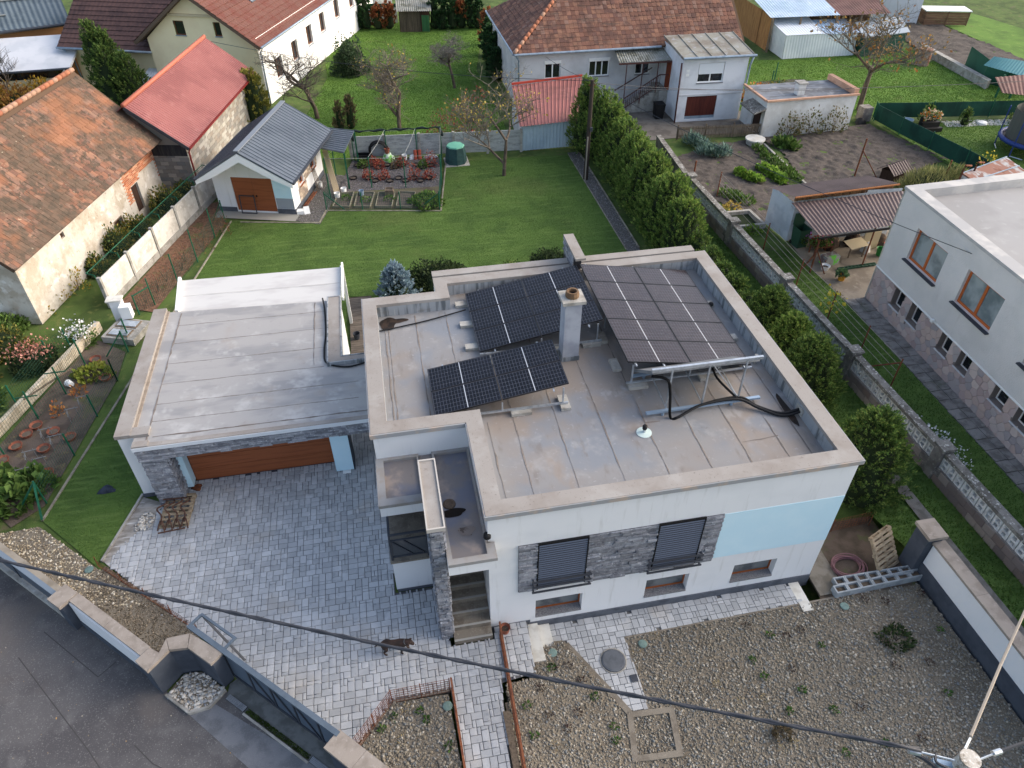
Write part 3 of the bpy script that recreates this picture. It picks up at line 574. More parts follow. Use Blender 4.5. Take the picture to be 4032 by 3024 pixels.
MODS = [(2,[(0,0,2,2),(0,2,2,2)]),(2,[(0,0,2,3),(0,3,2,1)]),(2,[(0,0,2,1),(0,1,2,3)]),(3,[(0,0,3,2),(0,2,3,2)]),(3,[(0,0,3,2),(0,2,2,2),(2,2,1,2)]),(3,[(0,0,1,2),(1,0,2,2),(0,2,3,2)]),(3,[(0,0,3,2),(0,2,1,2),(1,2,2,2)]),(2,[(0,0,2,2),(0,2,1,2),(1,2,1,2)]),(5,[(0,0,3,2),(3,0,2,3),(0,2,2,2),(2,2,1,2),(3,3,2,1)]),(4,[(0,0,2,3),(2,0,2,2),(0,3,2,1),(2,2,2,2)])]
def pave(parent, poly, z, cell=.09, seed=1, limit=300, name='paving_stone'):
    rs = random.Random(seed); P = np.array(poly); a = P.min(0); c = P.max(0); nx, ny = int((c[0]-a[0])/cell)+1, int((c[1]-a[1])/cell)+1; it = []
    for j in range(0, ny, 4):
        i = -rs.randint(0,3)
        while i < nx:
            w0, bl = rs.choice(MODS); fl = rs.random() < .5
            for x, y, w_, h_ in bl:
                if fl: y = 4-y-h_
                x0, y0, x1, y1 = a[0]+(i+x)*cell, a[1]+(j+y)*cell, a[0]+(i+x+w_)*cell, a[1]+(j+y+h_)*cell
                k = sum(inpoly(u_, v_, poly) for u_, v_ in ((x0+.02,y0+.02),(x1-.02,y0+.02),(x1-.02,y1-.02),(x0+.02,y1-.02)))
                if k < 4:
                    if k < 1: continue
                    while x1-x0 > cell*.9 and not all(inpoly(u_, v_, poly) for u_, v_ in ((x0+.01,y0+.01),(x1-.01,y0+.01),(x1-.01,y1-.01),(x0+.01,y1-.01))):
                        if not inpoly(x1-.01,(y0+y1)/2,poly): x1 -= .03
                        elif not inpoly(x0+.01,(y0+y1)/2,poly): x0 += .03
                        else: break
                    while y1-y0 > .05 and not all(inpoly(u_, v_, poly) for u_, v_ in ((x0+.01,y0+.01),(x1-.01,y0+.01),(x1-.01,y1-.01),(x0+.01,y1-.01))):
                        if not inpoly((x0+x1)/2,y1-.01,poly): y1 -= .02
                        elif not inpoly((x0+x1)/2,y0+.01,poly): y0 += .02
                        else: break
                    if x1-x0 < .05 or y1-y0 < .04: continue
                th = .03+rs.uniform(-.004,.004); it.append((((x0+x1)/2, (y0+y1)/2, z+th/2), (x1-x0-.014, y1-y0-.014, th), None))
            i += w0
    pieces(parent, name, PAVE, it, limit, bev=.035)
pave(drive, drive_p, .001, seed=3); pave(path, path_p, -.358, seed=4)
# concrete gutter strip on the left edge of the driveway
b = MB(); b.poly([(-18.95,6.4), (-19.64,4.12), (-19.35,3.81), (-18.25,6.0)], .012); struct(b.build('gutter_strip', mat('gutter_concrete', (158,154,148), [((128,122,114), (2,6,2), .42, .62), ((206,206,204), (1.2,7,2), .58, .7, .8)], rough=.8)))
strip('gutter_kerb', [(-18.98,6.5), (-19.66,4.09)], .06, 0, .07, CONC)
# steps down to the lower path
PALE = mat('pale_stone_step', (214,212,204), [((194,190,180), 3., .4, .66)], rough=.7)
for i, (x, z) in enumerate(((-8.22,-.12),(-7.9,-.24))):
    tag(MB().box((x,-1.12,-.5),(x+.34,-.045,z)).build('stone_step', PALE), ('upper' if i == 0 else 'lower')+' pale stone step beside the flowerpot leading down to the path', 'step', 'pale steps by the entrance')
tag(MB().box((-.62,-.96,-.6),(-.32,-.045,-.325)).build('stone_step', PALE), 'pale stone slab at the far right end of the lower path', 'step')
# gravel beds
GRAVEL = mat('river_gravel', (150,142,126), palette=[(136,129,116),(124,117,105),(148,140,126),(130,127,120),(118,120,119),(140,129,111),(168,162,150),(114,106,94),(132,124,109),(138,133,124)], rough=.9)
BEDSOIL = mat('gravel_bed_base', (128,119,105), [((112,103,90), 1.2, .42, .62), ((140,132,118), 12., .5, .7, .8)], rough=1, bump=.6, bsc=40)
BIGP = mat('pale_pebble', (196,190,180), palette=[(206,200,190),(180,176,168),(160,150,136),(216,208,196),(150,152,154)], rough=.85)
bed4 = [(p[0], p[1]) for p in ((-5.66,-0.78,-0.35), (-0.44,-0.74,-0.35), (0.64,-0.67,-0.35), (3.0,-.75,0), (3.25,-9,0), (-12.0,-9.0,0), (-9.23,-3.88,-0.30), (-9.01,-1.56,-0.20), (-8.38,-1.51,-0.25), (-8.18,-0.70,-0.30), (-7.29,-0.64,-0.35), (-6.17,-2.72,-0.35), (-5.64,-2.76,-0.35))]
zf4 = lambda x, y: np.where(x < -5.9, np.clip(-.06-(x+9)*.1, -.345, -.06), -.345)
struct(MB().poly([p for p in bed4 if True], -.353).build('gravel_bed', BEDSOIL))
b3 = bed4[6:12]; gxx, gyy = np.meshgrid(np.arange(-9.6,-5.3,.12), np.arange(-9,0.1,.12)); gz = zf4(gxx, gyy)-.004; ny_, nx_ = gxx.shape; ii = np.arange(nx_*ny_).reshape(ny_,nx_); ff_ = np.stack([ii[:-1,:-1].ravel(),ii[:-1,1:].ravel(),ii[1:,1:].ravel(),ii[1:,:-1].ravel()],1); ff_ = ff_[inpoly_np(gxx.ravel()[ff_].mean(1), gyy.ravel()[ff_].mean(1), b3+[bed4[11],(-5.9,-9)])]
struct(npmesh('gravel_bed', np.stack([gxx.ravel(),gyy.ravel(),gz.ravel()],1), ff_, BEDSOIL))
pl = [(p[0], p[1]) for p in ((-6.19,-2.75,-0.33), (-5.08,-2.82,-0.33), (-5.26,-3.92,-0.33), (-6.41,-3.84,-0.33))]
pebbles('gravel', 'river gravel covering the large front bed right of the walkway', bed4, 0, 900, (.02,.088), GRAVEL, seed=6, zf=zf4)
bed2 = [(-11.80,-1.58), (-10.45,-1.61), (-10.34,-3.78), (-12.76,-3.32), (-12.58,-2.46)]
struct(MB().poly(bed2, .02).build('gravel_bed', BEDSOIL)); pebbles('gravel', 'coarse river gravel in the small bed enclosed by rusty mesh', bed2, .02, 750, (.028,.1), GRAVEL, seed=7)
bed1 = [(-21.78,5.77), (-19.78,3.92), (-18.10,2.33), (-19.88,2.67), (-22.64,5.05), (-23.34,5.68)]
struct(MB().poly(bed1, .008).build('gravel_bed', BEDSOIL)); pebbles('gravel', 'pale gravel strip behind the street fence at the left', bed1, .01, 420, (.03,.1), mat('tan_gravel', (170,156,130), palette=[(176,162,138),(150,136,112),(196,184,160),(134,122,104),(206,198,182)], rough=.9), seed=8)
bed0 = [(-19.53,3.93), (-16.67,1.28), (-16.45,.55), (-17.05,.48), (-17.5,.3), (-19.6,2.2), (-20.14,2.79)]
struct(MB().poly(bed0, .016).build('mulch_bed', BEDSOIL)); pebbles('gravel', 'brownish chippings in the bed between street wall and driveway', bed0, .018, 620, (.025,.07), mat('brown_chips', (124,112,96), palette=[(124,112,96),(104,94,80),(146,134,116),(90,82,70)], rough=1), seed=9)
# kerbs of the middle bed and the square planter
KERB = mat('weathered_kerb', (132,124,112), [((112,104,93), 3., .42, .64), ((146,138,126), 12., .56, .72, .7)], rough=.95, bump=.3)
for pts, z in (([(-8.28,-0.74,-0.20), (-7.24,-0.68,-0.30), (-6.15,-2.75,-0.34)], -.33), ([(-5.66,-0.78,-0.35), (0.63,-0.70,-0.35)], -.36), ([(-5.66,-0.78,-0.35), (-5.66,-2.76,-0.35)], -.36), ([(-9.15,-1.59), (-9.29,-3.98)], -.15), ([(-10.35,-1.51), (-10.28,-3.79)], 0), ([(-11.79,-1.54), (-10.39,-1.52)], 0), ([(-12.63,-2.45), (-11.79,-1.54)], 0)):
    strip('kerb', [p[:2] for p in pts], .16 if z == -.33 else .05, z-.2, .23, KERB)
cpl = (sum(q_[0] for q_ in pl)/4, sum(q_[1] for q_ in pl)/4); sc_ = lambda k: [(cpl[0]+(x-cpl[0])*k, cpl[1]+(y-cpl[1])*k) for x, y in pl][::-1]
tag(ring(MB(), sc_(1.06), sc_(.8), -.5, -.30).build('planter_kerb', KERB), 'square weathered concrete kerb frame set in the gravel', 'kerb')
# street
ASPH = mat('asphalt', (96,94,94), [((84,82,83), .6, .42, .62), ((110,108,107), 1.6, .54, .7, .6), ((132,130,128), 30., .56, .68, .7), ((112,104,98), .35, .52, .7, .6)], rough=1., spec=.1, bump=.35, bsc=90)
ASPH2 = mat('asphalt_patch', (116,118,122), [((98,100,104), 2., .42, .62), ((150,150,152), 55., .56, .7, .6)], rough=.9, bump=.4, bsc=90)
street_p = [(-24.9,7.0), (-20.0,2.55), (-17.45,.1), (-17.25,-.2), (-16.6,-.95), (-15.7,-.5), (-13.0,-2.9), (-11.5,-5.0), (-8,-9), (-8,-20), (-50,-20), (-50,20)]
sheet('street', street_p, .012, ASPH)
sheet('street_patch', [(-16.58,-0.96), (-16.13,-0.70), (-13.52,-2.76), (-13.42,-3.19), (-14.85,-2.72)], .016, ASPH2)
b = MB()
for pts in ([(-21.07,1.40), (-20.10,0.23), (-18.77,-1.36), (-18.22,-2.08)], [(-20.64,2.05), (-18.96,0.47), (-18.61,0.81)], [(-17.74,-1.45), (-17.25,-1.96), (-17.03,-2.10)]):
    for p, r_ in zip(pts[:-1], pts[1:]): b.bar((p[0],p[1],.013),(r_[0],r_[1],.013), .025, .005)
struct(b.build('asphalt_crack', mat('crack', (72,70,70), rough=1)))
pebbles('street_grit', 'scattered grit and bits of leaf on the street asphalt', [(-24,4.5),(-17.3,-.6),(-16.6,-1.1),(-13.2,-3.1),(-13,-8),(-24,-4)], .014, 5, (.015,.05), mat('grit', (150,140,126), palette=[(160,152,140),(130,122,112),(172,140,96),(120,112,100)], rough=1), seed=77)
# pavement strip in front of the gate with drain grates and a moss joint
sheet('gate_apron', [(-15.72,-.34), (-15.5,-.2), (-12.9,-2.62), (-12.95,-3.25), (-13.5,-2.78), (-15.75,-.7)], .02, mat('apron_concrete', (112,114,112), [((90,92,90), 2.5, .42, .62)], rough=.9, bump=.2))
u = Vector((2.2,-2.05)).normalized(); p0 = Vector((-15.73,-.66))
for k in range(2):
    st = p0+u*(0 if k == 0 else 2.75); gt = thing('drain_grate', ('steel drain grate beside the pebble niche of the street wall', 'steel drain grate near the bottom end of the gate')[k], 'drain', (st.x,st.y,.02), 'drain grates by the gate')
    MB().bar((st.x,st.y,.03),(st.x+u.x*.62,st.y+u.y*.62,.03), .15, .012).build('channel', mat('grate_dark', (60,62,64), rough=.8), gt)
    pieces(gt, 'grate_bar', ALU, [((st.x+u.x*(.02+.03*i), st.y+u.y*(.02+.03*i), .043), (.012,.14,.012), ((u.x,u.y,0),(-u.y,u.x,0),(0,0,1))) for i in range(20)])
MOSS = mat('moss', (74,96,34), [((54,72,26), 6., .4, .6), ((104,120,50), 14., .56, .7)], rough=1)
mp = [p0+u*.66+Vector((-u.y,u.x))*-.05, p0+u*2.7+Vector((-u.y,u.x))*-.05, p0+u*2.7+Vector((-u.y,u.x))*.06, p0+u*.66+Vector((-u.y,u.x))*.06]
grass('moss_joint', 'strip of green moss and grass along the gate drain', [(p.x,p.y) for p in mp], .02, 9000, MOSS, h=(.02,.05), seed=12)
strip('apron_kerb', [(p0+u*.64+Vector((-u.y,u.x))*-.1)[:], (p0+u*2.75+Vector((-u.y,u.x))*-.1)[:]], .05, 0, .05, CONC)
# plots right of the main house
dark_p = [(.0,-.06), (3.0,-.06), (3.0,6), (0,6)]
sheet('side_yard', [(.04,-.75), (3.0,-.75), (3.0,3.8), (.04,3.8)], -.34, mat('damp_soil', (96,84,74), [((78,68,58), 1.6, .42, .62), ((84,92,58), 2.2, .56, .7, .7)], rough=1, bump=.5, bsc=25))
sheet('side_slab', [(.06,-.6), (.85,-.6), (.85,1.0), (.06,1.0)], -.30, mat('old_concrete', (128,122,112), [((106,100,90), 2., .42, .62)], rough=.95, bump=.3))
right_lawn = [(2.3,3.6), (3.3,-.5), (3.5,-9), (6,-9), (5.7,20), (5.45,29), (2.4,29)]
sheet('lawn', right_lawn, .004, LAWN); grass('lawn_grass', 'grass strip along the pierced concrete wall', right_lawn, .004, 420, BLADE, seed=14, h=(.04,.09), w=.016)
sheet('worn_track', [(4.05,4.6),(4.45,4.6),(4.6,-3.5),(4.15,-3.5)], .075, mat('track_gravel', (124,120,114), [((104,100,94), 3., .4, .62)], rough=1, bump=.5))
sheet('worn_track', [(3.05,9),(3.4,9),(3.5,26),(3.1,26)], .075, MATS['track_gravel'])
RL2 = [(5.85,-6), (8.05,-2), (8.25,12.0), (8.0,14.6), (7.6,16.6), (5.75,16.6)]
sheet('lawn', RL2, .004, LAWN); grass('lawn_grass', 'lawn strip between pierced wall and the stone-based house', RL2, .004, 420, BLADE, seed=15, h=(.03,.07))
SLABM = mat('path_slab', (138,134,130), [((112,108,104), 3., .42, .62), ((98,100,88), 1.4, .58, .72, .7)], rough=.95, bump=.3, var=.1)
pth = sheet('slab_path', [(7.95,-6),(9.0,-6),(9.0,12.2),(8.15,12.2)], .003, SOIL)
it = []
for i in range(36):
    for j in range(2): y = 12.0-.5*i; x = 8.32+.47*j-.03*i*.5*.5; it.append(((x+.12*random.uniform(-.1,.1), y, .02+random.uniform(0,.01)), (.45,.47,.04), (Vector((.999,.04,0)),Vector((-.04,.999,0)),Vector((0,0,1)))))
pieces(pth, 'slab', SLABM, it, bev=.03)
sheet('concrete_yard', [(8.1,12.1),(9.2,12.1),(13.5,12.6),(13.5,19),(8.2,18.5),(7.9,15.2)], .012, mat('yard_concrete', (142,132,118), [((120,110,98), 1.2, .42, .62), ((160,150,136), 4., .56, .72, .6)], rough=.9, bump=.2))
# vegetable plots
PLOT = mat('tilled_soil', (90,82,76), [((72,66,61), 2.2, .42, .62), ((108,100,92), 14., .52, .68, .7)], rough=1, bump=.5, bsc=30)
plotA = [(5.76,27.18), (9.22,28.74), (12.15,29.03), (10.31,18.89), (7.75,19.19), (6.57,21.52), (5.72,23.86)]
plotB = [(12.15,29.03), (19.74,29.97), (21.48,24.20), (19.61,23.61), (17.20,21.68), (11.83,22.70), (12.57,26.87)]
rough_patch('vegetable_plot', plotA, -.02, .09, .12, PLOT, 3); rough_patch('vegetable_plot', plotB, -.02, .11, .12, PLOT, 4)
strip('plot_edging', [(12.05,28.20), (11.87,22.69)], .12, -.02, .09, CONC)
# gardens beyond
backlawn = [(-14.5,30.9), (-5.0,31.0), (-3.0,32.0), (-2.6,45), (0,56), (-13.5,57), (-13,47), (-12,38)]
sheet('lawn', [(-16,30.9), (-2.5,30.6), (-2.6,45), (0,58), (-14,60), (-13.4,45)], .004, mat('lawn_far', (98,130,54), [((82,112,46), .4, .42, .62), ((116,142,66), 1.5, .54, .7, .7), ((92,92,56), .8, .6, .74, .6)], rough=1, bump=.8, bsc=50))
grass('lawn_grass', 'orchard lawn behind the concrete panel wall', [(-16,30.9), (-2.5,30.6), (-2.6,45), (0,58), (-14,60), (-13.4,45)], .004, 300, BLADEF, seed=17, h=(.03,.06), w=.02)
farl = [(13.0,33), (18.5,31.5), (21,31.2), (30.5,30), (42,30.5), (36,36.5), (31,44), (20,42.8), (15.5,44)]
sheet('lawn', farl, .004, MATS['lawn_far']); grass('lawn_grass', 'autumn lawn behind the white flat-roofed outbuilding', farl, .004, 300, BLADEF, seed=18, h=(.03,.06), w=.02)
scr = [(21.30,29.91), (29.83,28.53), (28.71,23.81), (22.58,19.54), (21.72,23.52)]
sheet('lawn', [(20.6,29.5),(40,28.4),(40,18),(22,19),(20.9,24)], .004, LAWN); grass('lawn_grass', 'lawn inside the green screen fence around the trampoline', [(20.6,29.5),(40,28.4),(40,18),(22,19),(20.9,24)], .004, 260, BLADEF, seed=19, h=(.03,.06), w=.02)
WHG = mat('white_gravel', (214,214,212), palette=[(222,222,220),(196,196,196),(206,202,196)], rough=.9)
pebbles('gravel', 'strip of white gravel along the green screen fence', [(24.4,28.5),(40,27.0),(40,27.9),(24.6,29.4)], .01, 300, (.05,.1), WHG, seed=20)
rough_patch('ploughed_plot', [(35.02,52.74), (38.35,50.58), (38.59,39.39), (34.20,33.95), (32.62,39.39), (31.59,41.87)], 0, .12, .25, PLOT, 5)
sheet('lawn', [(38.62,50.98), (43.23,53.60), (45.23,42.99), (38.08,34.69), (38.59,39.39)], .006, MATS['lawn_far'])
sheet('bungalow_yard', [(5,30.0),(13,30.2),(13,33.5),(9,36),(2.4,37),(2.0,31)], .006, mat('yard_dark', (118,112,104), [((98,92,86), 1.2, .42, .62)], rough=.95, bump=.2))

# ------------------------------------------------------------------ walls and fences
CAPT = mat('tan_coping', (154,144,134), [((138,128,118), 2.5, .42, .64), ((168,159,150), 9., .56, .72, .7)], rough=.9, bump=.2)
ANTH = mat('anthracite_render', (74,80,90), [((64,70,80), 2., .42, .64)], rough=.85, bump=.1)
RUST = mat('rusty_steel', (124,76,52), [((98,60,46), 6., .42, .62), ((142,96,68), 15., .56, .7)], rough=.95)
GREENPOST = mat('green_post', (26,84,62), [((36,98,72), 4., .4, .7)], rough=.5)
GREENWIRE = mat('green_wire', (44,84,66), rough=.6)
def wires(b, a, c, r): b.tube([a, c], r, 3, False)
def wire_mesh(parent, a, c, z0, h, px, py, r, m, name='wire_mesh', z1=None):
    a = Vector((a[0],a[1],z0)); c = Vector((c[0],c[1],z0 if z1 is None else z1)); L_ = (c-a).length; b = MB(); up = Vector((0,0,1))
    for i in range(int(L_/px)+1): p = a+(c-a)*min(1,i*px/L_); wires(b, p, p+up*h, r)
    for j in range(int(h/py)+1): wires(b, a+up*j*py, c+up*j*py, r)
    o = b.build(name, m, parent); o['kind'] = 'stuff'; return o
# street fence (left), pillar, white wall, curved wall, niche, gate
t = thing('street_fence', 'anthracite panel fence on a concrete plinth along the street at the left edge', 'fence', (-21.5,3.8,0))
A_, B_ = Vector((-24.6,6.5)), Vector((-20.02,2.36)); u = (B_-A_).normalized(); L_ = (B_-A_).length; nrm = Vector((u.y,-u.x))
wf = wframe(A_, B_)
MB(wf).box((0,0,-.12),(L_,.25,.12)).build('plinth', CONC, t)
MB(wf).box((0,.25,-.38),(L_,.03,.0)).build('kerb', mat('street_kerb', (164,156,144), [((140,132,120), 2., .4, .64)], rough=.95), t)
MB(wf).box((0,1.02,-.06),(L_,1.09,.06)).build('top_rail', mat('rail_bluegrey', (112,124,136), rough=.5), t)
for k in range(4): x = .2+k*(L_-.4)/3; MB(wf).box((x-.03,.25,-.03),(x+.03,1.02,.03)).build('post', DARK, t)
for k in range(3): x0, x1 = .23+k*(L_-.4)/3, .17+(k+1)*(L_-.4)/3; MB(wf).box((x0,.27,-.012),(x1,1.0,.012)).build('panel', mat('mesh_panel_dark', (84,92,102), rough=.7), t)
t = thing('gate_pillar', 'dark pillar with tan coping between the street fence and the white wall', 'pillar', (-19.78,2.2,0))
fr = frame((-19.79,2.2,0), math.radians(-42)); MB(fr).box((-.18,-.2,0),(.18,.2,1.1)).build('shaft', ANTH, t); MB(fr).box((-.25,-.26,1.102),(.25,.26,1.2)).build('coping', CAPT, t)
t = thing('street_wall', 'low white street wall with dark base, tan coping and a dark curved niche', 'wall', (-18,.6,0))
wf = wframe((-19.62,2.0),(-17.55,.09)); L_ = 2.81
MB(wf).box((0,0,-.24),(L_,.33,.02)).build('plinth', ANTH, t); MB(wf).box((0,.33,-.22),(L_,1.1,.0)).build('wall', WHITE, t)
MB(wf).box((0,1.102,-.31),(L_*.5-.004,1.18,-.04)).build('coping', CAPT, t); MB(wf).box((L_*.5+.004,1.102,-.31),(L_,1.18,-.04)).build('coping', CAPT, t)
out = [(-17.60,.02),(-17.28,-.30),(-16.89,.17),(-16.45,.15),(-15.83,-.41)]; inn = [(-17.38,.26),(-17.12,.06),(-16.98,.43),(-16.45,.46),(-15.62,-.2)]
b = MB(); n = 5; vs = [(p[0],p[1],z) for z in (0,1.1) for P in (out,inn) for p in P]; fs = []
for i in range(4): fs += [(i,i+1,2*n+i+1,2*n+i),(n+i+1,n+i,3*n+i,3*n+i+1),(2*n+i,2*n+i+1,3*n+i+1,3*n+i)]
fs += [(0,2*n,3*n,n),(n-1,2*n-1,4*n-1,3*n-1)]; b.add(vs, fs).build('curved_wall', ANTH, t)
def grow(P, Q_, k): return [(p[0]+(p[0]-q_[0])*k, p[1]+(p[1]-q_[1])*k) for p, q_ in zip(P, Q_)]
o2, i2 = grow(out, inn, .12), grow(inn, out, .12)
for i in range(4):
    e = .012; a0, a1, b0, b1 = [Vector(p) for p in (o2[i],o2[i+1],i2[i],i2[i+1])]
    MB().prism([(a0+(a1-a0)*e)[:], (a1+(a0-a1)*e)[:], (b1+(b0-b1)*e)[:], (b0+(b1-b0)*e)[:]], 1.103, 1.2).build('coping', CAPT, t)
t = thing('pebble_niche', 'kerbed pebble planter in the niche of the dark street wall', 'planter', (-16.5,-.45,0))
npoly = [(-17.2,-.36),(-16.58,-.93),(-16.13,-.87),(-15.79,-.5),(-16.42,.1),(-16.85,.12)]
for p, r_ in zip(npoly[:3], npoly[1:4]): MB().bar((p[0],p[1],.05),(r_[0],r_[1],.05),.06,.1).build('kerb', CONC, t)
MB().poly(npoly, .05).build('soil', BEDSOIL, t); pebbles('pebbles', '', npoly, .05, 700, (.04,.12), BIGP, seed=31, parent=t)
t = thing('sliding_gate', 'long anthracite sliding gate with diagonal braces and blue-grey top rail', 'gate', (-14.5,-1.2,0))
gf = wframe((-16.52,.72),(-12.92,-2.66)); GL = 4.93; RAILC = mat('gate_rail', (94,106,118), [((84,96,108), 3., .4, .7)], rough=.45)
MB(gf).box((0,1.14,-.07),(GL,1.22,.05)).build('top_rail', RAILC, t); MB(gf).box((1.2,.06,-.04),(GL,.14,.04)).build('bottom_rail', DARK, t)
for x in (1.2,2.0,2.75,3.5,4.25,4.88): MB(gf).box((x,.142,-.03),(x+.05,1.138,.03)).build('upright', DARK, t)
for k, x in enumerate((1.25,2.05,2.8,3.55,4.3)): MB(gf).box((x+.01,.15,-.008),(min(x+.69,4.87),1.13,.008)).build('panel', mat('gate_panel', (92,104,118), [((80,92,106), 2., .4, .7)], rough=.6), t)
for x in (2.05,2.8,3.55): MB(gf).bar((x+.05,1.1,.03),(x+.65,.18,.03),.05,.02).build('brace', DARK, t)
MB(gf).box((0,1.14,-.42),(1.25,1.2,-.36)).build('tail_rail', RAILC, t); MB(gf).box((-.02,1.142,-.36),(.05,1.2,-.07)).build('tail_cross', RAILC, t); MB(gf).box((1.19,1.142,-.36),(1.25,1.2,-.07)).build('tail_cross', RAILC, t)
MB(gf).bar((.05,1.1,-.39),(1.2,.1,-.39),.05,.05).build('tail_brace', DARK, t)
t = thing('gate_end_wall', 'dark street wall with tan coping at the bottom end of the gate', 'wall', (-12.2,-3.5,0))
wf = wframe((-13.05,-2.75),(-10.8,-5.0)); MB(wf).box((0,0,-.2),(3.2,1.1,.16)).build('wall', ANTH, t); MB(wf).box((-.05,1.102,-.26),(.75,1.2,.22)).build('coping', CAPT, t); MB(wf).box((.756,1.102,-.26),(3.2,1.2,.22)).build('coping', CAPT, t)
# rusty rebar fences
t = thing('rusty_fence', 'low rusty wire fence along the driveway edge behind the street wall', 'fence', (-18.3,2.6,0))
p0, p1 = Vector((-19.71,3.94)), Vector((-16.68,1.30)); wire_mesh(t, p0, p1, .02, .34, .1, .1, .0045, RUST)
for k in range(5): p = p0+(p1-p0)*k/4; MB().tube([(p.x,p.y,0),(p.x+.02,p.y,.46)], .012, 5).build('stake', RUST, t)
MB().bar((p0.x,p0.y,.03),(p1.x,p1.y,.03),.015,.02).build('bottom_bar', RUST, t)
t = thing('rusty_fence', 'rusty rebar mesh bent around the small gravel bed', 'fence', (-11.5,-2,0))
pts = [Vector((-12.71,-2.57)), Vector((-11.80,-1.57)), Vector((-10.39,-1.55))]
for a, c in zip(pts[:-1], pts[1:]): wire_mesh(t, a, c, .03, .62, .1, .1, .006, RUST)
for p in (pts[1], pts[2], (pts[1]+pts[2])/2, (pts[0]+pts[1])/2): MB().tube([(p.x,p.y,0),(p.x,p.y,.68)], .012, 5).build('stake', RUST, t)
for lb, a, c, h in (('rusty fence seen edge-on beside the small gravel bed', (-10.34,-1.53), (-10.29,-3.98), .6), ('rusty fence seen edge-on right of the walkway', (-8.93,-.3), (-9.02,-4.6), .62)):
    t = thing('rusty_fence', lb, 'fence', (a[0],a[1],0), 'rusty fences along the walkway'); wire_mesh(t, a, c, .02, h, .07, .08, .006, RUST)
    a, c = Vector(a), Vector(c); MB().bar((a.x,a.y,h+.02),(c.x,c.y,h+.02),.05,.03).build('top_bar', RUST, t); MB().bar((a.x,a.y,.05),(c.x,c.y,.05),.04,.06).build('bottom_bar', RUST, t)
    for k in range(4): p = a+(c-a)*k/3; MB().tube([(p.x,p.y,0),(p.x,p.y,h+.06)], .014, 5).build('stake', RUST, t)
t = thing('rusty_fence', 'rusty mesh lying behind the pallet in the side yard', 'fence', (1.5,1.2,-.3)); wire_mesh(t, (.35,1.35), (2.75,1.5), -.32, .5, .1, .1, .006, RUST)
for x in (.35,1.5,2.75): MB().tube([(x,1.4,-.34),(x,1.42,.22)], .012, 5).build('stake', RUST, t)
# white wall at the front right
t = thing('boundary_wall', 'white boundary wall with dark base and tan coping right of the gravel bed', 'wall', (3.2,-3,-.35))
wf = wframe((3.12,-.42),(3.30,-9)); wf = (Vector((3.12,-.42,0)), Vector((.021,-1,0)).normalized(), Vector((0,0,1)), Vector((-1,-.021,0)).normalized())
MB(wf).box((0,-.5,-.3),(8.6,.22,.02)).build('plinth', ANTH, t); MB(wf).box((.02,.22,-.28),(8.6,1.04,0)).build('wall', WHITE, t)
for k in range(5): MB(wf).box((k*1.72+.003,1.043,-.33),(k*1.72+1.717,1.12,.05)).build('coping', CAPT, t)
t = thing('wall_pillar', 'dark end pillar with tan coping at the head of the white boundary wall', 'pillar', (3.1,-.15,-.35))
MB().box((2.92,-.41,-.5),(3.36,.12,1.25)).build('shaft', ANTH, t); MB().box((2.86,-.47,1.253),(3.42,.18,1.36)).build('coping', CAPT, t)
# concrete shuttering-block planter
t = thing('block_planter', 'row of hollow concrete blocks planted with seedlings at the gravel edge', 'planter', (1.9,-.6,-.35))
BLK = mat('block_concrete', (160,166,170), [((138,144,148), 4., .42, .64)], rough=.95, bump=.4)
for row, (px0, px1, zz) in enumerate((((0.44,-0.73,-0.12), (3.16,-0.65,-0.12), 0), ((0.59,-0.47,-0.12), (2.96,-0.49,-0.12), -.03))):
    a, c = Vector(px0[:2]), Vector(px1[:2]); u = (c-a).normalized(); v = Vector((-u.y,u.x)); n = 7; L_ = (c-a).length/n; fr = (Vector((a.x,a.y,-.34+zz)), Vector((u.x,u.y,0)), Vector((v.x,v.y,0)), Vector((0,0,1)))
    for k in range(n):
        b = MB(fr); x0, x1 = k*L_+.004, (k+1)*L_-.004; O = [(x0,0),(x1,0),(x1,.25),(x0,.25)]; I = [(x0+.04,.04),(x1-.04,.04),(x1-.04,.21),(x0+.04,.21)]; ring(b, O, I, 0, .24)
        bk = b.build('block', BLK, t)
        MB(fr).quad((x0+.04,.04,.15),(x1-.04,.04,.15),(x1-.04,.21,.15),(x0+.04,.21,.15)).build('soil', SOIL, bk)
# pierced concrete wall
PWALL = mat('weathered_grey_wall', (138,132,126), [((108,102,98), 1.6, .42, .62), ((166,160,152), 7., .54, .7, .8), ((96,92,84), 14., .6, .72, .8)], rough=1, bump=.5, bsc=25)
PBLK = mat('pierced_block', (216,215,212), [((192,192,190), 4., .42, .64)], rough=.9, bump=.2, var=.06)
BSTONE = mat('base_stone_block', (140,126,120), palette=[(140,126,120),(124,112,108),(154,142,134),(132,116,108)], rough=1, bump=.5)
LICH = mat('lichen_coping', (134,130,124), [((104,100,94), 3., .42, .6), ((196,194,186), 10., .56, .66, .9)], rough=1, bump=.4)
t = thing('pierced_wall', 'long grey garden wall with pierced concrete blocks and lichened coping', 'wall', (5.4,8,0))
def pblock(w_, h_, d_):
    b = MB(); fr = (Vector((0,0,0)), Vector((0,-1,0)), Vector((0,0,1)), Vector((-1,0,0)))
    hs_ = [(w_*.26,h_*.12,w_*.74,h_*.40),(w_*.26,h_*.56,w_*.74,h_*.86)]
    b.fr = fr; b.wall(w_, h_, hs_, d=d_); b.quad((0,0,0),(0,h_,0),(0,h_,-d_),(0,0,-d_)); b.quad((w_,0,0),(w_,0,-d_),(w_,h_,-d_),(w_,h_,0))
    return b
pbm = pblock(.3,.44,.12).mesh('pierced_block', PBLK)
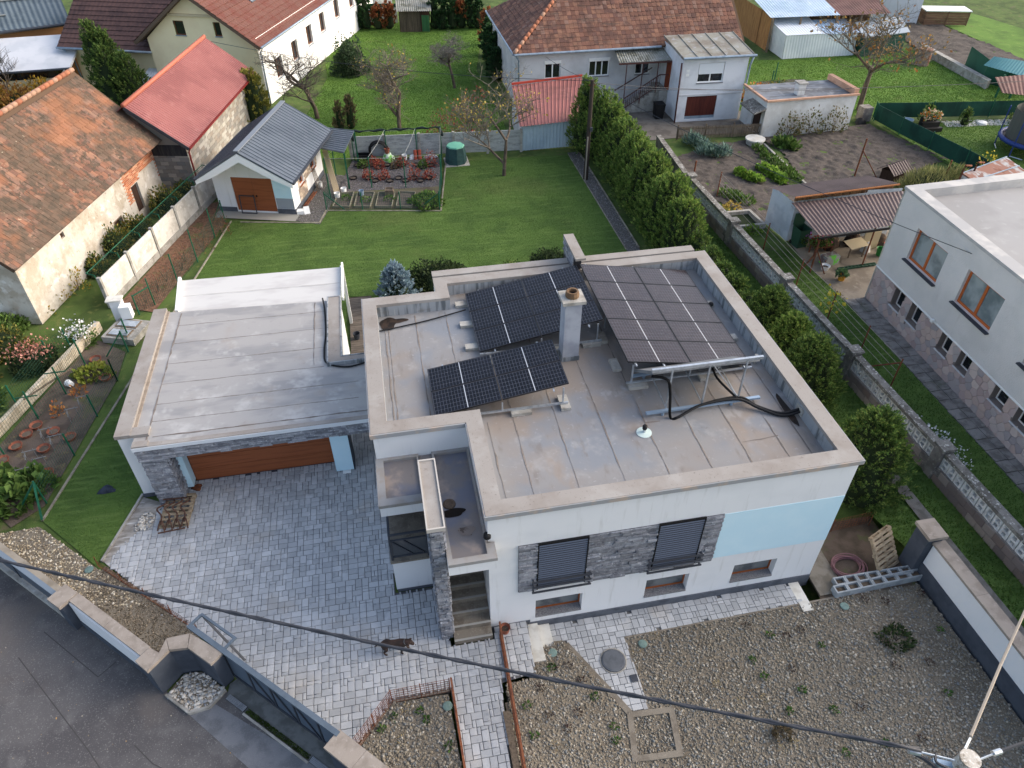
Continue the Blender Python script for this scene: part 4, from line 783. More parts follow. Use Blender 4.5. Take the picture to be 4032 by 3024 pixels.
ax = lambda y: 5.56-.026*(y-.0)          # wall axis (left face) x at y
ypil = [22.5-4.95*k for k in range(7)]
for k in range(6):
    ya, yb = ypil[k]-.2, ypil[k+1]+.2; xa, xb = ax(ya), ax(yb)
    for z0, z1, d0, d1, nm, m_ in ((0,.56,-.03,.24,'base',PWALL),(1.005,1.14,-.02,.26,'coping',LICH)):
        MB().add([(xa+d0,ya,z0),(xb+d0,yb,z0),(xb+d1,yb,z0),(xa+d1,ya,z0),(xa+d0,ya,z1),(xb+d0,yb,z1),(xb+d1,yb,z1),(xa+d1,ya,z1)], [(0,1,2,3),(4,7,6,5),(0,4,5,1),(2,6,7,3),(1,5,6,2),(0,3,7,4)]).build(nm, m_, t)
    wfb = ((Vector((xa-.03,ya,0))), Vector((xb-xa,yb-ya,0)).normalized(), Vector((0,0,1)), Vector((-1,-.026,0)).normalized()); blocks_ = [(wfb[0]+wfb[1]*(.2+.4*i_+(.2 if j_ else 0))+wfb[2]*(.13+.27*j_)+wfb[3]*.01, (.385,.255,.03), (wfb[1],wfb[2],wfb[3])) for j_ in range(2) for i_ in range(int((ya-yb)/.4)-(1 if j_ else 0))]; pieces(t, 'base_stone', BSTONE, blocks_, bev=.1)
    n = int((ya-yb)/.305)
    for i in range(n):
        y = ya-.01-i*(ya-yb)/n; link('pierced_block', pbm, t, (ax(y)+.02, y, .562))
    b = MB(); b.add([(xa+.19,ya,.56),(xb+.19,yb,.56),(xb+.19,yb,1.0),(xa+.19,ya,1.0)], [(0,1,2,3)]); b.build('back_panel', PWALL, t)
for y in ypil: x = ax(y); MB().box((x-.08,y-.19,0),(x+.3,y+.19,1.22)).build('pier', PWALL, t); MB().box((x-.12,y-.23,1.223),(x+.34,y+.23,1.3)).build('pier_cap', LICH, t)
t = thing('garden_wall', 'old thin concrete garden wall behind the thuja hedge', 'wall', (5,26,0)); MB().prism([(4.97,22.7),(5.17,22.7),(5.5,28.3),(5.3,28.3)], 0, .95).build('wall', PWALL, t); MB().prism([(4.93,22.7),(5.21,22.7),(5.54,28.3),(5.26,28.3)], .953, 1.03).build('coping', LICH, t)
# concrete panel wall left
PANEL = mat('panel_concrete', (214,209,200), [((190,183,172), 1.6, .42, .64), ((232,228,220), 5., .54, .7, .8), ((150,140,126), (3,3,.6), .62, .76, .7)], rough=.95, bump=.4, bsc=20)
t = thing('panel_wall', 'whitewashed concrete panel wall with green netting on top left of the lawn', 'wall', (-21,21,0))
A_, B_ = Vector((-22.2,17.5)), Vector((-18.95,27.4)); n = 5; u = (B_-A_).normalized()
for k in range(n):
    a, c = A_+(B_-A_)*k/n, A_+(B_-A_)*(k+1)/n; wf = wframe(a, c); L_ = (c-a).length; rr = random.Random(k)
    for j in range(3): MB(wf).box((.07,.3+j*.36,-.05-rr.random()*.01),(L_-.07,.3+j*.36+.354,.0)).build('panel', PANEL, t)
    MB(wf).box((-.06,0,-.1),(.06,1.45,.05)).build('post', CONC, t)
    MB(wf).box((.06,0,-.08),(L_-.06,.298,.03)).build('base', CONC, t)
wf = wframe(A_, B_); LT = (B_-A_).length; NET = mat('green_net', (40,66,52), rough=.9)
for k in range(7): x = LT*k/6; b = MB(wf).tube([(x,.95,-.1),(x,1.55,-.16),(x,1.62,-.5)], .025, 5); b.build('net_post', GREENPOST, t)
b = MB(wf); 
for k in range(80): x_ = LT*k/80; wires(b, (x_,1.36,-.14), (x_,1.6,-.5), .004)
for k in range(7): wires(b, (0,1.36+.04*k,-.14-.06*k), (LT,1.36+.04*k,-.14-.06*k), .005)
o = b.build('netting', NET, t); o['kind'] = 'stuff'; b = MB(wf).tube([(0,1.6,-.5),(LT,1.6,-.5)], .02, 5); b.build('net_rail', GREENPOST, t)
t = thing('block_wall', 'low pale block wall dividing the vegetable strip from the neighbour', 'wall', (-23.2,12.5,0))
A_, B_ = Vector((-24.8,8.4)), Vector((-22.25,15.9)); wf = wframe(A_, B_); LT = (B_-A_).length; MB(wf).box((0,0,-.1),(LT,.02,.06)).build('footing', CONC, t); rr = random.Random(4); it = []
for j in range(2):
    x = 0.
    while x < LT-.05: l = min(.4, LT-x); it.append((wf[0]+wf[1]*(x+l/2)+wf[2]*(.12+j*.21)+wf[3]*(-.0), (l-.012,.2,.17), (wf[1],wf[2],wf[3]))); x += .4
pieces(t, 'block', mat('pale_block', (206,194,172), [((178,164,142), 2., .42, .64), ((222,214,198), 9., .56, .72, .7)], rough=1, bump=.5, var=.08), it, bev=.05)
# green post-and-wire fences on the left
def gfence(lb, pts, h, mesh=True, grp='green wire fences', tall=None):
    t = thing('wire_fence', lb, 'fence', (pts[0][0], pts[0][1], 0), grp)
    for i, p in enumerate(pts): hh = tall[i] if tall else h; MB().tube([(p[0],p[1],0),(p[0],p[1],hh)], .03, 7).build('post', GREENPOST, t)
    if mesh:
        for a, c in zip(pts[:-1], pts[1:]): wire_mesh(t, a, c, .05, h-.1, .1, .12, .0045, GREENWIRE)
    return t
t = gfence('green wire fence along the left lawn edging', [(-20.94,12.46),(-21.22,10.57),(-21.51,8.71),(-21.83,6.71)], 1.0)
MB().bar((-21.83,6.71,.95),(-22.5,6.5,.1),.05,.05).build('strut', GREENPOST, t); MB().bar((-21.83,6.71,.95),(-21.75,6.0,.05),.05,.05).build('strut', GREENPOST, t)
t = gfence('green wire fence in the middle of the vegetable strip', [(-22.3,13.6),(-22.6,12.02),(-23.2,10.82),(-23.75,9.12),(-24.4,7.6)], 1.25)
for p in ((-22.6,12.02),(-23.2,10.82)): MB().bar((p[0]-.35,p[1],1.0),(p[0]+.35,p[1]+.03,1.0),.03,.03).build('cross_arm', GREENPOST, t)
gfence('green wire fence at the far left beyond the block wall', [(-23.0,14.6),(-23.53,13.97),(-24.0,11.48),(-24.6,10.2)], 1.1)
t = gfence('green wire fence enclosing the leafy strip by the panel wall', [(-20.96,16.74),(-20.45,17.35),(-19.7,18.75),(-19.15,20.58),(-18.65,22.79),(-18.3,24.2)], 1.0, tall=[.95,1.3,1.55,1.65,1.5,1.2])
MB().bar((-20.96,16.74,.9),(-20.45,17.35,.9),.04,.04).build('gate_bar', GREENPOST, t)
MB().bar((-18.3,24.2,1.1),(-18.9,24.4,.05),.04,.04).build('strut', GREENPOST, t)
t = gfence('green wire fence corner with struts beside the meter slab', [(-21.0,15.0),(-20.9,14.2),(-20.94,12.46)], 1.0); MB().bar((-20.9,14.2,.95),(-21.6,13.9,.1),.04,.04).build('strut', GREENPOST, t)
# concrete panel wall at the back with netted enclosure
GPAN = mat('grey_panel', (176,178,176), [((146,148,146), (2,2,7), .42, .62), ((202,204,202), (4,4,14), .54, .7, .8)], rough=.95, bump=.6, bsc=18)
t = thing('panel_wall', 'grey concrete panel wall across the back of the garden', 'wall', (-7,30.3,0)); A_, B_ = Vector((-12.0,30.62)), Vector((-2.3,29.85)); n = 5
for k in range(n):
    a, c = A_+(B_-A_)*k/n, A_+(B_-A_)*(k+1)/n; wf = wframe(a, c); L_ = (c-a).length
    for j in range(3): MB(wf).box((.07,.1+j*.4,-.05),(L_-.07,.1+j*.4+.394,.0)).build('panel', GPAN, t)
    MB(wf).box((-.07,0,-.1),(.07,1.35,.06)).build('post', CONC, t)
MB(wf).box((L_-.07,0,-.1),(L_+.07,1.35,.06)).build('post', CONC, t)
t = gfence('tall green chain-link enclosure around the berry pots', [(-13.2,25.9),(-13.4,24.6),(-11.61,24.28),(-9.72,24.0),(-7.77,23.6),(-7.3,26.8),(-6.9,30.1)], .98, tall=[1.2,1.0,.95,.95,1.0,1.3,1.75])
TALL = [(-13.3,27.0),(-12.9,28.6),(-11.04,26.75),(-9.26,26.42),(-7.35,26.4),(-11.85,30.4),(-10.0,30.25),(-8.3,30.15)]
for x, y in TALL: MB().tube([(x,y,0),(x,y,1.7)], .03, 7).build('post', GREENPOST, t)
for a, c in (((-11.85,30.4),(-6.9,30.1)),((-13.3,27.0),(-7.35,26.4)),((-13.3,27.0),(-11.85,30.4)),((-11.04,26.75),(-10.0,30.25)),((-9.26,26.42),(-8.3,30.15)),((-7.35,26.4),(-6.9,30.1))):
    MB().tube([(a[0],a[1],1.68),((a[0]+c[0])/2,(a[1]+c[1])/2,1.6),(c[0],c[1],1.68)], .012, 4).build('line_wire', mat('pale_wire', (150,152,146), rough=.6), t)
b = MB(); pts = [(-11.85+4.95*i/20, 30.4-.3*i/20, 1.68+.04*math.sin(i*2.1)) for i in range(21)]; b.tube(pts, [.05+.025*math.sin(i*1.3) for i in range(21)], 6); b.build('rolled_net', mat('dark_net', (34,46,46), rough=.9), t, True)
b = MB().tube([(-11.85,30.4,1.65),(-11.8,30.35,1.4),(-11.75,30.3,1.15)], [.08,.12,.05], 6); b.build('net_bundle', MATS['dark_net'], t, True)
b = MB().tube([(-6.95,30.1,1.65),(-6.85,30.05,1.35),(-6.8,30.0,1.2)], [.08,.12,.05], 6); b.build('net_bundle', MATS['dark_net'], t, True)
MB().bar((-13.4,24.6,.9),(-12.5,24.4,.05),.04,.04).build('strut', GREENPOST, t); MB().bar((-7.77,23.6,.9),(-8.8,23.8,.05),.04,.04).build('strut', GREENPOST, t)
# screen fence around the trampoline garden
SCREEN = mat('green_screen', (28,72,58), [((22,58,48), .8, .42, .62), ((36,84,68), (6,6,.5), .56, .72, .6)], rough=.85)
for lb, pts in (('dark green screen fence running down beside the tilled plot', [(20.5,30.3),(20.75,28.0),(21.1,25.6),(21.5,23.0),(21.8,20.5)]), ('dark green screen fence along the white gravel strip', [(20.6,30.6),(24.2,30.0),(28,29.5),(32,29.0),(36,28.4),(41,27.6)])):
    t = thing('screen_fence', lb, 'fence', (pts[0][0],pts[0][1],0), 'green screen fences')
    for a, c in zip(pts[:-1], pts[1:]): wf = wframe(a, c); L_ = (Vector(c)-Vector(a)).length; MB(wf).box((.02,.1,-.012),(L_-.02,1.02,.012)).build('screen', SCREEN, t)
    for p in pts: MB().tube([(p[0],p[1],0),(p[0],p[1],1.1)], .035, 6).build('post', GREENPOST, t)
# picket fence by the bungalow yard
OLDW = mat('weathered_wood', (124,110,94), [((98,86,74), (20,20,1.5), .42, .62)], rough=.95, var=.15)
t = thing('picket_fence', 'weathered wooden picket fence in front of the bungalow yard', 'fence', (10,29.5,0)); wf = wframe((7.2,29.75),(12.35,29.35)); LT = 5.16
for y in (.2,.62): MB(wf).box((0,y,-.04),(LT,y+.07,0)).build('rail', OLDW, t)
pieces(t, 'picket', OLDW, [(wf[0]+wf[1]*(.04+.085*i)+wf[2]*.43+wf[3]*.012, (.05,.74,.02), (wf[1],wf[2],wf[3])) for i in range(60)], bev=.04)
for k in range(4): x = LT*k/3; MB(wf).box((x-.04,0,-.1),(x+.04,.9,-.042)).build('post', OLDW, t)
t = thing('low_wall', 'low pale concrete wall between the far lawn and the ploughed plot', 'wall', (33,38,0)); MB().prism([(31.91,42.76)[:2], (32.31,42.93)[:2], (31.76,34.42)[:2], (31.29,34.12)[:2]], 0, .55).build('wall', CONC, t)

# ------------------------------------------------------------------ neighbouring buildings
def corr(parent, name, a, b_, c, d, pitch, amp, m, trap=False, edge=True):
    a, b_, c, d = [Vector(p) for p in (a, b_, c, d)]; n = (b_-a).cross(d-a).normalized(); k = max(2, int((b_-a).length/pitch)); b = MB(); vs = []; prof = [(0,0),(.3,0),(.42,1),(.58,1),(.7,0)] if trap else [(0,.5),(.17,.93),(.33,.93),(.5,.5),(.67,.07),(.83,.07)]
    tt = [(i+t_)/k for i in range(k) for t_, _ in prof]+[1.]; hh = [h for i in range(k) for _, h in prof]+[prof[0][1]]
    for t_, h in zip(tt, hh): vs += [a+(b_-a)*t_+n*h*amp, d+(c-d)*t_+n*h*amp]
    b.add(vs, [(2*i,2*i+2,2*i+3,2*i+1) for i in range(len(tt)-1)])
    return b.build(name, m, parent)
def tile_roof(parent, a, b_, c, d, tw, tl, m, limit=300, name='roof_tile', th=.022, seed=1, lift=.03):
    a, b_, c, d = [Vector(p) for p in (a, b_, c, d)]; u = (b_-a).normalized(); n = (b_-a).cross(d-a).normalized(); v = n.cross(u); rr = random.Random(seed)
    P = [((p-a).dot(u), (p-a).dot(v)) for p in (a, b_, c, d)]; x0, x1 = min(p[0] for p in P), max(p[0] for p in P); H = max(p[1] for p in P); it = []; tilt = .05
    for j in range(int(H/tl)):
        for i in range(int((x1-x0)/tw)):
            x, y = x0+(i+.5)*tw, (j+.5)*tl
            if not inpoly(x, y, P): continue
            t2 = tilt+rr.uniform(-.015,.02); vv = v*math.cos(t2)-n*math.sin(t2); n2 = u.cross(vv); tw2 = rr.uniform(-.012,.012); uu = u*math.cos(tw2)+vv*math.sin(tw2)
            it.append((a+u*(x+rr.uniform(-.004,.004))+v*(y+rr.uniform(-.008,.008))+n*(lift+rr.uniform(-.003,.005)), (tw-.008, tl*1.12, th), (uu, n2.cross(uu), n2)))
    pieces(parent, name, m, it, limit, bev=.1)
def blocks(parent, wf, x0, y0, x1, y1, bw_, bh, m, d=.03, name='block', holes=(), limit=300, seed=1, gap=.015, clip=None):
    rr = random.Random(seed); it = []; y = y0; r = 0
    while y < y1-.02:
        h = min(bh, y1-y); x = x0-(bw_/2 if r % 2 else 0)
        while x < x1:
            a, c = max(x, x0), min(x+bw_, x1); x += bw_
            if c-a < .04: continue
            cx, cy = (a+c)/2, y+h/2
            if any(h0 < cx < h2 and h1 < cy < h3 for h0, h1, h2, h3 in holes): continue
            if clip and not clip(cx, cy): continue
            dd = d*rr.uniform(.7,1.2); it.append((wf[0]+wf[1]*cx+wf[2]*cy+wf[3]*dd/2, (c-a-gap, h-gap, dd), (wf[1],wf[2],wf[3])))
        y += h; r += 1
    pieces(parent, name, m, it, limit, bev=.08)
def downpipe(parent, pts, m, r=.045): return MB().tube(pts, r, 7).build('downpipe', m, parent, True)
ZINC = mat('zinc_gutter', (150,166,180), [((126,142,156), 3., .4, .7)], rough=.45, metal=.3)
DOORB = mat('dark_door_wood', (70,50,40), [((54,38,30), (14,14,1.2), .42, .62)], rough=.85)
# ---- old barn with tiled roof
OLDPL = mat('old_plaster', (206,199,188), [((178,166,149), 1.1, .42, .62, .9), ((232,228,222), 2.6, .54, .72, .8), ((150,138,122), 5., .58, .72, .7), ((196,160,136), 1.9, .66, .78, .4)], rough=1, bump=.5, bsc=14)
BRICK = mat('old_brick', (186,112,76), palette=[(190,116,80),(170,98,66),(204,134,96),(182,124,92),(210,160,128)], rough=.95, bump=.4)
TILEO = mat('old_orange_tile', (150,104,80), [((94,80,68), .8, .42, .56, .9), ((82,72,62), 3.5, .48, .60, .9), ((176,168,146), 6.5, .67, .74, .8), ((146,100,74), .6, .5, .66, .7)], palette=[(134,96,78),(122,88,72),(130,102,88),(112,84,72),(140,106,88),(120,96,84)], rough=.95, bump=.5, bsc=40, var=.12)
A_, B_ = Vector((-24.68,16.75)), Vector((-21.47,28.34)); e = (B_-A_).normalized(); wl_n = Vector((e.y,-e.x)); LT = 12.03
t = thing('old_barn', 'old barn with mossy orange tiled roof and flaking whitewashed wall', 'barn', (-23,22.5,0))
wf = wframe(A_, B_); hl = [(8.72,.4,9.38,1.76),(6.6,.55,7.24,1.03),(3.02,2.17,3.28,2.42)]
bb = MB(wf).wall(LT, 3.0, hl, d=.25); bb.fr = wframe(B_, B_-wl_n*6.8); bb.wall(6.8, 3.0); bb.fr = wframe(A_-wl_n*6.8, A_); bb.wall(6.8, 3.0)
wallp = bb.build('wall', OLDPL, t)
bm_ = lambda x, y: (y > 1.9-.16*max(0, x-8.3)-.35*math.sin(x*2.3) and x > 8.2) or (y > 2.62 and x > 4.0) or x > 11.55-.5*math.sin(y*5) or (8.3 < x < 8.75 and y > 1.1)
blocks(wallp, wf, 4.0, .2, LT, 2.98, .27, .08, BRICK, d=.012, name='brick', holes=[(9.6,.0,11.4,2.05),(8.7,.38,9.4,1.78)], clip=bm_, seed=4)
MB(wf).box((8.72,.4,-.2),(9.38,1.76,-.12)).build('plank_door', DOORB, t); MB(wf).box((6.6,.55,-.22),(7.24,1.03,-.16)).build('shutter', DOORB, t)
fr_ = MB(wf); ring_ = [((6.56,.51),(7.28,.56)),((6.56,1.02),(7.28,1.07)),((6.56,.56),(6.61,1.02)),((7.23,.56),(7.28,1.02))]
for p, r_ in ring_: fr_.box((p[0],p[1],-.02),(r_[0],r_[1],.02))
fr_.build('window_frame', OLDW, t); MB(wf).box((3.02,2.17,-.2),(3.28,2.42,-.1)).build('vent_board', DOORB, t)
E0 = Vector((-24.22,15.85,3.0)); E1 = Vector((-20.93,27.75,3.0)); off = Vector((-wl_n.x*3.37,-wl_n.y*3.37,3.2)); R0, R1 = E0+off, E1+off
W0, W1 = E0+Vector((-wl_n.x*6.74,-wl_n.y*6.74,0)), E1+Vector((-wl_n.x*6.74,-wl_n.y*6.74,0))
rf = MB().slab([E0,E1,R1,R0], .12).build('roof', mat('roof_boards', (92,74,60), rough=1), t); MB().slab([R0,R1,W1,W0], .12).build('rear_roof', TILEO, t)
tile_roof(rf, E0, E1, R1, R0, .2, .31, TILEO, seed=3)
b = MB(); n = 36; it = []
u = (R1-R0).normalized()
rt = MB(); rt.tube([(-.19,0,0),(.19,0,0)], [.125,.105], 8); rmesh = rt.mesh('ridge_tile', mat('ridge_tile', (160,108,84), palette=[(164,108,82),(150,98,76),(164,130,110)], rough=.95), smooth=True)
for k in range(n): p = R0+(R1-R0)*(k+.5)/n+Vector((0,0,.04)); o = link('ridge_tile', rmesh, rf, p); o.rotation_euler = (0,0,math.atan2(u.y,u.x))
gb = MB(); gb.add([B_.to_3d()+Vector((0,0,3)), (B_-wl_n*6.8).to_3d()+Vector((0,0,3)), (B_-wl_n*3.4).to_3d()+Vector((0,0,6.1))], [(0,1,2)]); gb.add([A_.to_3d()+Vector((0,0,3)), (A_-wl_n*6.8).to_3d()+Vector((0,0,3)), (A_-wl_n*3.4).to_3d()+Vector((0,0,6.1))], [(0,2,1)]); gb.build('gable', OLDPL, t)
# ---- red-roofed block shed
REDM = mat('red_metal', (150,94,89), [((136,82,78), .5, .42, .64), ((162,110,104), 2.2, .54, .72, .7)], rough=.45, spec=.4)
BLKG = mat('grey_block', (128,126,124), palette=[(128,126,124),(110,110,110),(146,142,136),(120,116,112)], rough=1, bump=.5)
BLKT = mat('tan_block', (168,162,152), palette=[(168,162,152),(146,141,134),(188,183,174),(158,148,136)], rough=1, bump=.5)
t = thing('block_shed', 'block-built shed with red corrugated metal roof beside the barn', 'shed', (-20,32,0))
e = Vector((.2075,.978)); wn_ = Vector((e.y,-e.x)); E0 = Vector((-19.64,26.96,2.8)); E1 = E0+Vector((e.x*11.4,e.y*11.4,0)); off = Vector((-wn_.x*2.58,-wn_.y*2.58,2.0)); R0, R1 = E0+off, E1+off; W0, W1 = R0+Vector((-wn_.x*1.5,-wn_.y*1.5,-1.1)), R1+Vector((-wn_.x*1.5,-wn_.y*1.5,-1.1))
corr(t, 'roof', E0, E1, R1, R0, .19, .03, REDM, trap=True); corr(t, 'rear_roof', R0, R1, W1, W0, .19, .03, REDM, trap=True)
MB().tube([R0+Vector((0,0,.03)), R1+Vector((0,0,.03))], .11, 8).build('ridge_cap', mat('ridge_cap_red', (176,104,84), rough=.6), t, True)
MB().bar(E0+Vector((.02,-.02,-.06)), E1+Vector((.02,0,-.06)), .1, .08).build('gutter', mat('gutter_red', (120,40,38), rough=.5), t)
MB().bar(E0+Vector((-.02,0,-.1)), R0+Vector((-.02,0,-.1)), .04, .16).build('verge_board', DARK, t)
c0 = Vector((E0.x-.28, E0.y+.45)); c1 = Vector((c0.x+e.x*10.6, c0.y+e.y*10.6)); c2 = c0-wn_*3.6
core = MB(wframe(c0, c1)).wall(10.6, 2.62); core.fr = wframe(c2, c0); core.wall(3.6, 2.62); core.add([(0,2.62,0),(3.6,2.62,0),(1.2,4.4,0)], [(0,1,2)]); core = core.build('wall', mat('mortar', (128,122,114), rough=1), t)
blocks(core, wframe(c0, c1), 0, 0, 10.6, 2.6, .42, .21, BLKT, d=.03, seed=6); blocks(core, wframe(c2, c0), 0, 0, 3.6, 2.2, .42, .21, BLKG, d=.03, seed=7)
MB(wframe(c2, c0)).box((0,2.2,.0),(3.6,2.75,.04)).build('gable_boards', mat('tarred_boards', (44,44,48), [((60,58,58), (9,9,1), .42, .62)], rough=.95), t)
downpipe(t, [E0+Vector((.02,.1,-.08)), (c0.x+.12,c0.y-.05,2.4), (c0.x+.12,c0.y-.08,0)], MATS['gutter_red'], .05)
# ---- garden shed with dark standing-seam roof
SEAMR = mat('dark_metal_roof', (88,96,106), [((78,86,96), .8, .42, .64), ((104,110,118), 2., .56, .72, .6)], rough=.4, spec=.5)
t = thing('garden_shed', 'white and pale blue garden shed with dark metal gable roof and brown double door', 'shed', (-16.5,26.5,0))
o0 = Vector((-18.84,25.57)); ux = Vector((.9598,-.2808)); uy = Vector((.2808,.9598)); S = lambda x, y, z=0.: Vector((o0.x+ux.x*x+uy.x*y, o0.y+ux.y*x+uy.y*y, z))
wa, wb_, wc, wd = S(.2,.0), S(4.1,0), S(4.1,4.8), S(.2,4.8); fw2 = wframe(wa[:2], wb_[:2]); rw2 = wframe(wb_[:2], wc[:2])
b = MB(fw2).wall(3.9, 2.2, [(.93,.1,2.98,1.86)], d=.1); b.add([(0,2.2,0),(3.9,2.2,0),(2.1,3.35,0)], [(0,1,2)]); sw = [(1.2,.95,1.8,1.55),(3.0,.95,3.7,1.55)]; b.fr = rw2; b.wall(4.8, 2.2, sw, d=.15); b.fr = wframe(wc[:2], wd[:2]); b.wall(3.9, 2.2); b.fr = wframe(wd[:2], wa[:2]); b.wall(4.8, 2.2)
b.build('wall', WHITE, t)
MB(fw2).box((3.0,.85,.002),(3.9,1.75,.012)).build('blue_panel', PALEBLUE, t); MB(fw2).box((3.02,.3,.002),(3.9,.848,.012)).build('grey_panel', mat('grey_render', (150,156,164), rough=.9), t)
b = MB(fw2); b.box((-.03,0,-.05),(.9,.26,.03)); b.fr = fw2; b.box((3.0,0,-.05),(3.93,.28,.03)); MB(rw2).box((.05,0,-.05),(4.8,.24,.03)).build('plinth', PLINTH, t); b.build('plinth', PLINTH, t)
for k in range(2):
    dl = MB(fw2).box((.94+k*1.02,.1,-.08),(1.95+k*1.02,1.85,-.03)).build('door_leaf', BROWNWOOD, t); MB(fw2).box((1.85+k*.18,.85,-.029),(1.9+k*.18,.95,.0)).build('handle', BLACK, dl)
for x0, y0, x1, y1 in sw: window(t, rw2, x0, y0, x1, y1, d=.1, mull=0, sill=BROWNWOOD)
cl = MB(rw2).box((.9,.05,.0),(2.1,.9,.008)).build('stone_facing', SLATEBACK, t); STT = mat('tan_facing', (186,168,148), palette=[(190,172,152),(164,148,132),(208,194,178),(150,136,124)], rough=.95, bump=.4)
blocks(cl, rw2, .9,.05,2.1,.9,.3,.12,STT,d=.02,name='facing_stone',seed=8); blocks(cl, rw2, .95,.92,1.18,1.6,.2,.1,STT,d=.02,name='facing_stone',seed=9); blocks(cl, rw2, 1.85,.92,2.95,1.6,.22,.1,STT,d=.02,name='facing_stone',seed=10); blocks(cl, rw2, 3.72,.92,3.98,1.6,.2,.1,STT,d=.02,name='facing_stone',seed=11)
xl, xr, xm, ya, yb = .15, 4.85, 2.5, -1.46, 4.96; ez, rz = 2.4, 3.8
def seamroof(p0, p1, p2, p3, nm):
    ro = MB().slab([p0,p1,p2,p3], .06).build(nm, SEAMR, t); p0, p1, p2, p3 = [Vector(p) for p in (p0,p1,p2,p3)]; nn_ = (p1-p0).cross(p3-p0).normalized(); k = int((p1-p0).length/.26)
    for i in range(k+1): f_ = i/k; MB().bar(p0+(p1-p0)*f_+nn_*.012, p3+(p2-p3)*f_+nn_*.012, .03, .03).build('standing_seam', SEAMR, ro)
    return ro
seamroof(S(xr,ya,ez), S(xr,yb,ez), S(xm,yb,rz), S(xm,ya,rz), 'roof_slope'); seamroof(S(xl,yb,ez), S(xl,ya,ez), S(xm,ya,rz), S(xm,yb,rz), 'roof_slope')
MB().bar(S(xm,ya-.02,rz+.03), S(xm,yb+.02,rz+.03), .24, .05).build('ridge_cap', mat('ridge_cap_grey', (122,128,136), rough=.45), t)
b = MB(); 
for x0 in (xl, xr):
    p, r_ = S(x0,ya-.01,ez-.08), S(xm,ya-.01,rz-.08); MB().add([p+Vector((0,0,-.02)), r_+Vector((0,0,-.02)), r_+Vector((0,0,-.42)), S(x0*.6+xm*.4,ya-.01,ez+.12), p+Vector((0,0,-.2))], [(0,1,2,3,4)] if x0 < 1 else [(4,3,2,1,0)]).build('barge_board', WHITEPAINT, t)
    MB().add([S(x0,ya,ez-.1), S(x0,0,ez-.1), S(xm,0,rz-.1), S(xm,ya,rz-.1)], [(0,1,2,3)]).build('soffit', WHITEPAINT, t)
MB().bar(S(xr+.04,ya,ez-.06), S(xr+.04,yb,ez-.06), .1, .09).build('gutter', DARK, t); MB().bar(S(xl-.04,ya,ez-.06), S(xl-.04,yb,ez-.06), .1, .09).build('gutter', DARK, t)
sheet('shed_apron', [S(.1,-.75)[:2], S(4.3,-.75)[:2], S(4.3,-.02)[:2], S(.1,-.02)[:2]], .03, mat('apron_slab', (150,148,142), rough=.95, bump=.2))
sgp = [S(4.15,-.7)[:2], S(5.6,-.9)[:2], S(5.5,4.6)[:2], S(4.15,4.8)[:2]]
sheet('gravel_base', sgp, .006, MATS['gravel_base']); pebbles('gravel', 'dark gravel beside the garden shed', sgp, .008, 260, (.04,.07), GRAVELD, seed=41)
t = thing('metal_canopy', 'small dark metal lean-to canopy on posts behind the garden shed', 'canopy', (-12.5,28.5,0))
P4 = [(-13.51,27.38,2.15), (-12.22,26.84,2.00), (-11.63,29.61,2.00), (-13.02,29.88,2.15)]
ro = MB().slab([Vector(p) for p in P4], .05).build('roof', SEAMR, t); a, b_, c, d = [Vector(p) for p in P4]
for i in range(12): f_ = i/11; MB().bar(a+(d-a)*f_+Vector((0,0,.03)), b_+(c-b_)*f_+Vector((0,0,.03)), .03, .03).build('standing_seam', SEAMR, ro)
for p in P4[1:3]: MB().box((p[0]-.04,p[1]-.04,0),(p[0]+.04,p[1]+.04,1.95)).build('post', GREENPOST, t)
# ---- cream house
CREAM = mat('cream_render', (246,230,188), [((240,222,180), .8, .42, .66)], rough=.9, bump=.08)
BRTILE = mat('brown_concrete_tile', (84,62,58), [((70,52,50), 1.2, .42, .64), ((100,76,68), 5., .56, .72, .6)], rough=.7, var=.08)
RBTILE = mat('redbrown_tile', (108,72,62), [((104,60,50), 1.2, .42, .64), ((122,88,78), 5., .56, .72, .6)], rough=.75, var=.08)
WINC = mat('window_brown', (120,74,46), rough=.5)
t = thing('cream_house', 'cream house with dark brown roofs and a bright white side wall behind the shed', 'house', (-18,46,0))
o0 = Vector((-17.12,40.22)); fu = Vector((-.944,.33)); su = Vector((.354,.935)); HC = lambda x, y, z=0.: Vector((o0.x+fu.x*x+su.x*y, o0.y+fu.y*x+su.y*y, z))
ff = wframe(HC(7.3,0)[:2], HC(0,0)[:2]); X_ = lambda x: 7.3-x
b = MB(ff); wins = [(X_(5.23),4.15,X_(4.55),5.0),(X_(2.6),4.17,X_(2.14),5.0)]; b.wall(7.3, 3.9); b.wall(5.2, 5.25, [(w_[0],w_[1],w_[2],w_[3]) for w_ in wins], d=.12, y0=3.9)
b = MB(ff).wall(7.3, 3.9)
for (x0, x1) in ((0,7.3),): pass
gw = [(0,3.9),(7.3,3.9),(3.5,6.6)]
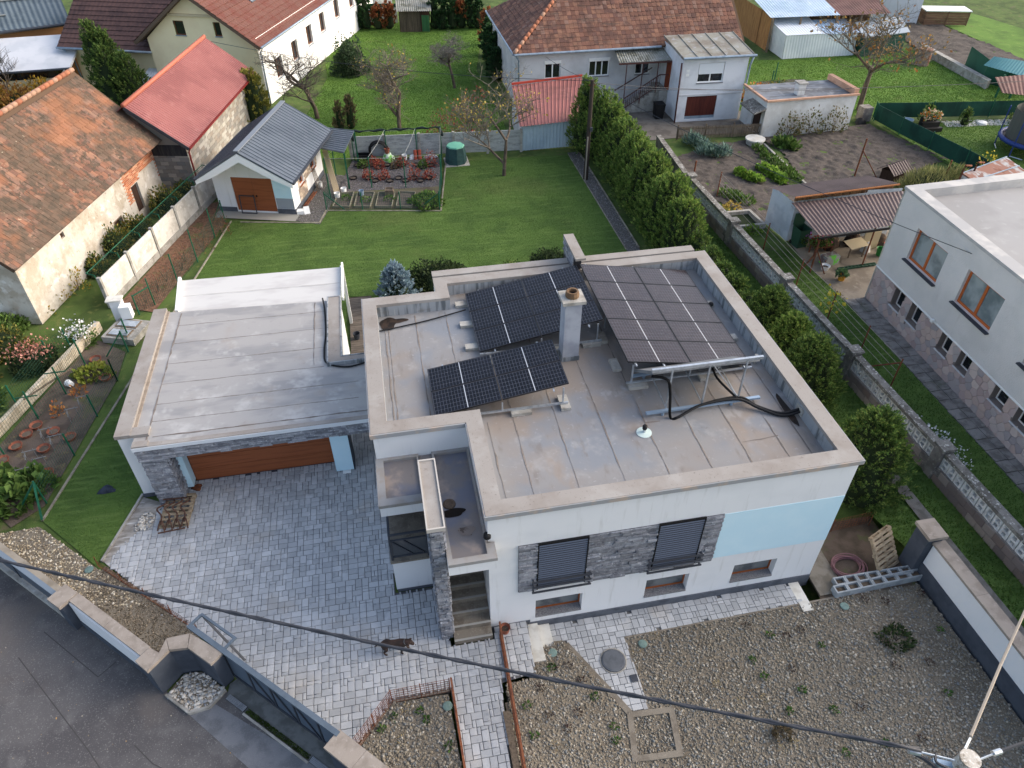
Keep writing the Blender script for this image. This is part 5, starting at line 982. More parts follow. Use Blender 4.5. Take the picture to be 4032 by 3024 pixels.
# gable as strips between windows
def gtop(x): return 3.9+2.7*(x/3.5 if x < 3.5 else (7.3-x)/3.8)
xs_ = sorted({0.,7.3,3.5,*[w_[0] for w_ in wins],*[w_[2] for w_ in wins]})
for x0, x1 in zip(xs_[:-1], xs_[1:]):
    wn2 = [w_ for w_ in wins if w_[0] <= x0+.01 and x1 <= w_[2]+.01]
    if wn2:
        w_ = wn2[0]; b.quad((x0,3.9,0),(x1,3.9,0),(x1,w_[1],0),(x0,w_[1],0)); b.quad((x0,w_[3],0),(x1,w_[3],0),(x1,gtop(x1),0),(x0,gtop(x0),0))
    else: b.quad(*[p for p in ((x0,3.9,0),(x1,3.9,0),(x1,gtop(x1),0),(x0,gtop(x0),0))])
b.fr = wframe(HC(13.2,.5)[:2], HC(7.3,.5)[:2]); b.wall(5.9, 3.2); b.fr = wframe(HC(7.3,.5)[:2], HC(7.3,0)[:2]); b.wall(.5, 3.9)
b.fr = wframe(HC(13.2,9)[:2], HC(13.2,.5)[:2]); b.wall(8.5, 3.2)
b.build('wall', CREAM, t)
for w_ in wins: window(t, ff, *w_, d=.08, fm=WINC, mull=0, sill=ZINC)
MB(ff).box((1.9,5.3,.01),(5.0,5.42,.14)).build('gable_ledge', mat('ledge', (206,190,156), rough=.9), t)
sf = wframe(HC(0,0)[:2], HC(0,22)[:2]); ws = [(1.95,1.08,3.0,2.33),(4.75,1.35,5.75,2.6),(7.5,1.6,8.5,2.88),(10.1,1.8,11.1,3.1),(13.2,2.0,14.2,3.3),(16.5,2.0,17.5,3.3)]
MB(sf).wall(22, 4.15, ws, d=.2).build('side_wall', mat('bright_white_render', (240,239,236), rough=.9, bump=.05), t)
for w_ in ws: window(t, sf, *w_, d=.16, fm=WINC, mull=1, sill=ZINC)
def courses(parent, a, b_, c, d, tl, tw, m, th=.035, amp=.018):      # rows of interlocking tiles, one part per course
    a, b_, c, d = [Vector(p) for p in (a,b_,c,d)]; H = (d-a).length; n = (b_-a).cross(d-a).normalized(); rows = int(H/tl)
    for j in range(rows):
        f0, f1 = j/rows, (j+1)/rows; p0, p1 = a+(d-a)*f0, b_+(c-b_)*f0; q0, q1 = a+(d-a)*f1, b_+(c-b_)*f1; k = max(2, int((p1-p0).length/tw)); vs = []
        for i in range(k*2+1):
            s_ = i/(k*2); w_ = amp if i % 2 else 0; vs += [p0+(p1-p0)*s_+n*(.0), p0+(p1-p0)*s_+n*(th+w_), q0+(q1-q0)*s_+n*(.004+w_*.5)]
        MB().add(vs, [f for i in range(k*2) for f in ((3*i,3*i+3,3*i+4,3*i+1),(3*i+1,3*i+4,3*i+5,3*i+2))]).build('tile_course', m, parent)
ez = 3.95; rA, rB = HC(3.8,-.5,6.75), HC(3.8,22,6.75); eA, eB = HC(-.45,-.5,3.75), HC(-.45,22,3.75); lA, lB = HC(8.0,-.5,3.75), HC(8.0,22,3.75)
ro = MB().slab([eA,eB,rB,rA], .18).build('right_roof', mat('roof_edge_wood', (104,88,74), rough=.9), t); courses(ro, eA+Vector((0,0,.02)), eB+Vector((0,0,.02)), rB+Vector((0,0,.02)), rA+Vector((0,0,.02)), .36, .3, RBTILE)
ro2 = MB().slab([lB,lA,rA,rB], .18).build('left_roof', MATS['roof_edge_wood'], t); courses(ro2, lB+Vector((0,0,.02)), lA+Vector((0,0,.02)), rA+Vector((0,0,.02)), rB+Vector((0,0,.02)), .36, .3, RBTILE)
a, b_, c, d = HC(13.9,.0,3.05), HC(7.3,.0,3.05), HC(5.0,6.0,7.2), HC(13.9,6.0,7.2)
ro3 = MB().slab([a,b_,c,d], .18).build('wing_roof', MATS['roof_edge_wood'], t); courses(ro3, a+Vector((0,0,.02)), b_+Vector((0,0,.02)), c+Vector((0,0,.02)), d+Vector((0,0,.02)), .36, .3, BRTILE)
MB().tube([a+Vector((-.02,-.08,.0)), b_+Vector((0,-.08,.0))], .07, 8).build('gutter', ZINC, t, True); downpipe(t, [HC(13.6,0,3.0), HC(13.3,.35,2.4), HC(13.2,.4,0)], ZINC, .06)
MB().tube([eA+Vector((.06,0,0)), eB+Vector((.06,0,0))], .07, 8).build('gutter', ZINC, t, True); downpipe(t, [HC(-.4,.2,3.75), HC(-.1,.1,3.3), HC(-.08,.05,0)], ZINC, .06)
def onroof(y, f_): return eA+(rA-eA)*f_+(eB-eA)*(y/22.5)
for y0, f0, lg in ((4.2,.50,.36),(7.5,.62,.3)):
    p = onroof(y0,f0); v_ = (rA-eA).normalized(); u_ = (eB-eA).normalized(); n_ = u_.cross(v_)
    sk = MB().slab([p+n_*.1, p+u_*.85+n_*.1, p+u_*.85+v_*1.3+n_*.1, p+v_*1.3+n_*.1], .12).build('skylight', mat('skylight_frame', (96,104,112), rough=.5), t)
    MB().slab([p+n_*.11+u_*.1+v_*.1, p+u_*.75+v_*.1+n_*.11, p+u_*.75+v_*1.2+n_*.11, p+v_*1.2+u_*.1+n_*.11], .01).build('skylight_glass', mat('bright_glass', (196,204,214), rough=.05, spec=.9), sk)
# low roofs beside the cream house
t = thing('flat_annex', 'cream annex with a white sheet roof left of the tall thuja', 'annex', (-30,42,0))
Wl = mat('white_sheet_roof', (204,206,210), [((190,194,199), .7, .45, .65)], rough=.5)
P4 = [(-33.95,44.60,2.30), (-28.57,43.11,2.30), (-29.79,45.08,3.20), (-33.66,45.04,3.30)]
MB().slab([Vector((-37,42.5,2.3)), Vector((-29.3,43.0,2.3)), Vector((-29.0,47.0,3.3)), Vector((-37,46.5,3.3))], .15).build('roof', Wl, t)
MB(wframe((-37,43.2),(-29.6,43.7))).wall(7.42, 2.2).build('wall', CREAM, t); MB().tube([(-37,42.4,2.25),(-29.3,42.9,2.25)], .07, 7).build('gutter', DARK, t)
b = MB(wframe((-37,43.18),(-29.6,43.68))); b.box((2.2,1.55,.0),(7.2,2.05,.02)); b.build('window_band', GLASS, t)
t = thing('grey_roof_house', 'house with blue-grey corrugated tile roof in the top left corner', 'house', (-36,52,0))
GRT = mat('bluegrey_tile', (92,104,112), [((78,90,98), 1., .42, .64), ((110,120,126), 4., .56, .72, .6)], rough=.6)
a, b_, c, d = Vector((-43,43.6,3.7)), Vector((-30.0,48.2,3.7)), Vector((-34.0,59.0,8.6)), Vector((-47,54,8.6))
corr(t, 'roof', a, b_, c, d, .33, .05, GRT); MB().slab([p+Vector((0,0,-.03)) for p in (a,b_,c,d)], .2).build('roof_base', OLDW, t); MB().tube([a+Vector((0,-.08,-.05)), b_+Vector((0,-.08,-.05))], .08, 7).build('gutter', DARK, t)
MB(wframe((-43,44.6),(-30.5,49.0))).wall(13.2, 3.6).build('wall', mat('ochre_render', (206,150,104), rough=.9), t); MB(wframe((-30.6,49.0),(-34.4,59))).wall(10.7, 3.6).build('side_wall', MATS['ochre_render'], t)
for k, f_ in enumerate(((.30,.10,.16),(.55,.12,.19),(.72,.24,.16))):
    p = a+(b_-a)*f_[0]+(d-a)*f_[1]; nrm_ = (b_-a).cross(d-a).normalized(); MB().bar(p+nrm_*.08, p+(b_-a)*f_[2]+nrm_*.08, .16, .06).build('snow_guard', mat('snow_guard', (134,138,136), rough=.6), t)
t = thing('white_lean_to', 'low white corrugated roof tucked between thuja and red roof', 'roof', (-22,37,0)); corr(t, 'roof', (-25.3,40.9,1.4), (-21.9,40.0,1.4), (-21.2,42.6,1.9), (-24.6,43.6,1.9), .2, .03, mat('white_corrugated', (212,220,228), rough=.5)); MB(wframe((-25.2,41.2),(-22.0,40.3))).wall(3.3, 1.35).build('wall', CREAM, t)
# ---- bungalow
BTILE = mat('redbrown_old_tile', (116,84,72), [((92,68,60), 1.1, .44, .62, .9), ((136,102,84), 3., .54, .70, .6), ((86,72,64), (.5,4,4), .56, .7, .7)], palette=[(122,86,72),(108,76,64),(130,94,78),(102,74,66),(128,100,88),(134,98,80)], rough=.95, bump=.4, var=.1)
GREYR = mat('grey_white_render', (206,206,208), [((188,188,190), .9, .42, .66), ((196,190,182), 4., .6, .76, .6)], rough=.95, bump=.2, bsc=40)
t = thing('bungalow', 'grey rendered bungalow with big red-brown tiled hip roof and outside stairs', 'house', (6,38,0))
bf = wframe((-1.2,36),(12.9,36)); W3 = [(1.63,1.97,2.65,3.05),(4.5,1.95,5.83,3.05),(7.58,1.9,8.55,2.57)]
b = MB(bf).wall(14.1, 3.6, W3, d=.12); b.fr = wframe((-1.2,46),(-1.2,36)); b.wall(10, 3.6); b.fr = wframe((12.9,36),(12.9,46)); b.wall(10,3.6); b.build('wall', GREYR, t)
for k, w_ in enumerate(W3):
    wo = window(t, bf, w_[0], w_[1], w_[2], w_[3]-(.16 if k < 2 else 0), d=.08, fm=WHITEPAINT, mull=1 if k != 1 else 2, sill=GRANITE, so=.05)
    if k < 2: MB(bf).box((w_[0]-.02,w_[3]-.16,-.1),(w_[2]+.02,w_[3]+.02,.05)).build('shutter_box', WHITEPAINT, wo)
fl, frr, d_, tn = (-1.6,35.6), (13.4,35.6), 5.2, .675
a, b_ = Vector((*fl,3.68)), Vector((*frr,3.68)); ra, rb = Vector((fl[0]+d_,fl[1]+d_,3.68+d_*tn)), Vector((frr[0]+.1,frr[1]+d_,3.68+d_*tn)); bl = Vector((fl[0],fl[1]+2*d_,3.68))
ro = MB().slab([a,b_,rb,ra], .14).build('front_roof', MATS['roof_boards'], t); tile_roof(ro, a, b_, rb, ra, .27, .33, BTILE, seed=8)
hp_ = MB().add([bl,a,ra], [(0,1,2)]).build('hip_roof', MATS['roof_boards'], t); tile_roof(hp_, bl, a, ra, ra+Vector((0,.01,0)), .27, .33, BTILE, seed=9, limit=120)
n = 22
for k in range(n): p = a+(ra-a)*(k+.5)/n+Vector((0,0,.06)); o = link('hip_tile', rmesh, ro, p); dv = (ra-a).normalized(); o.rotation_euler = dv.to_track_quat('X','Z').to_euler()
MB().tube([a+Vector((0,-.06,-.03)), b_+Vector((-5.6,-.06,-.03))], .07, 7).build('gutter', ZINC, t); MB().tube([bl+Vector((-.06,0,-.03)), a+Vector((-.06,0,-.03))], .07, 7).build('gutter', ZINC, t); downpipe(t, [(-1.5,35.7,3.6),(-1.25,35.9,3.2),(-1.25,35.9,0)], ZINC, .06)
af = wframe((8.1,32.45),(12.2,32.3)); # projecting garage block
AW = (1.0,2.35,2.65,3.5); b = MB(af).wall(4.1, 3.9, [AW,(.55,.15,2.5,1.55)], d=.14); b.fr = wframe((12.2,32.3),(12.3,36)); b.wall(3.7, 3.9); b.fr = wframe((8.1,36),(8.1,32.45)); b.wall(3.55, 3.9); b.build('garage_block', mat('garage_block_render', (224,226,230), [((206,208,212), .9, .42, .66)], rough=.95, bump=.2), t)
wo = window(t, af, AW[0], AW[1], AW[2], AW[3], d=.08, fm=WHITEPAINT, mull=1, sill=GRANITE); MB(af).box((AW[0]+.05,AW[1]+.5,-.045),(AW[2]-.05,AW[3]-.04,-.02)).build('roller_shutter', mat('pale_shutter', (226,230,234), rough=.6), wo)
for k in range(2): MB(af).box((.56+k*.97,.33,-.1),(1.52+k*.97,1.54,-.05)).build('garage_door_leaf', mat('dark_red_door', (92,42,32), [((76,32,26), (12,12,1), .42, .62)], rough=.7), t)
MB(af).box((.56,.15,-.1),(2.49,.33,-.04)).build('door_kickplate', ZINC, t)
MB(af).box((-.06,1.6,.0),(4.14,1.68,.03)).build('storey_band', GREYR, t)
c0, c1, c2, c3 = Vector((7.95,32.2,3.92)), Vector((12.4,32.05,3.92)), Vector((12.5,35.7,4.25)), Vector((7.95,35.7,4.25))
ro = MB().slab([c0,c1,c2,c3], .12).build('garage_roof', mat('lead_roof', (140,138,128), [((120,112,100), 1., .42, .62), ((160,162,164), 3., .54, .7, .8)], rough=.6), t)
for k in range(6): f_ = k/5; MB().bar(c0+(c1-c0)*f_+Vector((0,0,.02)), c3+(c2-c3)*f_+Vector((0,0,.02)), .04, .04).build('roof_batten', MATS['lead_roof'], ro)
MB().tube([c0+Vector((0,-.06,-.02)), c1+Vector((.1,-.06,-.02))], .07, 7).build('gutter', ZINC, t); downpipe(t, [(12.35,32.05,3.85),(12.3,32.2,3.3),(12.3,32.25,1.9),(12.5,32.0,1.5),(12.4,32.1,0)], ZINC, .06); downpipe(t, [(7.95,32.35,3.6),(8.0,32.3,0)], mat('brown_pipe', (88,56,54), rough=.5), .05)
MB(af).box((.25,3.0,.0),(.45,3.16,.015)).build('house_number_plate', WHITEPAINT, t); MB(af).box((.25,2.78,.0),(.45,2.94,.015)).build('house_number_plate', WHITEPAINT, t)
# outside stairs with railing, canopy over the landing
for i in range(8): MB().box((5.3+.28*i,34.55,0),(5.3+.28*(i+1)-.003,35.5,.17*(i+1))).build('step', CONC, t)
MB().box((7.55,34.3,0),(8.09,35.97,1.36)).build('landing', CONC, t)
MB().box((8.05,34.2,1.4),(8.097,34.9,3.1)).build('front_door', mat('brown_front_door', (132,62,34), rough=.6), t)
RLG = mat('rail_brown', (86,56,52), rough=.6)
for x in (5.3,): MB().bar((5.3,34.5,.95),(7.55,34.5,2.3),.05,.05).build('handrail', RLG, t); MB().bar((5.3,34.5,.3),(7.55,34.5,1.65),.04,.04).build('lower_rail', RLG, t); MB().bar((7.55,34.45,2.3),(8.05,34.4,2.3),.05,.05).build('handrail', RLG, t)
for k in range(18): f_ = k/17; MB().bar((5.3+2.25*f_,34.5,.3+1.35*f_),(5.3+2.25*f_,34.5,.95+1.35*f_),.025,.025).build('baluster', RLG, t)
MB().bar((5.1,35.9,1.0),(7.5,35.9,2.3),.05,.05).build('wall_handrail', RLG, t)
corr(t, 'porch_roof', (4.7,34.3,3.2), (8.08,34.2,3.2), (8.08,35.95,3.45), (4.9,35.95,3.45), .16, .04, mat('mossy_sheet', (140,140,132), [((104,104,92), 1.6, .44, .62), ((166,166,160), 4., .56, .7, .8)], rough=.9)); MB().bar((4.7,34.3,3.14),(8.08,34.2,3.14),.06,.09).build('porch_beam', RLG, t)
for x in (5.25,6.3,7.3): MB().bar((x,34.4,0 if x < 5.3 else .17*(x-5.3)/.28),(x,34.4,3.1),.05,.05).build('porch_post', RLG, t)
# ---- red lean-to shed with white corrugated front
t = thing('red_lean_to', 'lean-to shed with red metal roof and white corrugated front by the back wall', 'shed', (-.8,32,0))
corr(t, 'roof', (-2.45,29.5,1.6), (.95,29.7,1.65), (2.6,34.9,2.3), (-2.0,34.3,2.25), .19, .03, mat('faded_red_roof', (146,94,89), [((122,80,74), .6, .48, .64, .9), ((156,106,101), 2., .54, .7, .6)], rough=.6), trap=True)
MB().bar((-2.0,34.35,2.36),(2.6,34.95,2.4),.1,.12).build('ridge_flashing', mat('red_flashing', (176,72,56), rough=.5), t)
corr(t, 'front', (-2.3,29.85,.05), (.85,29.95,.05), (.85,29.95,1.58), (-2.3,29.85,1.55), .19, .03, mat('pale_blue_corrugated', (190,206,216), [((170,188,200), .8, .42, .64)], rough=.6), trap=True); MB(wframe((-2.0,34.2),(-2.3,29.85))).wall(4.4, 1.6).build('side_wall', GREYR, t)
# ---- white flat-roofed outbuilding
t = thing('white_outbuilding', 'old white flat-roofed outbuilding with tan coping and roof chimney', 'garage', (15.2,30.6,0))
WO = [(12.28,29.2),(18.1,29.3),(17.95,32.1),(12.25,32.1)]
OLDW2 = mat('patchy_white_plaster', (222,222,220), [((200,198,194), .8, .42, .64), ((182,176,166), 2.5, .58, .74, .8), ((166,160,146), (2,2,.7), .62, .76, .7)], rough=1, bump=.4, bsc=16)
b = MB()
for k in range(4): a, c = WO[k], WO[(k+1)%4]; b.fr = wframe(a, c); b.wall((Vector(c)-Vector(a)).length, 2.12, [(1.5,0,2.5,1.45)] if k == 3 else (), d=.15)
b.build('wall', OLDW2, t); MB(wframe(WO[3], WO[0])).box((1.5,0,-.15),(2.5,1.45,-.1)).build('door', DOORB, t)
wf = wframe(WO[3], WO[0]); MB(wf).add([(1.1,1.75,.0),(2.95,1.75,0),(2.95,1.5,.75),(1.1,1.5,.75),(1.1,1.66,0),(2.95,1.66,0),(2.95,1.42,.75),(1.1,1.42,.75)], [(0,3,2,1),(4,5,6,7),(3,7,6,2),(0,4,7,3),(1,2,6,5)]).build('door_hood', LICH, t)
MB().poly([(x*.999, y) for x, y in WO], 2.1).build('roof', mat('bitumen_roof', (128,132,138), [((96,96,98), (.7,2,1), .44, .62, .9), ((172,172,172), 1.4, .54, .7, .8)], rough=.7), t)
TANC = mat('terracotta_coping', (206,164,138), [((186,144,120), 2., .42, .64)], rough=.9)
for a, c in (((12.2,29.12),(18.15,29.22)),((12.2,29.27),(12.15,32.15))): MB().bar((a[0],a[1],2.18),(c[0],c[1],2.18),.14,.1).build('coping', TANC, t)
MB().prism([(17.85,29.35),(18.15,29.35),(18.0,32.2),(17.7,32.2)], 2.125, 2.45).build('coping', TANC, t)
ch = MB().box((14.5,29.9,2.1),(14.95,30.35,2.75)).build('chimney', OLDW2, t); MB().box((14.42,29.82,2.753),(15.03,30.43,2.83)).build('chimney_cap', CONC, ch)
# ---- metal sheds top right
t = thing('white_metal_shed', 'white corrugated metal shed with bright roof on the far lawn', 'shed', (23,45,0)); WCM = mat('white_corrugated_wall', (214,220,224), [((198,206,212), .7, .42, .64), ((182,184,178), (3,3,.5), .62, .76, .6)], rough=.6)
corr(t, 'front_wall', (20.63,43.0,0), (26.43,42.84,0), (26.3,42.9,1.66), (20.55,43.05,1.66), .22, .02, WCM); corr(t, 'side_wall', (20.83,47.9,0), (20.63,43.0,0), (20.55,43.05,1.66), (20.6,47.9,2.2), .22, .02, WCM)
corr(t, 'roof', (20.5,42.95,1.68), (23.6,42.88,1.68), (23.9,46.6,2.1), (20.55,46.8,2.1), .2, .03, mat('bright_roof_sheet', (222,228,234), rough=.5)); corr(t, 'roof', (23.62,42.88,1.62), (26.5,42.8,1.62), (26.6,45.4,1.95), (23.8,45.6,1.95), .2, .03, mat('blue_roof_sheet', (176,198,220), [((156,180,204), .6, .42, .64)], rough=.5))
t = thing('long_metal_shed', 'open shed with long blue-white and brown corrugated roof at the top edge', 'shed', (25,49,0))
corr(t, 'roof', (20.0,44.9,2.45), (25.6,44.6,2.45), (26.4,52.5,3.3), (20.8,53.5,3.3), .22, .03, mat('pale_blue_roof', (182,200,216), [((160,182,200), .5, .42, .62), ((204,214,222), 2., .54, .7, .7)], rough=.5)); corr(t, 'brown_roof', (25.62,44.6,2.42), (29.8,44.4,2.42), (31.0,51,3.2), (26.42,52.4,3.2), .22, .03, mat('brown_roof_sheet', (112,78,70), [((92,62,56), .8, .42, .62), ((130,104,92), 2.4, .56, .72, .7)], rough=.7))
MB(wframe((20.3,47),(29.6,46.6))).wall(9.3, 2.5).build('rear_wall', mat('dark_boards', (92,72,54), [((70,54,42), (8,8,1), .42, .62)], rough=.95), t); MB(wframe((20.5,53),(20.3,45.2))).wall(7.8, 2.5).build('side_wall', mat('tan_boards', (166,122,76), [((140,100,62), (8,8,1), .42, .62)], rough=.9), t)
for x in (20.2,22.5,25.5,27.6,29.6): MB().box((x-.06,44.75,0),(x+.06,44.87,2.4)).build('post', OLDW, t)
t = thing('green_shed', 'small dark green shed with grey roof behind the leafless walnut tree', 'shed', (28.5,42.5,0)); MB(wframe((26.6,42.3),(30.6,42.9))).wall(4.0, 1.4).build('front_wall', SCREEN, t); MB().slab([(26.5,42.2,1.45),(30.8,42.9,1.45),(31.5,45.5,1.9),(27,44.6,1.9)], .06).build('roof', mat('grey_sheet', (150,160,168), rough=.5), t); MB(wframe((26.6,44.6),(26.6,42.3))).wall(2.3, 1.4).build('side_wall', SCREEN, t)
t = thing('white_far_wall', 'white wall of a building cut off by the top edge', 'wall', (31,53,0)); MB(wframe((26.5,54),(36.5,49.8))).wall(10.8, 2.2).build('wall', WHITE, t); MB().slab([(26.5,54,2.2),(36.5,49.8,2.2),(38,53,3.0),(28,57,3.0)], .1).build('roof', MATS['white_corrugated'], t)
t = thing('wooden_bin', 'large slatted wooden crate by the far lawn at the top edge', 'crate', (38.2,48.8,0))
x0, y0 = 36.8, 49.4; fr = frame((x0,y0,0), -.25); WB = mat('crate_wood', (136,104,80), [((112,84,64), (1,1,9), .42, .62)], rough=.9, var=.12)
for k in range(5): MB(fr).box((0,0,.05+.2*k),(3.6,.05,.23+.2*k)).build('slat', WB, t); MB(fr).box((-.05,.05,.05+.2*k),(0,1.5,.23+.2*k)).build('slat', WB, t)
for x in (0,1.8,3.55): MB(fr).box((x,-.04,0),(x+.08,0,1.1)).build('post', WB, t)
MB(fr).box((-.1,-.1,1.1),(3.7,1.6,1.16)).build('lid', WHITEPAINT, t)
t = thing('teal_roof_shed', 'green-walled shed with teal corrugated roof at the right edge', 'shed', (37,34,0)); corr(t, 'roof', (30.52,34.26,1.60), (31.98,31.61,1.50), (33.08,32.50,2.10), (31.17,34.36,2.10), .2, .03, mat('teal_roof', (110,160,160), [((96,146,148), .8, .42, .64)], rough=.6)); a, c = (32.05,35.53,0.00), (33.62,32.66,0.00); MB(wframe(a[:2], c[:2])).wall((Vector(c)-Vector(a)).length, 1.5).build('front_wall', mat('green_sheet', (44,92,72), [((36,80,62), .8, .42, .64)], rough=.7), t); MB(wframe((a[0]+.8,a[1]+3), a[:2])).wall(3.1, 1.5).build('side_wall', MATS['green_sheet'], t)
t = thing('brown_roof_shelter', 'open shelter with brown corrugated roof at the right edge', 'shelter', (35.5,31.5,0)); corr(t, 'roof', (28.28,29.49,1.50), (30.33,28.72,1.40), (32.15,31.24,1.90), (28.85,31.13,1.90), .2, .03, MATS['brown_roof_sheet'])
for p in ((30.87,32.54,0.00), (31.67,32.21,0.00), (32.71,34.24,0.00)): MB().box((p[0]-.05,p[1]-.05,0),(p[0]+.05,p[1]+.05,1.5)).build('post', GREENPOST, t)
# ---- wooden shed far back
t = thing('wooden_hut', 'weathered plank hut with grey corrugated roof and green door at the back', 'shed', (-6.2,56,0)); PLK = mat('grey_planks', (92,82,70), [((72,64,56), (10,10,1), .42, .62)], rough=.95, var=.15)
wf = wframe((-7.35,55.7),(-5.6,55.45)); pieces(t, 'plank', PLK, [(wf[0]+wf[1]*(.07+.14*i)+wf[2]*.78+wf[3]*.01, (.125,1.55,.025), (wf[1],wf[2],wf[3])) for i in range(12)]); MB(wframe((-7.4,55.75),(-4.9,55.35))).wall(2.5, 1.6).build('wall', DOORB, t)
corr(t, 'roof', (-7.6,55.3,1.66), (-4.75,54.95,1.66), (-4.6,57.3,2.0), (-7.5,57.6,2.0), .16, .04, MATS['mossy_sheet']); MB(wframe((-5.55,55.42),(-4.95,55.2))).box((0,.05,.02),(.62,1.3,.06)).build('green_door', mat('green_boards', (52,98,62), [((42,84,52), (10,10,1), .42, .62)], rough=.8), t)
t = thing('back_wall', 'pale rendered wall behind the dark conifers at the back', 'wall', (-9,60,0)); MB(wframe((-13,59.6),(-7.4,58.6))).wall(5.7, 1.2).build('wall', OLDW2, t); MB(wframe((-13,59.62),(-7.4,58.62))).box((1.6,1.2,-.1),(5.7,1.5,-.02)).build('green_screen', SCREEN, t)
t = thing('back_building', 'whitewashed building end at the top edge behind the conifers', 'building', (-10,62,0)); b = MB(wframe((-12.2,61.6),(-7.6,61.6))).wall(4.6, 3.4); b.fr = wframe((-7.6,61.6),(-7.6,66)); b.wall(4.4,3.4); b.build('wall', OLDW2, t); MB().slab([(-12.4,61.4,3.4),(-7.4,61.4,3.4),(-7.4,66,4.2),(-12.4,66,4.2)], .1).build('roof', MATS['brown_roof_sheet'], t)
# ---- brown canopy shed right
CORB = mat('brown_corrugated', (104,88,85), [((92,77,75), .7, .42, .64), ((118,103,99), 2.2, .56, .72, .6)], rough=.6)
t = thing('canopy_shed', 'whitewashed shed with two brown corrugated roofs sheltering clutter', 'shed', (10,17,0))
OLDB = mat('bluish_whitewash', (204,212,220), [((180,190,200), .9, .42, .64), ((160,156,148), 3., .6, .76, .7)], rough=1, bump=.4)
b = MB(wframe((7.8,19.2),(8.0,17.35))).wall(1.87, 1.9); b.fr = wframe((8.0,17.35),(13.0,17.0)); b.wall(5.0, 2.4); b.build('wall', OLDB, t)
corr(t, 'lower_roof', (7.42,14.25,2.0), (12.6,14.6,2.0), (13.4,16.9,2.3), (7.35,16.75,2.3), .17, .035, CORB); MB().bar((7.4,14.2,1.93),(12.6,14.55,1.93),.06,.1).build('fascia', BLACK, t)
corr(t, 'upper_roof', (7.42,16.7,2.62), (12.75,17.05,2.62), (12.1,18.45,2.42), (6.95,18.15,2.42), .12, .025, mat('brown_tile_sheet', (116,99,92), [((102,87,81), .7, .42, .64)], rough=.6)); PLKB = mat('brown_planks', (116,88,62), [((84,62,44), (9,9,1), .42, .62)], rough=.95, var=.18)
wf = wframe((7.6,16.95),(12.7,17.2)); pieces(t, 'plank', PLKB, [(wf[0]+wf[1]*(.06+.12*i)+wf[2]*2.42, (.105,.3,.025), (wf[1],wf[2],wf[3])) for i in range(42)]); MB().bar((7.42,16.66,2.6),(12.75,17.0,2.6),.05,.06).build('roof_edge', mat('orange_wood', (164,108,66), rough=.8), t)
for x, y in ((7.7,14.5),(10.3,14.6),(12.3,14.8)): MB().tube([(x,y,0),(x,y,1.95)], .035, 6).build('post', RUST, t)
MB().bar((7.7,14.5,1.0),(7.55,14.9,0),.05,.05).build('prop', RUST, t); MB().bar((7.7,14.5,1.2),(8.3,14.3,0),.05,.05).build('prop', RUST, t)
# ---- right neighbour with stone base
t = thing('stone_base_house', 'large white flat-roofed house with polygonal pink stone base at the right', 'house', (14,6,0))
A_, B_ = Vector((9.07,12.22)), Vector((8.74,2.4)); ud = (B_-A_).normalized(); B2 = A_+ud*20; wf = wframe(A_, B2)
WR = mat('rough_white_render', (214,210,205), [((206,203,198), .8, .42, .66), ((196,190,184), (3,3,.5), .6, .78, .5)], rough=.95, bump=.7, bsc=30)
UW = [(1.38,2.75,3.23,4.05),(4.38,2.78,6.25,4.1),(7.9,2.78,9.8,4.1),(11.5,2.8,13.4,4.1)]; LW = [(1.45,.68,2.08,1.5),(2.56,.7,3.2,1.55),(4.5,.77,5.1,1.62),(5.6,.82,6.22,1.62),(7.48,.9,8.12,1.65),(8.6,.9,9.3,1.65)]
b = MB((wf[0]+wf[3]*.04, wf[1], wf[2], wf[3])).wall(20, 4.95, UW, d=.16, y0=1.62); b.fr = wframe((20,12.6),(9.07-.04,12.26)); b.wall(11, 4.95); b.build('wall', WR, t)
base = MB(wf).wall(20, 1.6, LW, d=.3); base.fr = wframe((20,12.6),(9.07,12.22)); base.wall(10.9,1.6); base = base.build('stone_base', mat('stone_joint', (128,118,112), rough=1), t)
STN = mat('pink_polygonal_stone', (164,146,142), palette=[(190,170,165),(174,154,150),(202,186,178),(178,168,166),(194,172,162),(166,157,157)], layers=[((186,176,168), 6., .56, .72, .6)], rough=.9, bump=.4)
rs = random.Random(12); seeds = []
for j in range(8):
    for i in range(62): seeds.append((-.1+i*.34+(.17 if j % 2 else 0)+rs.uniform(-.09,.09), -.06+j*.24+rs.uniform(-.07,.07)))
def clip_half(P, m_, n_):
    out = []
    for i in range(len(P)):
        a, c = P[i-1], P[i]; da = (a[0]-m_[0])*n_[0]+(a[1]-m_[1])*n_[1]; dc = (c[0]-m_[0])*n_[0]+(c[1]-m_[1])*n_[1]
        if (da <= 0) != (dc <= 0): s_ = da/(da-dc); out.append((a[0]+(c[0]-a[0])*s_, a[1]+(c[1]-a[1])*s_))
        if dc <= 0: out.append(c)
    return out
cells = []
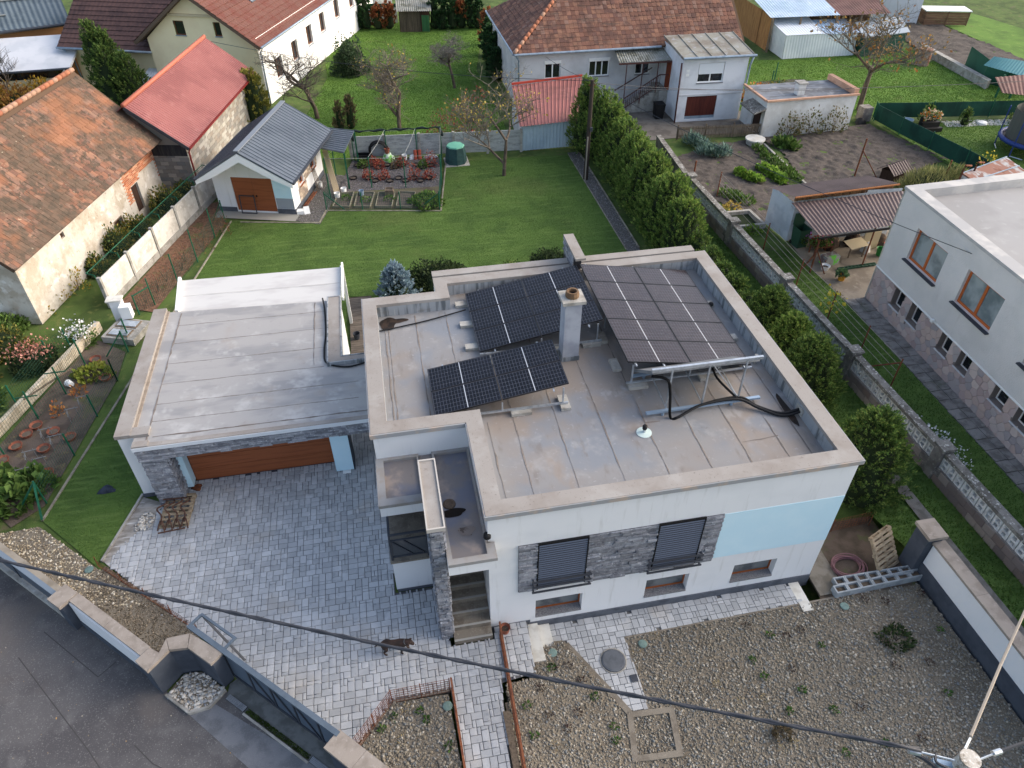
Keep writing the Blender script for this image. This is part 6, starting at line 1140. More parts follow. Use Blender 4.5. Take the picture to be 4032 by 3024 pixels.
for s_ in seeds:
    P = [(s_[0]-.4,s_[1]-.4),(s_[0]+.4,s_[1]-.4),(s_[0]+.4,s_[1]+.4),(s_[0]-.4,s_[1]+.4)]
    for r_ in seeds:
        dx, dy = r_[0]-s_[0], r_[1]-s_[1]
        if (dx or dy) and dx*dx+dy*dy < .6: P = clip_half(P, ((s_[0]+r_[0])/2,(s_[1]+r_[1])/2), (dx,dy))
    for m_, n_ in (((0,0),(-1,0)),((0,0),(0,-1)),((0,1.585),(0,1))): P = clip_half(P, m_, n_) if P else P
    if len(P) < 3: continue
    for h in LW:                            # cut around the window openings
        if len(P) < 3: break
        cx = sum(p[0] for p in P)/len(P); cy = sum(p[1] for p in P)/len(P)
        if h[0]-.2 < cx < h[2]+.2 and h[1]-.2 < cy < h[3]+.2:
            d4 = [(h[0]-cx, (h[0],0), (1,0)), (cx-h[2], (h[2],0), (-1,0)), (h[1]-cy, (0,h[1]), (0,1)), (cy-h[3], (0,h[3]), (0,-1))]
            k = max(d4, key=lambda z_: z_[0]); P = clip_half(P, k[1], k[2]) if len(P) > 2 else P
    if len(P) < 3: continue
    cx = sum(p[0] for p in P)/len(P); cy = sum(p[1] for p in P)/len(P); P = [(cx+(p[0]-cx)*.955, cy+(p[1]-cy)*.955) for p in P]; cells.append(P)
cells.sort(key=lambda P: P[0][0]); rest = MB(wf)
for k, P in enumerate(cells):
    n = len(P); d_ = .018+.012*rs.random(); b = MB(wf) if k < 300 else rest
    ar = sum(P[i-1][0]*P[i][1]-P[i][0]*P[i-1][1] for i in range(n)); P = P if ar > 0 else P[::-1]
    b.add([(p[0],p[1],0) for p in P]+[(p[0],p[1],d_) for p in P], [tuple(range(n,2*n))]+[(i,(i+1)%n,n+(i+1)%n,n+i) for i in range(n)])
    if k < 300: b.build('facing_stone', STN, base)
if rest.v: rest.build('more_facing_stones', STN, base)['kind'] = 'stuff'
MB(wf).box((-.06,1.56,.0),(20,1.62,.06)).build('drip_trim', WHITEPAINT, t)
for w_ in UW: wo = window(t, (wf[0]+wf[3]*.04,)+wf[1:], *w_, d=.12, fm=mat('orange_window_wood', (176,92,44), rough=.5), gm=mat('curtained_glass', (150,160,160), [((106,118,120), .9, .42, .64)], rough=.1, spec=.7), mull=1, fw=.09); MB((wf[0]+wf[3]*.04,)+wf[1:]).box((w_[0]-.06,w_[1]-.05,-.1),(w_[2]+.06,w_[1]-.004,.14)).build('sill', DARK, wo)
for w_ in LW: window(t, wf, *w_, d=.26, fm=WHITEPAINT, mull=0, fw=.04, sill=mat('white_sill', (206,206,208), rough=.7), so=.05)
cam_ = MB().box((8.72,8.2,1.62),(8.84,8.3,1.72)); cam_.build('security_camera', WHITEPAINT, t)
Oc = [(9.0,12.3),(8.25,-8),(20,-8),(20,12.7)]; Ic = [(9.5,11.85),(8.75,-8.01),(20.01,-8.01),(20.01,12.2)]; cpm = mat('pale_membrane', (172,170,168), [((196,192,186), .9, .44, .66), ((178,172,164), 5., .6, .76, .6)], rough=.8, bump=.1)
ring(MB(), Oc[::1], Ic[::1], 4.95, 5.06).build('parapet_cap', cpm, t)
MB().poly([(9.45,11.9),(8.7,-8),(20,-8),(20,12.3)], 4.72).build('roof', mat('pale_roof', (160,158,156), [((150,148,146), .5, .44, .64), ((170,168,166), 2., .56, .72, .7)], rough=.8), t)
b = MB(); b.quad((9.5,11.85,4.72),(9.5,11.85,4.95),(20,12.2,4.95),(20,12.2,4.72)); b.build('parapet_inner', cpm, t)
# rusty flat hut and small brown-roofed hutch behind it
t = thing('rusty_roof_hut', 'low hut with rust-streaked sheet roof behind the stone-based house', 'hut', (16,16.5,0)); P4 = [(18.34,19.58,1.50), (18.33,17.83,1.50), (21.59,18.69,1.50), (21.88,20.91,1.50)]
rr_ = mat('rusty_sheet', (176,176,174), [((140,88,66), (1.2,.5,1), .46, .56, .9), ((124,76,58), (2.5,1,1), .56, .62, .9)], rough=.8)
ro = MB().slab([Vector(p) for p in P4], .08).build('roof', rr_, t); a, b_, c, d = [Vector(p) for p in P4]
for f_ in (0,.5,1): MB().bar(b_+(a-b_)*f_+Vector((0,0,.02)), c+(d-c)*f_+Vector((0,0,.02)), .05, .04).build('batten', ZINC, ro)
for p, r_ in ((P4[0],P4[1]),(P4[1],P4[2])): MB(wframe(p[:2], r_[:2])).wall((Vector(r_[:2])-Vector(p[:2])).length, 1.42).build('wall', OLDW2, t)
for k, p in enumerate(((18.20,19.50,0.80), (19.07,19.72,0.80))): tag(MB().tube([(p[0],p[1],0),(p[0]+.02,p[1],1.75),(p[0]+.15,p[1]+.1,1.9),(p[0]+.5,p[1]+.1,1.85)], .05, 7).build('rusty_pipe', RUST, None, True), ('left','right')[k]+' of two bent rusty pipes before the rust-streaked roof', 'pipe', 'bent rusty pipes')
t = thing('brown_hutch', 'tiny hutch with brown ribbed roof at the edge of the tilled plot', 'hutch', (14.5,20,0)); p = Vector((16.74,22.46,0.00)); fr = frame((p.x,p.y,0), .35)
MB(fr).box((-.5,-.4,0),(.5,.4,.6)).build('box', DOORB, t); 
for sx in (-1,1): ro = MB(fr).add([(-.75,-.55*sx,.55),(.75,-.55*sx,.55),(.75,0,.95),(-.75,0,.95)], [(0,1,2,3)] if sx > 0 else [(3,2,1,0)]).build('roof_slope', CORB, t); [MB(fr).bar((-.75+.19*i,-.55*sx,.57),(-.75+.19*i,0,.97),.03,.03).build('rib', CORB, ro) for i in range(9)]

# ------------------------------------------------------------------ vegetation
ORD = ['first','second','third','fourth','fifth','sixth','seventh','eighth','ninth','tenth','eleventh','twelfth','thirteenth','fourteenth','fifteenth','sixteenth','seventeenth','eighteenth','nineteenth','twentieth']
TIPPAL = {}
def leafmat(name, pal, layers=(), var=.18, hue=.012, tr=.3):
    TIPPAL[name] = pal; return mat(name, pal[0], layers, palette=pal, rough=.75, var=var, hue=hue, translucent=tr)
THUJA = leafmat('thuja_leaf', [(80,104,54),(68,92,46),(94,114,58),(58,82,42),(104,120,64)])
THUJAL = leafmat('thuja_leaf_light', [(98,122,60),(84,110,53),(112,132,66),(72,98,48),(122,136,74)])
THUJAD = leafmat('thuja_leaf_dark', [(46,74,44),(38,62,38),(56,86,48),(34,56,36)])
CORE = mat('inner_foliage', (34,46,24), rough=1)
BARK = mat('bark', (104,92,80), [((78,68,60), (6,6,2), .42, .62), ((130,120,106), 8., .56, .72, .7)], rough=1, bump=.5)
TWIG = mat('pale_twig', (122,114,102), [((98,92,83), 3., .42, .62)], rough=1)
def leaves(P, D, size, rs, asp=.5, jit=.6):
    """P points, D leaf directions (n,3) -> verts, faces of diamond leaves"""
    k = len(P); D = D+rs.normal(0, jit, (k,3)); D /= np.linalg.norm(D, axis=1)[:,None]+1e-9; R = rs.normal(0,1,(k,3)); S_ = np.cross(D, R); S_ /= np.linalg.norm(S_, axis=1)[:,None]+1e-9
    L = (size*rs.uniform(.6,1.4,k))[:,None]; W = L*asp
    V = np.stack([P, P+D*L*.5+S_*W*.5, P+D*L, P+D*L*.5-S_*W*.5], 1).reshape(-1,3); return V, np.arange(4*k).reshape(k,4)
def mesh_np(name, V, F, m):
    o = npmesh(name, V, F, m); me = o.data; bpy.data.objects.remove(o); return me
def conif_mesh(name, h, r, n, m, seed, size=.12, prof=1.5, lobes=7, pw=.75, base=.04):
    rs = np.random.RandomState(seed); z = rs.rand(n)**.85; a = rs.rand(n)*6.283; ph = rs.rand(3)*6.28
    R = r*(1-z**prof)**pw*(.35+.65*np.clip((z+base)*7,0,1)); R *= 1+.13*np.sin(a*lobes+ph[0]+z*6)+.10*np.sin(a*3+ph[1]-z*9)+.07*np.sin(z*31+a*2)
    nt = max(60, n//30); z = rs.rand(nt)**.8; a = rs.rand(nt)*6.283; R = r*(1-z**prof)**pw*(.35+.65*np.clip((z+base)*7,0,1)); R *= .80+.16*np.sin(a*lobes+ph[0]+z*6)*.6+.12*rs.randn(nt)*.6
    B = np.stack([R*np.cos(a), R*np.sin(a), z*h*.92], 1); up = .95+.9*z; D = np.stack([np.cos(a), np.sin(a), up], 1)+rs.normal(0,.18,(nt,3)); D /= np.linalg.norm(D,axis=1)[:,None]
    Lt = (.16+.10*r+.04*h)*rs.uniform(.6,1.35,nt)*(.75+.25*(1-z)); k = n//nt; ti = np.repeat(np.arange(nt), k); tt = rs.rand(nt*k)**.8; wd = (.35*Lt[ti]*(1-tt*.85))[:,None]
    P = B[ti]+D[ti]*(Lt[ti]*tt)[:,None]+rs.normal(0,.5,(nt*k,3))*wd; V, F = leaves(P, D[ti]*1.3, size, rs, .42, .45); tipm = tt > .62
    m2 = MATS.get(m.name+'_tip') or leafmat(m.name+'_tip', [tuple(min(255,int(v*g_)) for v, g_ in zip(c_, (1.22,1.2,1.15))) for c_ in TIPPAL[m.name]]); ii = np.nonzero(tipm)[0]; jj = np.nonzero(~tipm)[0]
    sub = lambda q_: (V.reshape(-1,4,3)[q_].reshape(-1,3), np.arange(4*len(q_)).reshape(-1,4))
    me = mesh_np(name, *sub(jj), m); me2 = mesh_np('new_growth', *sub(ii), m2)
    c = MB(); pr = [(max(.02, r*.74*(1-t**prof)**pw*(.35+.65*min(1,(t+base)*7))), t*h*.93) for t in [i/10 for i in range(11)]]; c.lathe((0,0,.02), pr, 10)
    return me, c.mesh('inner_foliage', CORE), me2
def put_conif(meshes, loc, label, group=None, rot=0., sx=1., sz=1., name='thuja_tree', trunk_h=.25, cat='tree'):
    t = thing(name, label, cat, loc, group); t.rotation_euler = (0,0,rot); t.scale = (sx,sx,sz)
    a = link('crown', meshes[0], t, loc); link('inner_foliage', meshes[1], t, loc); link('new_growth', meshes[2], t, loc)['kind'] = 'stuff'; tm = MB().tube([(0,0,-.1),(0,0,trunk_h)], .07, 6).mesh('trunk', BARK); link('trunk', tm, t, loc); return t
HED = [conif_mesh('thuja_crown', 2.85, 1.28, 13000, THUJAL, 50+i, .095, 2.6, 9, .6) for i in range(3)]
TH_HI = conif_mesh('thuja_crown', 4.3, 1.05, 14000, THUJAL, 60, .1, 1.5, 6, .7)
hed = [(1.35,29.2,0),(1.95,28.2,1.32),(2.25,27.2,1.16)]+[(2.35+.02*((i*7)%5), 26.3-.86*i, 1+.13*math.sin(i*2.3)) for i in range(12)]
for i, (x, y, s_) in enumerate(hed):
    lb = ORD[i]+' thuja of the tall clipped hedge, counted from the wooden pole end'
    if i == 0: put_conif(TH_HI, (x,y,0), lb, 'thujas of the tall hedge')
    else: put_conif(HED[i%3], (x,y,0), lb, 'thujas of the tall hedge', i*1.9, .98+.08*math.sin(i*1.7), s_)
SMA = [conif_mesh('thuja_crown', 1.7, .8, 5000, THUJA, 70+i, .09, 1.8, 5, .6) for i in range(2)]
for i in range(5): put_conif(SMA[i%2], (2.75+.06*i,15.7-1.12*i,0), ORD[i]+' low thuja between the hedge and the four big bushy ones', 'low thujas beside the house', i*2.1, 1, 1+.08*math.sin(i*3))
for i, (x, y, h, r, m_) in enumerate(((3.2,10.0,2.6,1.05,THUJA),(3.4,8.6,2.35,1.0,THUJAL),(3.3,6.9,2.6,1.2,THUJA),(2.95,2.75,3.35,1.38,THUJA))):
    put_conif(conif_mesh('thuja_crown', h, r, 22000, m_, 80+i, .09, 1.7, 9, .66), (x,y,0 if i < 3 else -.3), ('bushy thuja beside the right parapet, farthest of the four','second of the four bushy thujas beside the house','third bushy thuja, broad and rounded, beside the pierced wall','tallest bushy thuja next to the house front right corner')[i], 'bushy thujas beside the house')
# tall thujas by the cream house
for i, (x, y, h, r, sd) in enumerate(((-27.0,41.7,5.5,1.1,90),(-26.3,41.5,5.0,1.1,91),(-25.3,40.7,3.7,1.5,92),(-26.4,40.8,4.2,1.4,93))):
    put_conif(conif_mesh('thuja_crown', h, r, 9000, THUJA, sd, .12, 1.3, 6, .75), (x,y,0), ('tallest pointed thuja of the clump by the cream house','second pointed thuja of the clump by the cream house','broad front thuja of the clump by the cream house','left front thuja of the clump by the cream house')[i], 'thuja clump by the cream house')
YG = leafmat('yellowgreen_leaf', [(128,124,58),(104,108,48),(146,138,70),(88,98,44)])
put_conif(conif_mesh('thuja_crown', 3.3, .95, 5000, YG, 95, .15, 2.2, 5, .5), (-17.6,37.0,0), 'yellow-green ivy-like conifer between red roof and white house wall', name='golden_thuja')
# back row of dark conifers, rusty ones among them
BK = [conif_mesh('thuja_crown', 2.5, .5, 1500, THUJAD, 100+i, .2, 1.6, 5, .6) for i in range(2)]; RS = conif_mesh('thuja_crown', 2.2, .5, 1300, leafmat('dead_conifer', [(128,78,50),(108,64,42),(146,94,62)]), 104, .2, 1.6, 5, .6)
for i, (x, y, k) in enumerate(((-10.9,57.3,0),(-10.1,57.2,0),(-9.1,57.0,1),(-8.2,57.0,1),(-4.4,56.2,0),(-3.7,56.0,0),(-3.0,55.9,0),(-2.2,56.0,1),(-1.4,55.8,0),(-.8,55.6,0))):
    put_conif(RS if k else BK[i%2], (x,y,0), ORD[i]+(' conifer from the left in the back row, rust-brown and dead' if k else ' conifer from the left in the back row, dark green'), 'back row of conifers', i*1.3, 1.1, 1+.12*math.sin(i*2), 'conifer')
for i, (x, y, h) in enumerate(((-.75,50.8,3.0),(-1.1,48.2,2.6),(-1.25,46.2,2.6),(-1.35,44.2,2.5),(-1.4,42.6,2.0))):
    put_conif(BK[i%2] if i else RS, (x,y,0), ORD[i]+' narrow conifer from the back along the bungalow side', 'narrow conifers by the bungalow', i*1.7, 1.25, h/2.4, 'conifer')
# blue spruce and junipers behind the house
BSP = leafmat('blue_spruce_needles', [(132,150,164),(112,132,148),(156,172,184),(92,114,128)])
put_conif(conif_mesh('spruce_crown', 1.75, .85, 6000, BSP, 110, .12, 1.25, 9, .9), (-10.45,15.7,0), 'small silvery blue spruce behind the house parapet', name='blue_spruce')
JUN = leafmat('juniper_leaf', [(62,78,44),(50,66,38),(78,92,54),(44,56,34)])
def bush(label, loc, rx, ry, h, n, m, seed, size=.1, name='shrub', cat='shrub', group=None, core=True, up=.5, asp=.55, stems=True, hollow=.35):
    rs = np.random.RandomState(seed); d = rs.normal(0,1,(n,3)); d[:,2] = np.abs(d[:,2])*.9-.12; d /= np.linalg.norm(d,axis=1)[:,None]; a = np.arctan2(d[:,1],d[:,0])
    k = (1-hollow*rs.rand(n)**1.6)*(1+.14*np.sin(a*4+seed)+.12*np.sin(d[:,2]*7+a*2+seed)); P = d*k[:,None]*np.array([rx,ry,h]); P[:,2] = np.maximum(P[:,2], .02); P += np.array(loc)
    V, F = leaves(P, d+np.array([0,0,up]), size, rs, asp); t = thing(name, label, cat, loc, group); npmesh('foliage', V, F, m, t)
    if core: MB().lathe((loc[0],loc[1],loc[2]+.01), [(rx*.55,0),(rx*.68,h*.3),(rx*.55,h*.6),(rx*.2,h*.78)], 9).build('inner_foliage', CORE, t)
    if stems:
        for j in range(3): q_ = rs.uniform(-.4,.4,2); MB().tube([(loc[0],loc[1],loc[2]-.05),(loc[0]+q_[0]*rx,loc[1]+q_[1]*ry,loc[2]+h*.6)], [.02,.008], 5).build('stem', BARK, t)
    return t
bush('dark spreading juniper right of the blue spruce', (-8.6,16.6,0), 1.35, .8, 1.1, 4200, JUN, 111, .13); bush('second low juniper behind the rear parapet near the fin wall', (-3.6,17.1,0), .9, .6, .8, 2200, JUN, 112, .12); bush('small bright green dwarf conifer between the two junipers', (-5.3,17.0,0), .55, .4, .5, 1200, THUJAL, 113, .1)
bush('round glossy evergreen shrub on the orchard lawn', (-11.7,45.8,0), 1.15, 1.1, 2.4, 3000, leafmat('glossy_dark_leaf', [(58,78,52),(46,64,44),(84,100,74),(70,92,60)]), 114, .17)
BRN = leafmat('brown_dry_leaf', [(110,96,72),(92,80,60),(124,108,80),(84,76,58)])
put_conif(conif_mesh('narrow_crown', 1.7, .33, 1300, BRN, 115, .12, 1.6), (-12.55,35.2,0), 'left of two narrow brownish shrubs behind the metal canopy', 'narrow brown shrubs', name='narrow_shrub', cat='shrub'); put_conif(conif_mesh('narrow_crown', 2.0, .36, 1400, BRN, 116, .12, 1.6), (-11.9,35.3,0), 'right taller one of two narrow brownish shrubs behind the metal canopy', 'narrow brown shrubs', name='narrow_shrub', cat='shrub')
# bare trees
def bare_tree(label, loc, h, seed, spread=.5, depth=5, trunk_r=.12, first=.28, nb=3, m=None, leafm=None, nleaf=0, tm=None, twig=1., lean=(0,0), up=.25, fork=0, name='bare_tree', lsize=.12):
    rr = random.Random(seed); t = thing(name, label, 'tree', loc); big = MB(); small = MB(); tips = []
    def grow(p, d, L, r, k):
        pts = [p]; dd = d.copy()
        for s_ in range(3): dd = (dd+Vector((rr.gauss(0,.10),rr.gauss(0,.10),rr.gauss(0,.05)+.03))).normalized(); pts.append(pts[-1]+dd*L/3)
        (big if k >= depth-1 else small).tube(pts, [r, r*.9, r*.8, r*.68], 6 if k >= depth-1 else (4 if k > 1 else 3), False)
        if k == 0: tips.append(pts[-1]); tips.append(pts[1]); return
        n_ = nb+(1 if rr.random() < .45 else 0) if k < depth else nb+fork
        for j in range(n_):
            q_ = pts[-1] if j < 2 else pts[rr.choice((1,2))]; ax = Vector((rr.gauss(0,1),rr.gauss(0,1),rr.gauss(0,.45)+up)).normalized()
            nd = (dd*(1-spread)+ax*spread*1.25).normalized(); grow(q_, nd, L*rr.uniform(.58,.86)*twig, max(.0055, r*rr.uniform(.5,.66)), k-1)
    grow(Vector(loc), Vector((lean[0],lean[1],1)).normalized(), h*first, trunk_r, depth)
    big.build('trunk', tm or BARK, t, True); small.build('crown', m or TWIG, t)
    if nleaf:
        rs = np.random.RandomState(seed); T = np.array([list(p) for p in tips]); P = T[rs.randint(0,len(T),nleaf)]+rs.normal(0,.06,(nleaf,3)); V, F = leaves(P, np.tile([0,0,-.5],(nleaf,1)), lsize, rs, .7, 1.); npmesh('leaves', V, F, leafm, t)
    return t
YEL = leafmat('yellow_leaf', [(186,160,72),(160,136,60),(200,180,96),(140,124,62)]); ORA = leafmat('orange_leaf', [(196,124,66),(176,104,56),(206,146,80),(158,114,66)])
DTW = mat('dark_twig', (92,84,76), [((72,66,60), 3., .42, .62)], rough=1)
bare_tree('dark bare tree beside the white house wall', (-14.0,37.4,0), 7.6, 5, .5, 6, .16, .25, 3, DTW, up=.15, lean=(.06,0))
bare_tree('large pale bare tree with two main trunks on the orchard lawn', (-9.0,34.6,0), 9.4, 8, .58, 6, .15, .22, 3, TWIG, YEL, 300, fork=1, up=.3)
bare_tree('bushy rounded bare tree with greyish crown on the orchard lawn', (-4.7,41.3,0), 6.6, 12, .66, 7, .12, .25, 3, mat('grey_twig', (128,122,114), [((106,100,94), 3., .42, .62)], rough=1), up=.1, twig=.92)
bare_tree('bare fruit tree with upright twigs standing on the main lawn', (-3.85,26.9,0), 9.4, 22, .60, 6, .11, .21, 3, TWIG, YEL, 420, up=.35, twig=1.0)
bare_tree('tall walnut tree with last orange leaves behind the screen fence corner', (20.6,32.2,0), 11.5, 33, .56, 6, .18, .22, 3, TWIG, leafmat('walnut_leaf', [(166,128,66),(150,108,58),(132,116,66)]), 700, up=.3, lean=(.10,.06), lsize=.17)
bare_tree('leafless multi-stemmed shrub before the annex at the top left', (-33.2,42.2,0), 6.5, 41, .4, 4, .08, .3, 4, DTW, up=.5, name='bare_shrub')
RED = leafmat('red_leaf', [(156,78,62),(172,96,76),(136,66,56),(180,112,92)])
bush('reddish leafless shrub tangle left of the bare fruit tree', (-6.2,31.8,0), 1.6, 1.0, 1.9, 1100, leafmat('rust_twig_leaf', [(126,96,80),(110,88,74),(160,84,64),(120,104,84)]), 120, .12, core=False)
bare_tree('thin brownish bare tree behind the panel wall', (-4.9,31.6,0), 5.0, 47, .6, 5, .06, .28, 3, DTW, leafm=RED, nleaf=120, up=.2)
# shrubs near barn and left garden
MIX = leafmat('autumn_green_leaf', [(92,108,56),(78,92,48),(132,128,62),(66,84,44),(150,132,64)]); GRN = leafmat('fresh_green_leaf', [(96,124,58),(80,106,48),(112,138,70),(70,94,44)])
for i, (x, y, rx, h, sd) in enumerate(((-22.9,22.2,.85,1.2,121),(-22.2,23.6,.8,1.0,122),(-21.2,26.0,.9,1.2,123),(-20.4,27.3,.8,.9,124),(-23.6,20.6,.7,.8,125))):
    bush(('shrub with yellowing leaves below the small barn window','leafy shrub under the barn door, green and low','dense shrub at the barn corner by the block shed','low bush against the foot of the block shed','ragged shrub on the barn wall nearest the pink flower bush')[i], (x,y,0), rx, rx*.8, h, 1500, MIX, sd, .13, group='shrubs along the barn wall')
for i, (x, y, sd) in enumerate(((-24.5,18.4,126),(-23.9,19.2,127),(-24.9,17.5,128))): bush(('left','right','lowest')[i]+' of the thin yellowing seedlings against the whitewashed barn wall', (x,y,0), .45, .35, .85, 160, leafmat('thin_yellow_leaf', [(150,146,70),(176,150,64),(116,124,60)]), sd, .13, core=False, group='seedlings at the barn wall')
b1 = bush('flower bush with salmon pink heads in the neighbour garden', (-24.1,13.9,0), .9, .7, .75, 1800, JUN, 129, .12, name='flower_bush')
rs = np.random.RandomState(3); P = rs.normal(0,1,(420,3))*np.array([.42,.34,.07])+np.array([-24.1,13.95,.76]); V, F = leaves(P, np.tile([0,0,1.],(420,1)), .08, rs, .9, .6); npmesh('flowers', V, F, leafmat('salmon_petal', [(196,136,118),(180,116,102),(206,154,136)]), b1)['kind'] = 'stuff'
b1 = bush('white-flowering aster clump beside the low block wall', (-22.7,15.1,0), .5, .45, .7, 700, GRN, 130, .1, name='flower_bush', core=False); P = rs.normal(0,1,(260,3))*np.array([.3,.28,.16])+np.array([-22.7,15.1,.62]); V, F = leaves(P, np.tile([0,0,1.],(260,1)), .075, rs, 1., .6); WPET = leafmat('white_petal', [(240,238,234),(226,226,228)], tr=.1); npmesh('flowers', V, F, WPET, b1)['kind'] = 'stuff'
b1 = bush('white daisy clump at the foot of the pierced wall', (6.35,3.2,0), .45, .9, .5, 700, GRN, 131, .09, name='flower_bush', core=False); P = rs.normal(0,1,(300,3))*np.array([.24,.5,.08])+np.array([6.35,3.3,.45]); V, F = leaves(P, np.tile([0,0,1.],(300,1)), .08, rs, 1., .6); npmesh('flowers', V, F, WPET, b1)['kind'] = 'stuff'
for i, (x, y, r_, h, m_) in enumerate(((-25.6,15.2,.9,.9,MIX),(-26.4,13.6,1.0,1.0,MIX),(-25.2,12.0,.6,.4,GRN),(-25.9,16.3,.8,.7,GRN))): bush(('yellow-green shrub at the left edge above the pink flowers','leafy shrub cut by the left edge beside the pink flowers','low green weeds left of the block wall','green shrub in the corner below the barn gable')[i], (x,y,0), r_, r_, h, 1500, m_, 140+i, .14)
for i, (x, y) in enumerate(((-22.8,6.9),(-23.3,7.6),(-22.5,7.5))): bush(('big-leaved squash plant by the green fence corner','big-leaved squash plant behind the fence corner at the left edge','squash leaves between the fence corner and a terracotta ring')[i], (x,y,0), .65, .6, .45, 260, GRN, 150+i, .24, asp=.9, core=False, group='squash plants')
bush('yellow-green strawberry patch below the salt-white meter box', (-21.9,13.0,0), .65, .5, .25, 420, leafmat('lime_leaf', [(140,148,60),(120,132,52),(160,160,76)]), 153, .15, asp=.8, core=False)
for i, (x, y) in enumerate(((-22.1,11.9),(-22.55,10.95))): bush(('far','near')[i]+' of two small shrubs with orange leaves in the vegetable strip', (x,y,0), .22, .22, .5, 60, ORA, 155+i, .12, core=False, group='orange-leaved shrubs')
for i in range(9):
    f_ = i/8; x, y = -21.2+2.9*f_*.9+.3*math.sin(i*3), 17.6+6.3*f_; bush(ORD[i]+' leafless raspberry cane clump from the near end of the panel wall', (x+.35,y,0), .42, .42, .8, 230, leafmat('cane_leaf', [(136,104,82),(116,92,74),(150,92,68),(104,98,70)]), 160+i, .11, core=False, asp=.18, group='raspberry canes by the panel wall', up=1.6)
sheet('leaf_litter', [(-22.0,17.5),(-20.4,16.8),(-18.3,24.2),(-18.9,26.6),(-19.4,26.4)], .006, mat('leaf_litter', (122,92,74), [((96,72,58), 6., .42, .62), ((150,110,86), 14., .54, .7, .9), ((90,96,56), 1.2, .56, .7, .7)], rough=1, bump=.8, bsc=25))
sheet('vegetable_strip', [(-22.2,15.2),(-21.0,14.2),(-20.98,12.5),(-21.86,6.6),(-22.6,5.9),(-24.6,8.0),(-22.6,14.6)], .006, mat('veg_strip_soil', (104,92,82), [((84,74,66), 1.6, .42, .62), ((118,106,80), 3., .56, .7, .8), ((96,100,60), .9, .56, .7, .6)], rough=1, bump=.6, bsc=20))
# vegetable rows right
LEEK = leafmat('leek_leaf', [(120,146,134),(98,124,112),(140,164,150),(84,110,92)]); SAL = leafmat('lettuce_leaf', [(128,160,62),(110,144,52),(146,174,78),(94,126,46)])
def vrow(label, a, c, n, r_, h, m, seed, asp=.8, size=.2, name='vegetable_plant', up=.5, grp=None):
    rr = random.Random(seed)
    for i in range(n): f_ = (i+.5)/n; bush((ORD[i]+' '+label) if n > 1 else label, (a[0]+(c[0]-a[0])*f_+rr.uniform(-.08,.08), a[1]+(c[1]-a[1])*f_+rr.uniform(-.08,.08), .02), r_*rr.uniform(.8,1.15), r_*rr.uniform(.8,1.1), h, 110, m, seed*20+i, size, name=name, cat='vegetable', core=False, asp=asp, group=grp, stems=False, up=up)
vrow('leek in the rear row by the picket fence, from the left', (7.65,29.17), (8.34,28.01), 7, .28, .5, LEEK, 11, .16, .34, 'leek', 1.6, 'leeks'); vrow('leek in the front row by the picket fence, from the left', (7.82,27.44), (9.14,26.86), 8, .28, .5, LEEK, 12, .16, .34, 'leek', 1.6, 'leeks')
vrow('lettuce in the left salad row of the plot', (8.89,24.72), (9.51,23.43), 6, .24, .22, SAL, 13, .9, .2, 'lettuce', .5, 'lettuces'); vrow('lettuce in the right salad row of the plot', (10.48,25.03), (10.78,23.18), 7, .28, .25, SAL, 14, .9, .22, 'lettuce', .5, 'lettuces')
vrow('kale plant by the round well cover, from the left', (12.73,28.07), (13.39,27.05), 5, .35, .4, GRN, 15, .6, .26, 'kale', .8, 'kale by the outbuilding'); vrow('green plant along the plot edging, from the well', (11.33,27.78), (11.68,23.19), 9, .26, .25, GRN, 16, .5, .18, 'edging_plant', .8, 'plants along the plot edging'); vrow('weed clump in the near part of the plot', (6.99,22.50), (7.97,21.25), 4, .35, .25, GRN, 17, .5, .18, 'weed', .7, 'weeds in the near plot')
# vines on the white outbuilding, ornamental grass, orange bushes, small thujas at the screen
VINE = leafmat('vine_leaf', [(104,112,66),(86,92,56),(122,110,70),(134,124,84)])
for i, (x, y, w_) in enumerate(((13.9,28.95,.7),(15.3,28.9,.8),(16.9,29.0,.9))): bush(('left','middle','right')[i]+' thinning vine on the wall of the white outbuilding', (x,y,.1), w_, .18, 1.45, 260, VINE, 180+i, .15, core=False, name='vine', cat='vine', group='vines on the outbuilding')
bush('bank of tall olive ornamental grass behind the hutch', (17.8,20.6,0), 2.1, 1.1, 1.15, 5200, leafmat('olive_grass', [(140,140,88),(116,120,74),(160,156,104),(98,104,64)]), 190, .32, core=True, asp=.09, up=1.1, name='ornamental_grass', cat='grass')
bush('bright orange bush behind the white outbuilding', (15.0,35.2,0), 1.3, .8, .95, 1500, ORA, 191, .16); bush('yellowish green shrub beside the orange bush', (16.6,36.0,0), .6, .5, .9, 500, MIX, 192, .13, core=False)
bush('orange and yellow vine on the corner of the white house wall', (-12.6,56.0,0), .7, .7, 2.3, 900, ORA, 193, .2); bush('orange creeper at the far end of the cream house', (-13.4,52.5,0), .6, .6, 1.7, 600, ORA, 194, .2); bush('golden climber beside the bungalow conifers', (-.55,45.0,0), .5, 2.6, 1.8, 1500, leafmat('golden_leaf', [(202,162,60),(176,134,52),(150,130,60)]), 195, .16)
for i, (x, y, c_) in enumerate(((-34.2,42.0,0),(-32.6,41.6,1),(-31.2,42.4,0))): bush(('golden bush at the left edge above the barn ridge','bronze-yellow bush just above the barn ridge','bright yellow bush left of the thuja clump')[i], (x,y,0), 1.1, 1.0, 1.7, 1700, MATS['golden_leaf'] if c_ == 0 else leafmat('bronze_leaf', [(150,110,58),(128,92,50),(176,138,66)]), 196+i, .2)
LT_ = [conif_mesh('thuja_crown', 1.0, .33, 700, THUJA, 200+i, .11, 1.4) for i in range(2)]
